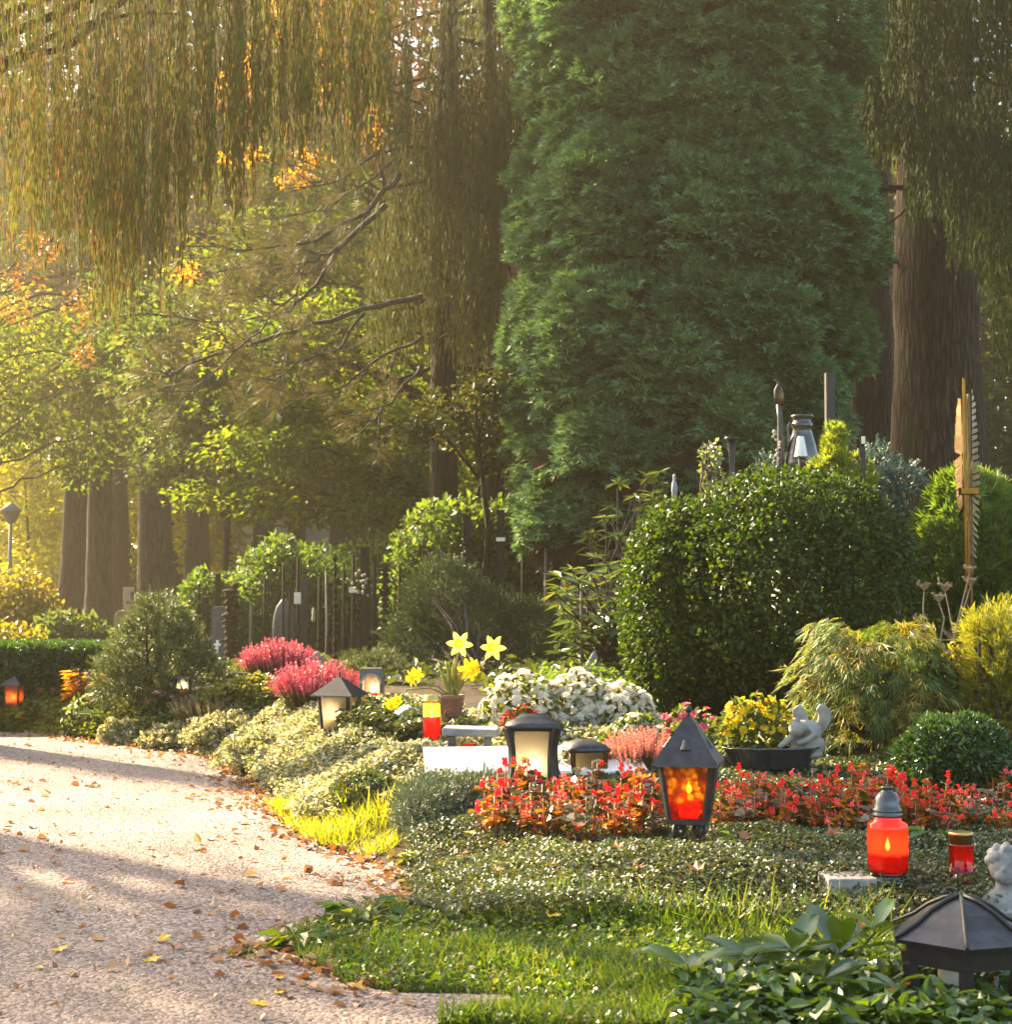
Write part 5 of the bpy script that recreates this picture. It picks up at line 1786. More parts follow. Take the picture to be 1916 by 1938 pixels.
for i, (px, base, wp, hp_, m_, lab) in enumerate([(45, 1268, 36, 50, surf('mossy_yellow_stone', (.16, .14, .02), (.30, .26, .04), 12, .9, bump=.5), 'mossy yellow arched gravestone above the far left hedge'),
                                                  (229, 1205, 22, 50, surf('olive_stone', (.15, .14, .07), (.24, .21, .11), 12, .9), 'olive gravestone between the left trunks'),
                                                  (243, 1190, 18, 78, surf('beige_stone', (.36, .25, .16), (.46, .33, .22), 12, .9), 'tall beige slab between the left trunks')]):
    g0 = G(px, base); k = S(g0.y)
    ol = [(-wp / 2 * k, 0), (wp / 2 * k, 0), (wp / 2 * k, hp_ * .7 * k)] + ([(wp / 2 * k * math.cos(a), hp_ * .7 * k + hp_ * .3 * k * math.sin(a)) for a in np.linspace(.3, PI - .3, 7)] if i != 2 else [(wp / 2 * k, hp_ * k), (-wp / 2 * k, hp_ * k)]) + [(-wp / 2 * k, hp_ * .7 * k)]
    o = MB().prism(ol, .14, Matrix.Translation(tuple(g0))).build('gravestone', m_, loc=tuple(g0), smooth=False)
    bev(tag(o, lab, 'gravestone'), .01)

# kneeling angel leaning on folded arms
p0 = G(1458, 1462)
a0 = P(1514, 1440, p0.y - .01); a0.z = p0.z + .03
k = S(a0.y)
b = MB()
zb = 22 * k
def E(x, y, z, rx, ry, rz_):
    b.ball((x * k, y * k, z * k), (rx * k, ry * k, rz_ * k), 18, 12)
E(18, 10, 36, 34, 26, 22)        # folded legs and skirt
E(22, 8, 58, 22, 20, 26)         # torso bending forward
E(8, 0, 72, 18, 15, 13)          # shoulders
b.tube([(16 * k, -8 * k, 72 * k), (26 * k, -16 * k, 58 * k), (10 * k, -22 * k, 48 * k), (-8 * k, -20 * k, 42 * k)], [8 * k, 7 * k, 6 * k, 5 * k], 10)
b.tube([(-4 * k, -4 * k, 70 * k), (-16 * k, -12 * k, 54 * k), (-34 * k, -16 * k, 40 * k), (-42 * k, -16 * k, 34 * k)], [8 * k, 7 * k, 6 * k, 4.5 * k], 10)
b.ball((-8 * k, -14 * k, 68 * k), (15.5 * k, 15.5 * k, 15 * k), 18, 12)
b.ball((-8 * k, -12 * k, 84 * k), (8 * k, 8 * k, 7 * k), 14, 9)
for sgn, xx in ((-1, 8), (1, 40)):
    pts, rad = [], []
    for i in range(9):
        t_ = i / 8
        pts.append(((xx + sgn * 0 + (-12 + 20 * t_ if sgn < 0 else 14 * math.sin(t_ * PI) - 2) ) * k, (14 + 6 * t_) * k, (108 - 52 * t_ + (8 * math.sin(t_ * PI))) * k)); rad.append((5 + 9 * math.sin(.3 + t_ * 2.5)) * k)
    b.tube(pts, rad, 10, flat=.5)
E(0, 4, 20, 46, 28, 12)
ang_ = b.build('angel_statue', STONEL, loc=tuple(a0), local=True)
ang_.location = tuple(a0)
rm = ang_.modifiers.new('remesh', 'REMESH'); rm.mode = 'VOXEL'; rm.voxel_size = .0045; rm.use_smooth_shade = True
sm = ang_.modifiers.new('smooth', 'SMOOTH'); sm.iterations = 3; sm.factor = .5
tag(ang_, 'pale stone angel kneeling with bowed head on folded arms behind the black planter', 'statue')

# cherub bust at the right edge
ch = P(1905, 1700, 4.15)
k = S(4.15)
b = MB()
b.ball((0, 0, 62 * k), (31 * k, 33 * k, 38 * k), 20, 14)
b.ball((-6 * k, -26 * k, 46 * k), (17 * k, 12 * k, 17 * k), 14, 10)
b.ball((-12 * k, -30 * k, 58 * k), (6 * k, 8 * k, 8 * k), 10, 8)
b.ball((-20 * k, -24 * k, 44 * k), (9 * k, 9 * k, 8 * k), 10, 8); b.ball((4 * k, -28 * k, 44 * k), (9 * k, 9 * k, 8 * k), 10, 8)
rg = np.random.default_rng(2)
for _ in range(46):
    d = rdir(1)[0]; d[2] = abs(d[2]) * .9 + .05
    if d[1] < -.55 and d[2] < .55: continue
    b.ball((d[0] * 32 * k, d[1] * 34 * k, 62 * k + d[2] * 38 * k), (8 * k, 8 * k, 8 * k), 8, 6)
b.tube([(0, 4 * k, 34 * k), (2 * k, 6 * k, 10 * k)], [17 * k, 20 * k], 12)
b.ball((4 * k, 6 * k, -8 * k), (48 * k, 32 * k, 30 * k), 18, 12)
b.lathe([(34 * k, -60 * k), (30 * k, -30 * k), (34 * k, -20 * k)], seg=16)
chb = b.build('cherub_bust', STONE, local=True, loc=tuple(ch))
rm = chb.modifiers.new('remesh', 'REMESH'); rm.mode = 'VOXEL'; rm.voxel_size = .0035; rm.use_smooth_shade = True
tag(chb, 'grey stone cherub head with curls at the right edge above the corner lantern', 'statue')

# ================================================================== GRAVE POSTS AND CROSSES
POSTM = surf('dark_post', (.012, .009, .007), (.034, .025, .019), 14, .9, bump=.5, spec=.06, stretch=(6, 6, .6))


def gp(px, base_py, dmin=None):
    g0 = G(px, base_py)
    return g0, S(g0.y)


def post(label, px, top, base, wpx, m, kind='plain', name='grave_post', plaque=None, lean=0.0, d=None, cross=None, deco=None, group='grave posts and rods'):
    if d is None:
        g0, k = gp(px, base)
        if g0.y > 15.8:
            d = 15.2 + (g0.y - 15.8) * .35
            g0 = P(px, base, d); g0.z = tz(g0.x, d); k = S(d)
    else:
        g0 = P(px, base, d); g0.z = tz(g0.x, d); k = S(d)
    ztop = P(px, top, g0.y).z
    t = thing(name, label, 'grave post', tuple(g0), group=group)
    w = wpx * k / 2 * (1.35 if group == 'grave posts and rods' and g0.y > 14 else 1)
    x, y = g0.x, g0.y
    b = MB()
    if kind == 'plain':
        b.box((x, y, (g0.z - .05 + ztop) / 2), (2 * w, 2 * w, ztop - g0.z + .05), ry=lean)
    elif kind == 'rod':
        b.tube([(x, y, g0.z - .05), (x + lean, y, (g0.z + ztop) / 2), (x, y, ztop)], [w, w, w * .8], 8)
    elif kind == 'beaded':
        rg = np.random.default_rng(int(px))
        z_ = g0.z - .03
        prof = []
        while z_ < ztop:
            st = rg.uniform(.035, .075)
            bw = w * rg.uniform(.9, 1.9)
            prof += [(w * .45, z_), (bw, z_ + st * .35), (bw * .8, z_ + st * .6), (w * .45, z_ + st)]
            z_ += st
        b.lathe([(r_, z2) for r_, z2 in prof], (x, y, 0), 7)
        for q_ in range(18):
            zz = rg.uniform(g0.z + .1, ztop); a = rg.random() * 6.3
            b.ball((x + math.cos(a) * w * 1.5, y + math.sin(a) * w * 1.5, zz), w * rg.uniform(.25, .5), 6, 4)
    elif kind == 'turned':
        H = ztop - g0.z
        prof = [(.35, -.03), (.35, .18), (.9, .22), (1.3, .27), (.9, .31), (.4, .34), (.35, .5), (1.2, .56), (1.5, .63), (.8, .7), (.4, .73), (1.0, .8), (1.1, .86), (.3, .92), (.2, 1.0)]
        b.lathe([(w * r_, g0.z + z2 * H) for r_, z2 in prof], (x, y, 0), 12)
    b.build('shaft', m, t, smooth=(kind != 'plain'))
    if plaque:
        py, pw, ph, pm = plaque
        zc = P(px, py, y).z
        MB().box((x, y - w - .014, zc), (pw * k, .022, ph * k)).build('plaque', pm, t, smooth=False)
    if cross:
        py, cw = cross
        zc = P(px, py, y).z
        MB().box((x, y, zc), (cw * k, 2 * w * 1.05, 2 * w)).build('crossbar', m, t, smooth=False)
    if deco:
        py, rr, dm = deco
        zc = P(px, py, y).z
        b = MB(); rg = np.random.default_rng(int(px) + 1)
        if rr < 16:
            b.lathe([(.2 * rr * k, -rr * k), (.32 * rr * k, -.6 * rr * k), (.2 * rr * k, 0), (.3 * rr * k, .3 * rr * k), (.14 * rr * k, .5 * rr * k), (.22 * rr * k, .75 * rr * k), (.02 * rr * k, rr * k)], (x, y - w - .02, zc), 10)
        for _ in range(26 if rr >= 16 else 0):
            b.ball((x + rg.normal() * rr * k * .5, y - w - rr * k * .3, zc + rg.normal() * rr * k * .5), rr * k * .13, 7, 5)
        b.build('ornament', dm, t)
    return t


PALE = surf('pale_ornament', (.22, .19, .15), (.36, .31, .25), 16, .7)
post('black square post with a small carved figure at its foot, left of the plaque post', 884, 975, 1150, 10, POSTM, 'plain', deco=(1050, 22, IRON), d=14.6)
post('tall brown post with a narrow white plaque against the green climber', 948, 965, 1215, 11, POSTM, 'plain', plaque=(1021, 17, 7, WHITEP), d=14.5)
post('dark turned post with two swellings beside the ornate iron rod', 777, 1040, 1240, 13, IRON, 'turned')
post('ornate beaded iron rod standing right of the thick dark post', 728, 1068, 1262, 12, POSTM, 'beaded')
post('thick dark wooden post with a wreath of pale blossoms halfway up', 690, 1035, 1258, 12, POSTM, 'plain', deco=(1108, 24, PALE))
post('thin rod carrying a small cream plaque left of the thick dark post', 668, 1050, 1256, 5, POSTM, 'rod', plaque=(1116, 15, 11, WHITEP))
post('tall beaded iron rod in the middle of the rods above the heather', 633, 1055, 1290, 7, POSTM, 'beaded')
post('plain weathered rod just left of the tall beaded rod', 616, 1080, 1290, 5, WOODG, 'rod', lean=.01)
post('thin post with a white figurine halfway up', 594, 1115, 1250, 5, POSTM, 'plain', deco=(1163, 14, PALE))
post('thin rod with a stacked cream plaque before a dark post', 563, 1055, 1240, 5, POSTM, 'rod', plaque=(1132, 13, 22, WHITEP))
post('short square dark post close behind the stacked plaque rod', 574, 1096, 1236, 12, IRON, 'plain')
post('slim rod at the top of the pale green bush', 535, 1068, 1238, 4, POSTM, 'rod')
post('dark post rising from the dark stone left of the heather', 411, 1086, 1236, 7, POSTM, 'plain')
post('broad black stele with a small white cross at its foot', 416, 1148, 1240, 20, STONED, 'plain', name='grave_stele')
post('dark carved stele with pale flecks right of the black one', 432, 1122, 1246, 13, POSTM, 'beaded', name='grave_stele')
post('slim carved dark stele furthest right of the dark trio', 443, 1104, 1246, 8, POSTM, 'beaded', name='grave_stele')
post('short dark post to the right of the dwarf spruce tip', 389, 1130, 1236, 6, POSTM, 'plain')
post('short pale weathered post above the dwarf spruce', 359, 1110, 1220, 5, WOODG, 'rod')
post('short dark post at the foot of the thickest left trunk', 345, 1124, 1218, 5, POSTM, 'plain')
post('thin grey rod among leaves left of the pink heather', 474, 1140, 1250, 5, WOODG, 'rod')
post('thin dark rod just right of the ornate beaded iron rod', 745, 1180, 1256, 4, POSTM, 'rod')
post('grey green rod in front of the climber right of the plaque post', 1034, 1035, 1200, 6, WOODG, 'rod', d=14.6)
post('slim pale rod amid the rhododendron leaves', 1101, 1105, 1260, 5, WOODG, 'rod', d=10.2)
for px_, tp_, bs_, wp_, lab_ in [(500, 1098, 1246, 4, 'thin dark rod at the left flank of the pale green bush'), (547, 1112, 1240, 4, 'thin dark rod left of the stacked plaque rod'), (604, 1092, 1262, 5, 'dark rod just right of the white figurine post'),
                              (650, 1064, 1262, 4, 'thin dark rod between the tall beaded rod and the small plaque rod'), (708, 1052, 1262, 7, 'dark post between the wreath post and the ornate beaded rod'), (756, 1070, 1256, 5, 'dark rod immediately left of the turned post'),
                              (812, 1058, 1230, 5, 'thin dark rod right of the turned post'), (846, 1090, 1220, 5, 'short dark rod at the left edge of the dark juniper'), (990, 1050, 1210, 5, 'thin dark rod right of the tall plaque post'), (376, 1104, 1226, 4, 'thin dark rod left of the black stele')]:
    post(lab_, px_, tp_, bs_, wp_, POSTM, 'rod', d=14.7 if px_ > 770 else None)
post('wooden cross with an orange plaque between the left trunks', 249, 1120, 1200, 5, WOODG, 'plain', name='grave_cross', plaque=(1156, 16, 7, ORANGEP), cross=(1140, 22), group='grave crosses')
post('small white cross leaning on the foot of the black stele', 411, 1212, 1242, 4, surf('white_wood', (.6, .56, .48), (.75, .70, .6), 10, .7), 'plain', name='grave_cross', cross=(1220, 12), d=13.5, group='grave crosses')

# dark monument box with a red flower, behind the rhododendron
g0 = P(1075, 1110, 13.0); k = S(13.0)
t = thing('dark_monument', 'slate grey monument with a red flower behind the rhododendron', 'gravestone', (g0.x, 13.0, tz(g0.x, 13.0)))
MB().box((g0.x, 13.0, (g0.z + tz(g0.x, 13.0)) / 2), (24 * k, .12, g0.z - tz(g0.x, 13.0) + 40 * k)).build('slab', STONED, t, smooth=False)
b = MB()
for q_ in range(8):
    b.ball((g0.x - .01 + rng.normal() * .012, 12.92, g0.z + rng.normal() * .012), .012, 7, 5)
b.build('red_flower', surf('red_silk', (.5, .04, .02), (.6, .08, .03), 10, .6), t)

# ---- things seen above the box bush
def stand(label, px, py_base, d):
    p = P(px, py_base, d)
    return p, S(d)


ud = 9.9
u0 = P(1518, 905, ud); k = S(ud); zb = tz(u0.x, ud)
t = thing('urn', 'dark glazed urn with a narrow neck standing behind the box bush', 'urn', (u0.x, ud, zb))
MB().box((u0.x, ud, (zb + u0.z) / 2 - .02), (.34, .3, u0.z - zb + .04)).build('pedestal', STONE, t, smooth=False)
zz = lambda py: P(1518, py, ud).z
MB().lathe([(20 * k, zz(905)), (34 * k, zz(895)), (33 * k, zz(870)), (28 * k, zz(845)), (22 * k, zz(825)), (18 * k, zz(812)), (21 * k, zz(808)), (21 * k, zz(802)), (18 * k, zz(799)), (18 * k, zz(793)), (23 * k, zz(789)), (22 * k, zz(786)), (14 * k, zz(786)), (13 * k, zz(800))], (u0.x + .005, ud, 0), 24, sx=.95).build('vessel', BLACKG, t)
b = MB(); b.tube([(u0.x - 20 * k, ud - .01, zz(800)), (u0.x - 27 * k, ud - .02, zz(812)), (u0.x - 25 * k, ud - .02, zz(835)), (u0.x - 30 * k, ud - .02, zz(855))], .011, 8); b.build('handle', BLACKG, t)
fd = 9.75
f0 = P(1517, 890, fd); k = S(fd)
t = thing('white_lamp_shade', 'small white pleated cone standing in front of the dark urn', 'ornament', (f0.x, fd, tz(f0.x, fd)))
zz = lambda py: P(1517, py, fd).z
MB().tube([(f0.x - .01, fd, tz(f0.x, fd)), (f0.x - .01, fd, zz(862))], .006, 8).build('stem', WOODG, t)
V, F = [], []
for i, (r_, py) in enumerate([(12, 864), (5.5, 826)]):
    for q_ in range(24):
        a = 2 * PI * q_ / 24
        rr = r_ * k * (1 + (.06 if q_ % 2 else -.03))
        V.append((f0.x + rr * math.cos(a), fd + rr * math.sin(a), zz(py)))
for q_ in range(24):
    F.append((q_, (q_ + 1) % 24, 24 + (q_ + 1) % 24, 24 + q_))
F.append(tuple(24 + q_ for q_ in range(24)))
MB().add(V, F).build('cone', surf('white_pleat', (.62, .60, .55), (.74, .72, .66), 10, .6), t, smooth=False)

sd0 = 9.9
s0 = P(1476, 890, sd0); k = S(sd0)
t = thing('serpent_post', 'slender bronze post topped by a curling serpent head behind the box bush', 'grave post', (s0.x, sd0, tz(s0.x, sd0)))
q_ = lambda px, py: tuple(P(px, py, sd0))
MB().tube([(s0.x, sd0, tz(s0.x, sd0))] + [q_(1478, 880), q_(1478, 840), q_(1477, 790), q_(1474, 765)], [7 * k, 7 * k, 6 * k, 5 * k, 4 * k], 10).build('shaft', IRONR, t)
MB().tube([q_(1473, 765), q_(1469, 750), q_(1469, 738), q_(1474, 728), q_(1473, 722), q_(1466, 719)], [3 * k, 3 * k, 3 * k, 2.6 * k, 2.2 * k, 1 * k], 8).build('serpent_neck', IRONR, t)
b = MB(); b.ball(q_(1477, 750), (7 * k, 6 * k, 20 * k), 12, 8); b.build('serpent_hood', BRONZE, t)
b = MB(); rg = np.random.default_rng(8)
for i in range(14):
    b.ball(tuple(np.array(q_(1472 + rg.normal() * 4, 818 + i * 5)) + (0, -.03, 0)), k * rg.uniform(2, 4), 7, 5)
b.build('pale_studs', PALE, t)

post('thick dark square post left of the shaded trunk, above the lime conifer', 1573, 706, 900, 17, IRON, 'plain', d=10.6)
post('thin dark candle post with a pale tip right of the lime conifer', 1634, 828, 940, 9, IRON, 'plain', d=9.2, plaque=(834, 6, 14, WHITEP))
vd = 9.3
v0 = P(1386, 890, vd); k = S(vd)
t = thing('trumpet_vase', 'slim dark metal trumpet vase above the left of the box bush', 'vase', (v0.x, vd, tz(v0.x, vd)))
zz = lambda py: P(1386, py, vd).z
MB().lathe([(7 * k, tz(v0.x, vd)), (6 * k, zz(900)), (5.5 * k, zz(880)), (7 * k, zz(855)), (9 * k, zz(835)), (13 * k, zz(830)), (13.5 * k, zz(828)), (11 * k, zz(828)), (6 * k, zz(850))], (v0.x, vd, 0), 18).build('vessel', IRONR, t)
g0 = P(1277, 920, 10.2); k = S(10.2)
t = thing('figurine', 'tiny blue grey figurine left of the box bush top', 'ornament', (g0.x, 10.2, tz(g0.x, 10.2)))
zz = lambda py: P(1277, py, 10.2).z
MB().lathe([(5 * k, tz(g0.x, 10.2)), (5 * k, zz(932)), (6 * k, zz(928)), (5 * k, zz(915)), (2.5 * k, zz(910)), (3.2 * k, zz(905)), (2.5 * k, zz(900)), (1 * k, zz(897))], (g0.x, 10.2, 0), 10).build('figure', surf('blue_grey_glaze', (.12, .13, .17), (.22, .23, .28), 8, .4), t)

# brass winged monument
wd_ = 8.0
w0 = P(1834, 1235, wd_); k = S(wd_)
t = thing('brass_monument', 'tall brass cross monument with feathered wings catching the sun', 'monument', (w0.x, wd_, tz(w0.x, wd_)))
zb = tz(w0.x, wd_)
zz = lambda py: P(1834, py, wd_).z
b = MB(); b.box((P(1826, 900, wd_).x, wd_, (zb + zz(716)) / 2), (5.5 * k, .035, zz(716) - zb)); bev(b.build('front_bar', BRASS, t, smooth=False), .003)
b = MB(); b.box((P(1839, 900, wd_).x, wd_ + .03, (zb + zz(745)) / 2), (5.5 * k, .03, zz(745) - zb)); bev(b.build('rear_bar', BRONZE, t, smooth=False), .003)
b = MB(); b.box((P(1832, 930, wd_).x, wd_ - .02, zz(930)), (34 * k, .05, 14 * k)); bev(b.build('crossbar', BRASS, t, smooth=False), .004)
rg = np.random.default_rng(3)
for sgn, cx_, y0_, y1_, wmax in ((1, 1842, 742, 1105, 20), (-1, 1824, 760, 960, 9)):
    b = MB()
    nF = 30
    for i in range(nF):
        f_ = i / (nF - 1)
        py = y0_ + (y1_ - y0_) * f_
        L = wmax * (math.sin(PI * min(1, f_ * .95 + .06)) ** .6) * rg.uniform(.85, 1.1)
        xa, za = P(cx_, py, wd_).x, zz(py)
        dn = -(6 + 8 * f_) if f_ > .5 else 6
        V = [(xa, wd_ + .01, za - 5 * k), (xa, wd_ + .01, za + 5 * k), (xa + sgn * L * k, wd_ + .06, za + dn * k + 3 * k), (xa + sgn * L * k * 1.05, wd_ + .06, za + dn * k - 3 * k)]
        V += [(x, y + .006, z) for x, y, z in V]
        b.add(V, [(0, 1, 2, 3), (7, 6, 5, 4), (1, 0, 4, 5), (2, 1, 5, 6), (3, 2, 6, 7), (0, 3, 7, 4)])
    b.build('feathered_wing', BRONZE, t, smooth=False)

# dark flat bowl edge behind the maple
g0 = P(1688, 1240, 7.3); k = S(7.3)
t = thing('bronze_bowl', 'brown bowl rim showing between laceleaf maple and box bush', 'bowl', (g0.x, 7.3, tz(g0.x, 7.3)))
zz = lambda py: P(1688, py, 7.3).z
MB().lathe([(14 * k, tz(g0.x, 7.3)), (14 * k, zz(1262)), (20 * k, zz(1255)), (30 * k, zz(1228)), (31 * k, zz(1224)), (27 * k, zz(1226)), (18 * k, zz(1246))], (g0.x, 7.3, 0), 20).build('bowl', TERRA, t)

# black scalloped planter with the yellow chrysanthemum
p0 = G(1458, 1462)
k = S(p0.y)
plt = thing('scalloped_planter', 'black glazed planter with a scalloped rim before the angel statue', 'planter', (p0.x, p0.y, p0.z + .02))
V, F = [], []
sg = 56
ring = [(70, 0), (74, 10), (84, 30), (90, 34), (93, 36), (88, 37), (80, 32)]
for r_, z_ in ring:
    for i in range(sg):
        a = 2 * PI * i / sg
        sc = (1 + .035 * abs(math.sin(a * 5))) if z_ > 5 else 1
        sq = 1 / max(abs(math.cos(a)), abs(math.sin(a)) * 1.0) ** .35
        V.append((r_ * k * sc * math.cos(a) * sq, r_ * k * sc * math.sin(a) * .55 * sq, z_ * k * 1.05 + (0.003 * abs(math.sin(a * 5)) if z_ > 33 else 0)))
for i in range(len(ring) - 1):
    for q_ in range(sg):
        F.append((i * sg + q_, i * sg + (q_ + 1) % sg, (i + 1) * sg + (q_ + 1) % sg, (i + 1) * sg + q_))
F.append(tuple((len(ring) - 1) * sg + q_ for q_ in range(sg)))
MB().add(V, F).build('bowl', BLACKG, plt, local=True)

# brown pot
pp = G(853, 1402)
k = S(pp.y)
pt = thing('flower_pot', 'tapered brown pot with a moulded spiral holding the daffodils', 'flower pot', tuple(pp))
zo = P(853, 1373, pp.y).z - pp.z
MB().lathe([(18 * k, 0), (19 * k, zo), (24.5 * k, zo + 48 * k), (26.5 * k, zo + 50 * k), (26.5 * k, zo + 58 * k), (23 * k, zo + 58 * k), (22 * k, zo + 50 * k)], seg=24).build('pot', TERRA, pt, local=True)
b = MB(); b.tube([((.2 + i * .35) * 2.1 * k * math.cos(i * .7), -(21.5 * k) - .002 + .0006 * i * 0, zo + 24 * k + (.2 + i * .35) * 2.1 * k * math.sin(i * .7)) for i in range(17)], .0035, 6); b.build('spiral_relief', TERRA, pt, local=True)
MB().lathe([(22 * k, zo + 48 * k), (10 * k, zo + 49 * k)], seg=16).build('potting_soil', soil, pt, local=True)
POT = (pp.x, pp.y, pp.z + zo + 48 * k, k)
# ================================================================== FLOWERS
P_white = leaf_mat('white_petal', [(.62, .58, .48), (.74, .71, .62), (.80, .78, .70)], .6, .6, .2, (1.15, 1.1, 1.0), 6, .8)
P_yel = leaf_mat('yellow_petal', [(.62, .42, .008), (.75, .55, .012), (.80, .64, .02)], .45, .5, .3, (1.2, 1.15, .6), 6, .8)
P_yelw = leaf_mat('cream_petal', [(.80, .66, .16), (.84, .74, .26)], .65, .5, .3, (1.2, 1.1, .5), 6, .8)
P_red = leaf_mat('begonia_red', [(.50, .012, .010), (.66, .022, .014), (.72, .05, .03)], .4, .45, .35, (1.3, .8, .6), 6, .85)
P_pink = leaf_mat('pink_petal', [(.55, .05, .11), (.70, .12, .20), (.78, .30, .34)], .4, .5, .3, (1.2, 1, 1), 6, .85)
P_coral = leaf_mat('coral_petal', [(.60, .06, .06), (.70, .12, .10), (.74, .20, .16)], .4, .5, .3, (1.3, .9, .8), 6, .85)
P_mag = leaf_mat('magenta_petal', [(.62, .01, .30), (.75, .03, .42), (.80, .10, .50)], .45, .5, .3, (1.2, 1, 1.1), 6, .85)
P_dusty = leaf_mat('dusty_rose_petal', [(.34, .14, .13), (.50, .26, .24), (.62, .42, .38)], .4, .5, .3, (1.2, 1, 1), 6, .85)
L_beg = leaf_mat('begonia_leaf', [(.030, .042, .012), (.06, .055, .014), (.24, .08, .015), (.42, .20, .02), (.05, .06, .016), (.34, .11, .02)], .45, .28, .6, (1.9, 1.3, .4), 5, .85)
L_chry = leaf_mat('chrysanthemum_leaf', [(.040, .065, .014), (.065, .095, .02), (.12, .13, .028)], .4, .45, .35, (1.9, 1.7, .4), 5, .8)
L_daff = leaf_mat('daffodil_leaf', [(.16, .19, .03), (.24, .25, .045), (.30, .28, .07)], .5, .35, .5, (1.5, 1.4, .4), 5, .8)
STEMG = leaf_mat('green_stem', [(.12, .13, .03), (.22, .19, .05)], .3, .5, .4)
STEMR = leaf_mat('red_stem', [(.22, .05, .015), (.36, .12, .025)], .35, .4, .4, (1.6, 1.2, .4))
DRY = leaf_mat('dry_umbel', [(.30, .20, .12), (.42, .30, .19), (.50, .38, .26)], .3, .7, .2, (1.3, 1.1, .7))


def rosette(n=9, w=.20, cup=.35, inner=True, seed=1):
    """a flower head of radius 1 facing +y (petals spread in xz), centre at the origin"""
    V, F = [], []
    rings = [(n, 1.0, cup)] + ([(max(5, n - 2), .62, cup + .45)] if inner else [])
    for m_, L, c in rings:
        for i in range(m_):
            a = 2 * PI * (i + (.5 if L < 1 else 0)) / m_
            d = np.array((math.cos(a), c, math.sin(a))); d /= np.linalg.norm(d)
            s = np.array((-math.sin(a), 0, math.cos(a)))
            k = len(V)
            V += [np.zeros(3), d * L * .55 + s * w, d * L, d * L * .55 - s * w]
            F.append((k, k + 1, k + 2, k + 3))
    return np.array(V), [np.array(F)]


MUM = rosette(11, .24, .3)
ROSE = rosette(6, .42, .35)
BEG = rosette(4, .45, .25)


def cushion(name, label, base, r, h, n_leaf, n_flow, fsize, petal, leafsize, seed, up_only=.15, group=None, face=(-.3, .15, .9), leafm=None, cat='flowers', mum=MUM):
    """a rounded flowering plant: leafy dome with blossoms over its surface"""
    t = thing(name, label, cat, tuple(base), group=group)
    b = MB()
    c = (base[0], base[1], base[2] + .01)
    p, nr = shell(n_leaf, c, (r[0], r[1], h * .95), .08, .5, 5, seed, -.05)
    scatter(b, BL, p, jit(nr, .6), jit(nr, .5), leafsize * rng.uniform(.6, 1.3, len(p)))
    b.build('leaves', leafm or L_chry, t, smooth=False)
    b = MB()
    p, nr = shell(n_flow, c, (r[0], r[1], h), .10, .10 if petal is not P_white else .16, 5, seed, up_only)
    scatter(b, mum, p, jit(nr * .8 + np.array(face if petal is not P_white else (-.5, .2, .5)) * .5, .3), rdir(len(p)), fsize * rng.uniform(.75, 1.2, len(p)))
    b.build('blossoms', petal, t, smooth=False)
    return t


def at_s(px, py):
    g0 = G(px, py)
    return g0, S(g0.y)


for i, (px, by, rx, h, nf, lab) in enumerate([
        (985, 1395, 76, 128, 260, 'white chrysanthemum cushion right behind the brown pot, leaves showing in front'),
        (1088, 1392, 84, 120, 420, 'white chrysanthemum cushion in the middle of the white row, fully in bloom'),
        (1170, 1400, 72, 112, 380, 'white chrysanthemum cushion touching the left flank of the box bush'),
        (1205, 1425, 46, 70, 150, 'small cream chrysanthemum in front of the box bush'),
        (1040, 1430, 60, 62, 170, 'low white chrysanthemum directly behind the black waisted lantern')]):
    g0, k = at_s(px, by)
    cushion('chrysanthemum', lab, g0, (rx * k * 1.08, rx * k * .95), h * k * .92, 700, int(nf * 1.15), .023, P_white, .035, 40 + i, group='white chrysanthemums')
g0, k = at_s(990, 1412)
cushion('red_primrose', 'mixed red and white flowers in front of the white chrysanthemum cushion', g0, (52 * k, 40 * k), 70 * k, 260, 55, .020, P_red, .03, 50, leafm=L_chry)
b = MB()

# yellow chrysanthemum in the black planter
zt = P(1447, 1412, p0.y).z
cushion('yellow_chrysanthemum', 'bright yellow chrysanthemum mound in the black scalloped planter', (P(1438, 1400, p0.y).x, p0.y + .07, p0.z + .065), (76 * S(p0.y), .075), (P(1440, 1325, p0.y).z - p0.z - .05), 700, 85, .022, P_yel, .034, 61, up_only=.35, face=(-.1, -.5, .8))

# pink roses / cyclamen behind the front lantern
for i, (px, by, rx, h, nf, pm, lab) in enumerate([
        (1310, 1420, 66, 80, 34, P_pink, 'pink and red flowering plant right above the pointed lantern roof'),
        (1160, 1446, 24, 52, 16, P_mag, 'bright magenta cyclamen beside the small brown lantern'),
        (318, 1352, 46, 56, 34, P_dusty, 'dusty pink rose plant above the little black lantern'),
        (1215, 1550, 34, 74, 12, P_pink, 'pink edged flowers left of the pointed front lantern')]):
    g0, k = at_s(px, by)
    cushion('flowering_plant', lab, g0, (rx * k, rx * k * .7), h * k, 260, nf, .021 if i != 2 else .03, pm, .04 if i != 2 else .05, 70 + i, up_only=.3, mum=ROSE, leafm=L_chry if i != 3 else L_beg)

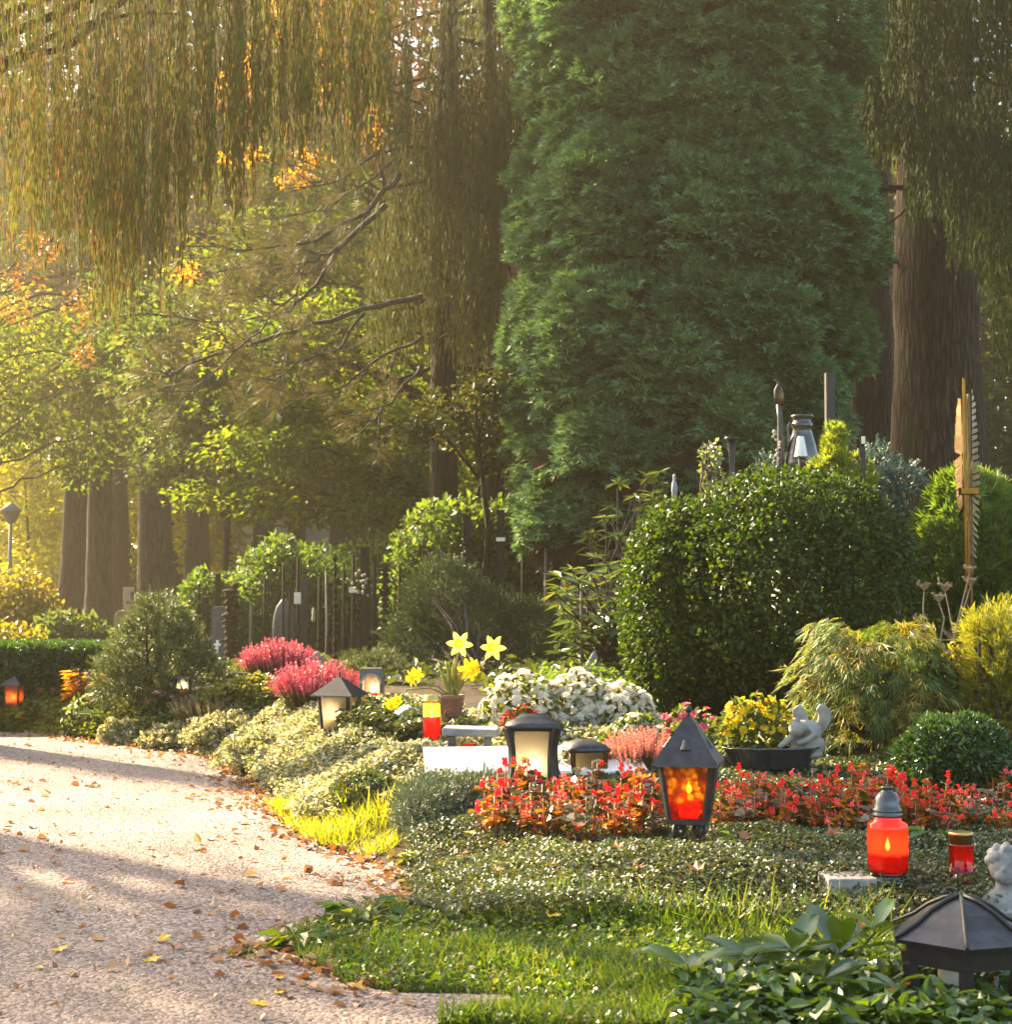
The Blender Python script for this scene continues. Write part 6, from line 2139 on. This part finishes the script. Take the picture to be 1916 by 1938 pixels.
# ---- daffodils
def daffodil_head(parent, c, face, size, petal, cupm):
    """six petals and a trumpet, one head = part, trumpet = sub-part"""
    b = MB()
    V, F = [], []
    for i in range(6):
        a = 2 * PI * i / 6
        d = np.array((math.cos(a), .08, math.sin(a))); s = np.array((-math.sin(a), 0, math.cos(a)))
        k = len(V)
        V += [np.zeros(3), d * .45 + s * .24, d * .8 + s * .16, d * 1.0 - np.array((0, .1, 0)), d * .8 - s * .16, d * .45 - s * .24]
        F += [(k, k + 1, k + 2, k + 3), (k, k + 3, k + 4, k + 5)]
    scatter(b, (np.array(V), [np.array(F)]), np.array([c]), np.array([face], float), np.array([(.1, .2, 1.0)]), size)
    o = b.build('flower_head', petal, parent, smooth=False)
    b = MB()
    V, F = [], []
    for j, (r_, y_) in enumerate([(.14, 0), (.20, .18), (.24, .38), (.34, .5)]):
        for i in range(12):
            a = 2 * PI * i / 12
            rr = r_ * (1.08 if (j == 3 and i % 2) else 1)
            V.append((rr * math.cos(a), y_, rr * math.sin(a)))
    for j in range(3):
        for i in range(12):
            F.append((j * 12 + i, j * 12 + (i + 1) % 12, (j + 1) * 12 + (i + 1) % 12, (j + 1) * 12 + i))
    scatter(b, (np.array(V), [np.array(F)]), np.array([c]), np.array([face], float), np.array([(.1, .2, 1.0)]), size)
    b.build('trumpet', cupm, o, smooth=False)


px_, py_, pz_, k = POT
P_cup = leaf_mat('daffodil_trumpet', [(.72, .46, .01), (.80, .56, .02)], .5, .5, .3, (1.2, 1.1, .5))
dd = py_
daffs = [('tall daffodil on the left of the pot with a pale star shaped head', (870, 1219), P_yelw, 26, (-.1, -1, .1), [(858, 1318), (860, 1290), (866, 1245)], (.6)),
         ('tall daffodil leaning right with a pale star shaped head', (934, 1226), P_yelw, 26, (-.25, -1, .15), [(862, 1318), (880, 1290), (915, 1255)], .6),
         ('yellow double daffodil nodding low between the two tall ones', (888, 1268), P_yel, 24, (.3, -1, -.1), [(864, 1318), (872, 1298), (880, 1280)], .4),
         ('yellow daffodil bending far left over the boulder', (780, 1283), P_yel, 20, (-.8, -.6, -.2), [(852, 1318), (830, 1300), (800, 1290)], .3),
         ('wilting yellow daffodil head hanging lowest at the left', (742, 1332), P_yel, 19, (-.4, -.7, -.6), [(850, 1318), (815, 1302), (770, 1305)], .3)]
rg = np.random.default_rng(77)
for lab, hpx, pm, sz, face, stem, lv in daffs:
    t = thing('daffodil', lab, 'daffodil', (px_ + rg.normal() * .01, py_ + rg.normal() * .01, pz_), group='daffodils')
    pts = [tuple(P(a, b_, dd + rg.normal() * .01)) for a, b_ in stem] + [tuple(P(hpx[0], hpx[1] + 4, dd))]
    MB().tube(pts, [.004, .0038, .0034, .003], 7).build('stem', STEMG, t)
    daffodil_head(t, np.array(P(hpx[0], hpx[1], dd - .03)), face, sz * S(dd) * 1.0, pm, P_cup)
    if pm is P_yel:
        daffodil_head(t, np.array(P(hpx[0] + 8, hpx[1] - 6, dd + .0)), (face[0] + .9, face[1], face[2] + .3), sz * S(dd) * .8, pm, P_cup)
    b = MB()
    for _ in range(3):
        a = rg.uniform(-.5, .5)
        V0 = np.array(P(stem[0][0] + rg.normal() * 4, stem[0][1], dd))
        L = rg.uniform(.10, .18)
        pts = [V0 + np.array((math.sin(a) * L * t_ + .02 * a * t_ * t_, rg.normal() * .004, L * t_ * math.cos(a))) for t_ in np.linspace(0, 1, 6)]
        b.tube([tuple(q_) for q_ in pts], [.006, .0075, .008, .007, .005, .001], 6, flat=.25)
    b.build('leaves', L_daff, t)

# ---- begonias: one plant, then copies along the bed
def begonia(seed, label):
    rg = np.random.default_rng(seed)
    t = thing('begonia', label, 'begonia', (0, 0, 0), group='red begonias in the bed')
    st, lf, fl_ = MB(), MB(), MB()
    ns = 8
    for i in range(ns):
        a = rg.uniform(0, 2 * PI); r_ = rg.uniform(.01, .07)
        top = np.array((math.cos(a) * r_ * 1.2, math.sin(a) * r_ * 1.2, rg.uniform(.08, .165)))
        base_ = np.array((math.cos(a) * .015, math.sin(a) * .015, -.01))
        mid = (base_ + top) / 2 + np.array((math.cos(a), math.sin(a), 0)) * .012
        st.tube([tuple(base_), tuple(mid), tuple(top)], [.0035, .003, .002], 6)
        m_ = 8
        pp_ = base_ + (top - base_) * rg.uniform(.3, .98, m_)[:, None]
        ax = np.stack([np.cos(rg.uniform(0, 6.3, m_)), np.sin(rg.uniform(0, 6.3, m_)), rg.uniform(-.1, .6, m_)], -1)
        scatter(lf, blade(.46, .08, .1), pp_, ax, np.tile((0., 0, 1), (m_, 1)) + .35 * rg.normal(size=(m_, 3)), rg.uniform(.022, .046, m_))
        m_ = (rg.integers(0, 2) if i % 2 else rg.integers(2, 4)) if seed != 4 else int(i == 0) + int(i == 3)
        if m_ == 0: continue
        pp_ = top + rg.normal(size=(m_, 3)) * (.013, .013, .008) + np.array((0, 0, .008))
        scatter(fl_, BEG, pp_, rg.normal(size=(m_, 3)) * .5 + np.array((-.1, -.7, .5)), rdir(m_), rg.uniform(.009, .015, m_))
    for i in range(4 if seed != 4 else 1):
        a = rg.uniform(0, 2 * PI); r_ = rg.uniform(.03, .085)
        pp_ = np.array([(math.cos(a) * r_, math.sin(a) * r_, rg.uniform(.03, .12))])
        scatter(fl_, BEG, pp_ , rg.normal(size=(1, 3)) * .5 + np.array((-.1, -.7, .4)), rdir(1), rg.uniform(.008, .013))
    st.build('stems', STEMR, t, local=True)
    lf.build('leaves', L_beg if seed != 4 else L_begd, t, local=True, smooth=False)
    fl_.build('blossoms', P_red if seed != 3 else P_coral, t, local=True, smooth=False)
    return t


L_begd = leaf_mat('begonia_dark_leaf', [(.022, .034, .012), (.036, .048, .014), (.075, .045, .014), (.05, .065, .02)], .35, .3, .6, (1.9, 1.4, .4), 5, .85)
LAB_B = 'bushy red begonia with bronze and orange leaves in the bed behind the front carpet'
protos = [begonia(s, LAB_B) for s in (1, 2, 3, 4)]
spots = []
rg = np.random.default_rng(31)
for row, (py, xs) in enumerate([(1590, (950, 1230)), (1566, (940, 1245)), (1540, (950, 1250)), (1592, (1375, 1935)), (1570, (1385, 1935)), (1546, (1400, 1935))]):
    x = xs[0]
    while x < xs[1]:
        spots.append((x + rg.normal() * 5, py + rg.normal() * 6)); x += rg.uniform(36, 66)
taken = []
for i, (px, py) in enumerate(spots):
    g0 = G(px, py)
    pr = protos[i % 4]
    rz = rg.uniform(-.5, .5); sc = rg.uniform(.72, 1.05)
    if i < 4:
        pr.location = tuple(g0); pr.rotation_euler = (0, 0, rz); pr.scale = (sc,) * 3
    else:
        dup(pr, tuple(g0), rz, sc)

# tall red salvia-like spike behind the jar
g0 = G(1688, 1560); k = S(g0.y)
t = thing('red_spike_flower', 'taller red and orange flower spike above the candle jar lid', 'flowers', tuple(g0))
MB().tube([tuple(g0), (g0.x + .004, g0.y, g0.z + .17)], [.004, .002], 6).build('stem', STEMR, t)
b = MB(); m_ = 20
scatter(b, BEG, np.array(g0) + np.stack([rg.normal(size=m_) * .011, rg.normal(size=m_) * .011, rg.uniform(.13, .19, m_)], -1), rg.normal(size=(m_, 3)) + (0, -.6, .3), rdir(m_), rg.uniform(.008, .015, m_)); b.build('blossoms', P_red, t, smooth=False)
b = MB(); m_ = 14
scatter(b, blade(.4, .08, .1), np.array(g0) + np.stack([rg.normal(size=m_) * .012, rg.normal(size=m_) * .012, rg.uniform(.02, .13, m_)], -1), rg.normal(size=(m_, 3)), rdir(m_), rg.uniform(.02, .035, m_)); b.build('leaves', L_yb, t, smooth=False)

# ---- dry umbels right of the box bush
ud_ = 7.4
rg = np.random.default_rng(12)
t0 = P(1770, 1330, ud_)
t = thing('dry_umbel_plant', 'dry pale umbel stalks standing right of the box bush', 'dry plant', (t0.x, ud_, tz(t0.x, ud_)))
st, hd = MB(), MB()
for pts in [[(1765, 1330), (1790, 1250), (1815, 1170), (1836, 1085)], [(1760, 1330), (1772, 1260), (1788, 1170), (1778, 1140)], [(1768, 1330), (1782, 1280), (1806, 1200), (1790, 1120)],
            [(1760, 1300), (1752, 1220), (1748, 1150), (1750, 1118)], [(1770, 1320), (1800, 1230), (1838, 1110)], [(1752, 1290), (1770, 1212), (1800, 1210)], [(1765, 1320), (1748, 1250), (1742, 1180)]]:
    pp_ = [tuple(P(a, b_, ud_ + rg.normal() * .03)) for a, b_ in pts]
    pp_[0] = (pp_[0][0], ud_, tz(pp_[0][0], ud_) - .01) if pts[0][1] > 1290 else pp_[0]
    st.tube(pp_, list(np.linspace(.007, .0025, len(pp_))), 6)
    tip = np.array(pp_[-1])
    m_ = 16
    for q_ in range(m_):
        a = 2 * PI * q_ / m_
        e = tip + np.array((math.cos(a) * .034, math.sin(a) * .034, .036 + .01 * rg.random())) * (.5 + .5 * rg.random())
        st.tube([tuple(tip), tuple((tip + e) / 2 - (0, 0, .003)), tuple(e)], .0011, 3, cap=False)
        scatter(hd, rosette(5, .3, .2, False), np.tile(e, (2, 1)) + rg.normal(size=(2, 3)) * .003, np.tile((0., 0, 1), (2, 1)) + rg.normal(size=(2, 3)) * .4, rdir(2), .009)
st.build('stalks', DRY, t)
hd.build('seed_heads', DRY, t, smooth=False)
# white bloom clusters near it
for i, (px, py, rr, lab) in enumerate([(1745, 1200, 22, 'white flower cluster between the box bush and dry umbels'), (1800, 1290, 22, 'white flower cluster behind the laceleaf maple')]):
    dd = 7.2
    c = P(px, py, dd)
    cushion('white_flower', lab, (c.x, dd, tz(c.x, dd)), (rr * S(dd), rr * S(dd)), c.z - tz(c.x, dd) + rr * S(dd), 120, 60, .014, P_white, .03, 90 + i, up_only=.55, group='white flower clusters')

# ---- juniper at the edge of the white slab
g0 = G(860, 1575)
k = S(g0.y)
shrub('blue_juniper', 'low blue grey juniper spreading in front of the white slab', tuple(G(850, 1560)), [pell(845, 1515, 92, 46, g0.y + .35, .26), pell(800, 1540, 52, 44, g0.y + .15, .2), pell(920, 1508, 50, 40, g0.y + .45, .2)], 3600, .045, L_junb, twig(16, .03, .36, 15, .6), thick=.5, bump=.12, seed=99, up=.4, ajit=.6)
g0 = G(700, 1530)
shrub('evergreen_cushion', 'small leaved dark cushion plant behind the sunlit grass tuft', tuple(G(690, 1525)), [pell(692, 1498, 62, 36, g0.y + .1, .2)], 6000, .017, L_cot, blade(.36, .1, .05), thick=.4, bump=.1, seed=101)

# bigger leafed plants
def leafy(name, label, base, h, n, size, m, seed, spread=.6, tm=None, cat='plant', r=.05, group=None):
    t = thing(name, label, cat, tuple(base), group=group)
    rg = np.random.default_rng(seed)
    b = MB(); st = MB()
    for i in range(n):
        a = rg.uniform(0, 2 * PI)
        z_ = h * rg.uniform(.3, 1)
        e = np.array((base[0] + math.cos(a) * r * rg.uniform(.3, 1), base[1] + math.sin(a) * r * rg.uniform(.3, 1), base[2] + z_))
        st.tube([(base[0] + rg.normal() * .006, base[1] + rg.normal() * .006, base[2] - .01), tuple((np.array(base) + e) / 2 + (0, 0, .01)), tuple(e)], [.0025, .002, .0015], 5, cap=False)
        scatter(b, tm or blade(.3, .06, .25), e[None], np.array([(math.cos(a), math.sin(a), rg.uniform(-.2, spread))]), np.array([(0, 0, 1.)]) + rg.normal(size=(1, 3)) * .25, size * rg.uniform(.7, 1.25))
    b.build('leaves', m, t, smooth=False)
    st.build('stems', STEMG, t)
    return t


L_hosta = leaf_mat('broad_soft_leaf', [(.045, .095, .018), (.07, .13, .03), (.10, .15, .06)], .4, .4, .4, (1.8, 1.7, .4), 5, .8)
leafy('broad_leaf_plant', 'broad leaved plant between the red candle jar and gold lidded candle', G(1762, 1618), .075, 16, .075, L_hosta, 1, .3, r=.05)
leafy('fern_tuft', 'bright green tuft right of the front lantern feet', G(1400, 1606), .05, 60, .034, L_green, 2, .6, r=.08, group='green tufts in the front bed')
leafy('fern_tuft', 'darker green tuft between lantern and candle jar', G(1545, 1612), .055, 90, .034, L_green, 3, .6, r=.14, group='green tufts in the front bed')
leafy('yellow_herb', 'yellow green herb on the path edge left of the cotoneaster', G(770, 1640), .05, 16, .035, L_grassy, 4, .7, r=.04)
leafy('dandelion', 'leafy weed tuft at the tip of the lawn tongue', G(560, 1790), .04, 22, .05, L_grass, 5, .5, r=.06, group='weeds on the path edge')
leafy('dandelion', 'leafy weed tuft by the lawn edge nearest the cotoneaster', G(690, 1752), .06, 40, .055, L_grass, 6, .6, r=.10, group='weeds on the path edge')
leafy('clover_sprig', 'thin yellow green sprig lying out on the path', G(475, 1812), .015, 12, .03, L_grassy, 7, .3, r=.06)
leafy('yellow_leaf_plant', 'upright plant with big yellow leaves at the path edge in full sun', G(590, 1470), .10, 9, .07, L_grassy, 8, .8, r=.04)
for i, (px, py, c_, n_, sz, lab) in enumerate([(160, 1352, L_maple, 170, .07, 'small orange leaved shrub glowing by the far left graves'), (98, 1345, L_rust, 30, .05, 'rusty red plant by the squat lantern'), (200, 1392, L_hosta, 26, .08, 'green broad leaved plant at the far bend of the path'),
                                             (60, 1378, L_yb, 60, .05, 'yellowing low plant at the far left bend of the path')]):
    leafy('low_plant', lab, G(px, py), .26 if i == 0 else .14, n_, sz, c_, 20 + i, .5, r=.11, group='low plants at the bend of the path')
cushion('white_aster', 'white flowering cushion at the bend of the path', G(170, 1378), (.16, .13), .19, 420, 60, .018, P_white, .035, 120)
for i, (px, by, rx, h) in enumerate([(330, 1405, 66, 50), (430, 1400, 80, 60), (240, 1400, 50, 52), (500, 1440, 80, 66)]):
    g0, k = at_s(px, by)
    shrub('low_shrub', ['pale leaved low mound nearest the dark gap by the path', 'wide pale low mound left of the house lantern', 'small grey green mound at the bend of the path', 'sunlit pale mound at the path edge below the house lantern'][i], tuple(g0),
          [((g0.x, g0.y, g0.z), (rx * k, rx * k * .8, h * k * .72))], 4200, .022, L_cotb, blade(.36, .1, .05), thick=.5, bump=.3, seed=130 + i, group='low mounds along the path', zmin=-.1, stem=False)
g0 = G(420, 1350)
heather('grey brown faded heather behind the pale mounds', G(410, 1362), .34, .15, 300, leaf_mat('faded_heather', [(.10, .08, .05), (.16, .13, .08), (.12, .10, .08)], .3, .7, .2), 9, lean=.5)

# ---- foreground cherry laurel and evergreen carpet, lower right
fore = [(1300, 1850), (1420, 1838), (1560, 1822), (1720, 1815), (1980, 1800), (1990, 1990), (1290, 1990)]
carpet('glossy evergreen leaves carpeting the lower right corner', 'evergreen_carpet', fore, 5200, .042, L_ever, .075, blade(.26, .06, .12), .5, seed=11)
L_laurel = leaf_mat('laurel_leaf', [(.022, .050, .008), (.040, .076, .012), (.075, .11, .016)], .3, .27, .6, (1.9, 1.7, .3), 5, .9)
BIG = (np.array([(0, 0, 0), (-.10, .2, .03), (-.17, .5, .05), (-.11, .82, .0), (0, 1, -.16), (.11, .82, .0), (.17, .5, .05), (.10, .2, .03), (0, .5, .0), (0, .82, -.05), (0, .2, .01)]),
       [np.array([(0, 10, 1, 1), (10, 8, 2, 1), (8, 9, 3, 2)])[1:], np.array([(10, 7, 6, 8), (8, 6, 5, 9)]), np.array([(0, 10, 1), (0, 7, 10), (9, 4, 3), (9, 5, 4)])])


def laurel(label, px, py, d, whorls, seed):
    b0 = P(px, py, d)
    b0.z = tz(b0.x, d)
    t = thing('cherry_laurel', label, 'plant', tuple(b0), group='laurel shoots in the foreground')
    rg = np.random.default_rng(seed)
    b, st = MB(), MB()
    for wx_, wy_, dd, L, m_ in whorls:
        c = np.array(P(wx_, wy_, dd))
        st.tube([(b0.x, d, b0.z - .01), tuple((np.array(b0) * .45 + c * .55) + rg.normal(size=3) * .008), tuple(c)], [.005, .004, .003], 7)
        an = np.arange(m_) / m_ * 2 * PI + rg.random() * 2
        ax = np.stack([np.cos(an), np.sin(an) * .9, rg.uniform(.0, .75, m_)], -1)
        cc = c + np.stack([0 * an, 0 * an, rg.uniform(-.03, .005, m_)], -1)
        scatter(b, BIG, cc, ax, np.tile((0., 0, 1), (m_, 1)) + .2 * rg.normal(size=(m_, 3)), 1.3 * L * rg.uniform(.75, 1.15, m_))
    b.build('leaves', L_laurel, t, smooth=True)
    st.build('stems', STEMG, t)


laurel('laurel shoot with its leaves fanned out left of the corner lantern', 1325, 1945, 3.35, [(1300, 1822, 3.35, .085, 8), (1318, 1870, 3.33, .07, 5), (1420, 1800, 3.45, .10, 6)], 1)
laurel('laurel shoot with the longest leaves in front of the corner lantern', 1560, 1900, 3.4, [(1500, 1800, 3.45, .12, 7), (1590, 1790, 3.5, .13, 7), (1560, 1850, 3.3, .10, 7), (1660, 1760, 3.6, .10, 6)], 2)
laurel('small laurel shoot below the corner lantern', 1700, 1920, 3.25, [(1700, 1860, 3.25, .07, 6), (1790, 1880, 3.2, .06, 6), (1620, 1890, 3.2, .06, 6)], 3)

# ---- single fallen leaves big enough to point at
def maple_leaf(seed, curl):
    rg = np.random.default_rng(seed)
    V = [(0, .35, 0)]
    n_ = 15
    for i in range(n_):
        a = -PI / 2 + 2 * PI * i / n_
        r_ = (.62 if i % 3 else 1.0) * rg.uniform(.8, 1.05) * (.5 if i == 0 else 1) * .55
        x, y = r_ * math.cos(a), .45 + r_ * math.sin(a)
        V.append((x, y, curl * (x * x * 1.6 + (y - .4) ** 2) + rg.normal() * .03))
    F = [(0, 1 + i, 1 + (i + 1) % n_) for i in range(n_)]
    return np.array(V), [np.array(F)]


L_fally = leaf_mat('fallen_yellow', [(.52, .32, .03), (.62, .42, .04)], .35, .5, .4, (1.3, 1.2, .5))
L_fallb = leaf_mat('fallen_brown', [(.13, .045, .018), (.24, .10, .035), (.30, .13, .05)], .25, .5, .4, (1.4, 1.1, .5))


def fallen(label, px, py, size, m, seed, curl=.35, group=None, lift=.004, onz=None, tilt=.15):
    g0 = G(px, py)
    z_ = max(g0.z, .004) + lift
    b = MB()
    rg = np.random.default_rng(seed)
    scatter(b, maple_leaf(seed, curl), np.array([(0, 0, 0.)]), np.array([(rg.normal(), rg.normal(), 0)]), np.array([(rg.normal() * tilt, -.1 + rg.normal() * tilt, 1)]), size)
    o = b.build('fallen_leaf', m, local=True, smooth=False)
    o.location = (g0.x, g0.y, z_)
    return tag(o, label, 'leaf', group)


YG = 'yellow leaves lying on the path'
for i, (px, py, sz, lab) in enumerate([(105, 1815, .055, 'yellow leaf on the path near its left edge'), (293, 1800, .05, 'curled up yellow leaf on the path in the middle of the yellow four'), (272, 1836, .052, 'flat yellow leaf just in front of the curled one'),
                                       (85, 1855, .03, 'small yellow leaf in the lower left of the path'), (513, 1905, .035, 'yellow leaf in the shade near the lower path arm'), (490, 1932, .05, 'orange yellow leaf at the bottom edge of the picture'),
                                       (515, 1876, .034, 'thin yellow leaf just left of the lawn tongue'), (712, 1848, .07, 'large yellow leaf half buried in the lawn edge')]):
    fallen(lab, px, py, sz, L_fally, 200 + i, .2 + .5 * (i == 1), YG)
fallen('yellow sliver leaf lying on the cotoneaster left of the front lantern', 885, 1625, .045, L_fally, 230, .2, lift=.085)
fallen('curled orange brown leaf on the cotoneaster before the front lantern', 1098, 1622, .06, L_fallb, 231, .9, lift=.085)
fallen('big yellow leaf standing in the grass behind the lawn', 1032, 1760, .05, L_fally, 232, .3, lift=.03, tilt=1.0)
fallen('rust leaf leaning on the cotoneaster edge beside the path', 756, 1715, .05, L_fallb, 233, .5, lift=.02, tilt=1.2)
OG = 'brown leaves on the cotoneaster carpet'
for i, (px, py) in enumerate([(960, 1648), (1180, 1660), (1400, 1640), (1500, 1655), (1210, 1700), (1330, 1705), (1040, 1690), (930, 1700), (1560, 1628), (870, 1665)]):
    fallen('curled brown leaf caught on the cotoneaster carpet', px, py, .035 + .012 * (i % 3), L_fallb, 260 + i, .8, OG, lift=.075)
BG = 'curled brown leaves on the path'
rg = np.random.default_rng(91)
bl = [fallen('curled brown leaf lying on the pale path', 92, 1640, .032, L_fallb, 240 + s, .9, BG) for s in range(1)]
spots = [(15, 1660), (100, 1655), (60, 1665), (225, 1655), (310, 1636), (400, 1670), (285, 1620), (150, 1620), (120, 1625), (265, 1608), (40, 1482), (106, 1580), (330, 1590), (420, 1600), (362, 1528), (345, 1636), (255, 1528), (210, 1540), (378, 1522), (480, 1645),
         (530, 1690), (600, 1700), (570, 1680), (650, 1672), (690, 1660), (640, 1690), (700, 1640), (180, 1700), (300, 1730), (60, 1720), (430, 1760), (360, 1790), (250, 1760), (150, 1780), (30, 1900), (95, 1925), (440, 1862), (180, 1858), (330, 1880), (620, 1680), (665, 1685), (715, 1668)]
for i, (px, py) in enumerate(spots):
    g0 = G(px, py)
    c = bl[0].copy(); COL.objects.link(c)
    c.location = (g0.x, g0.y, .008)
    c.rotation_euler = (rg.normal() * .25, rg.normal() * .25, rg.uniform(0, 6.3))
    c.scale = (rg.uniform(.6, 1.15),) * 3

# ================================================================== THE AIR
m, nt, out = mat('haze_air')
pv = nt.nodes.new('ShaderNodeVolumePrincipled')
pv.inputs['Color'].default_value = (.125, .112, .084, 1)
pv.inputs["Density"].default_value = 0.0065
pv.inputs['Anisotropy'].default_value = 0.55
nt.links.new(pv.outputs[0], out.inputs['Volume'])
hz_ = MB().box((0, 32, 11.5), (90, 76, 25.5)).build('haze', m, smooth=False)
tag(hz_, kind='stuff')
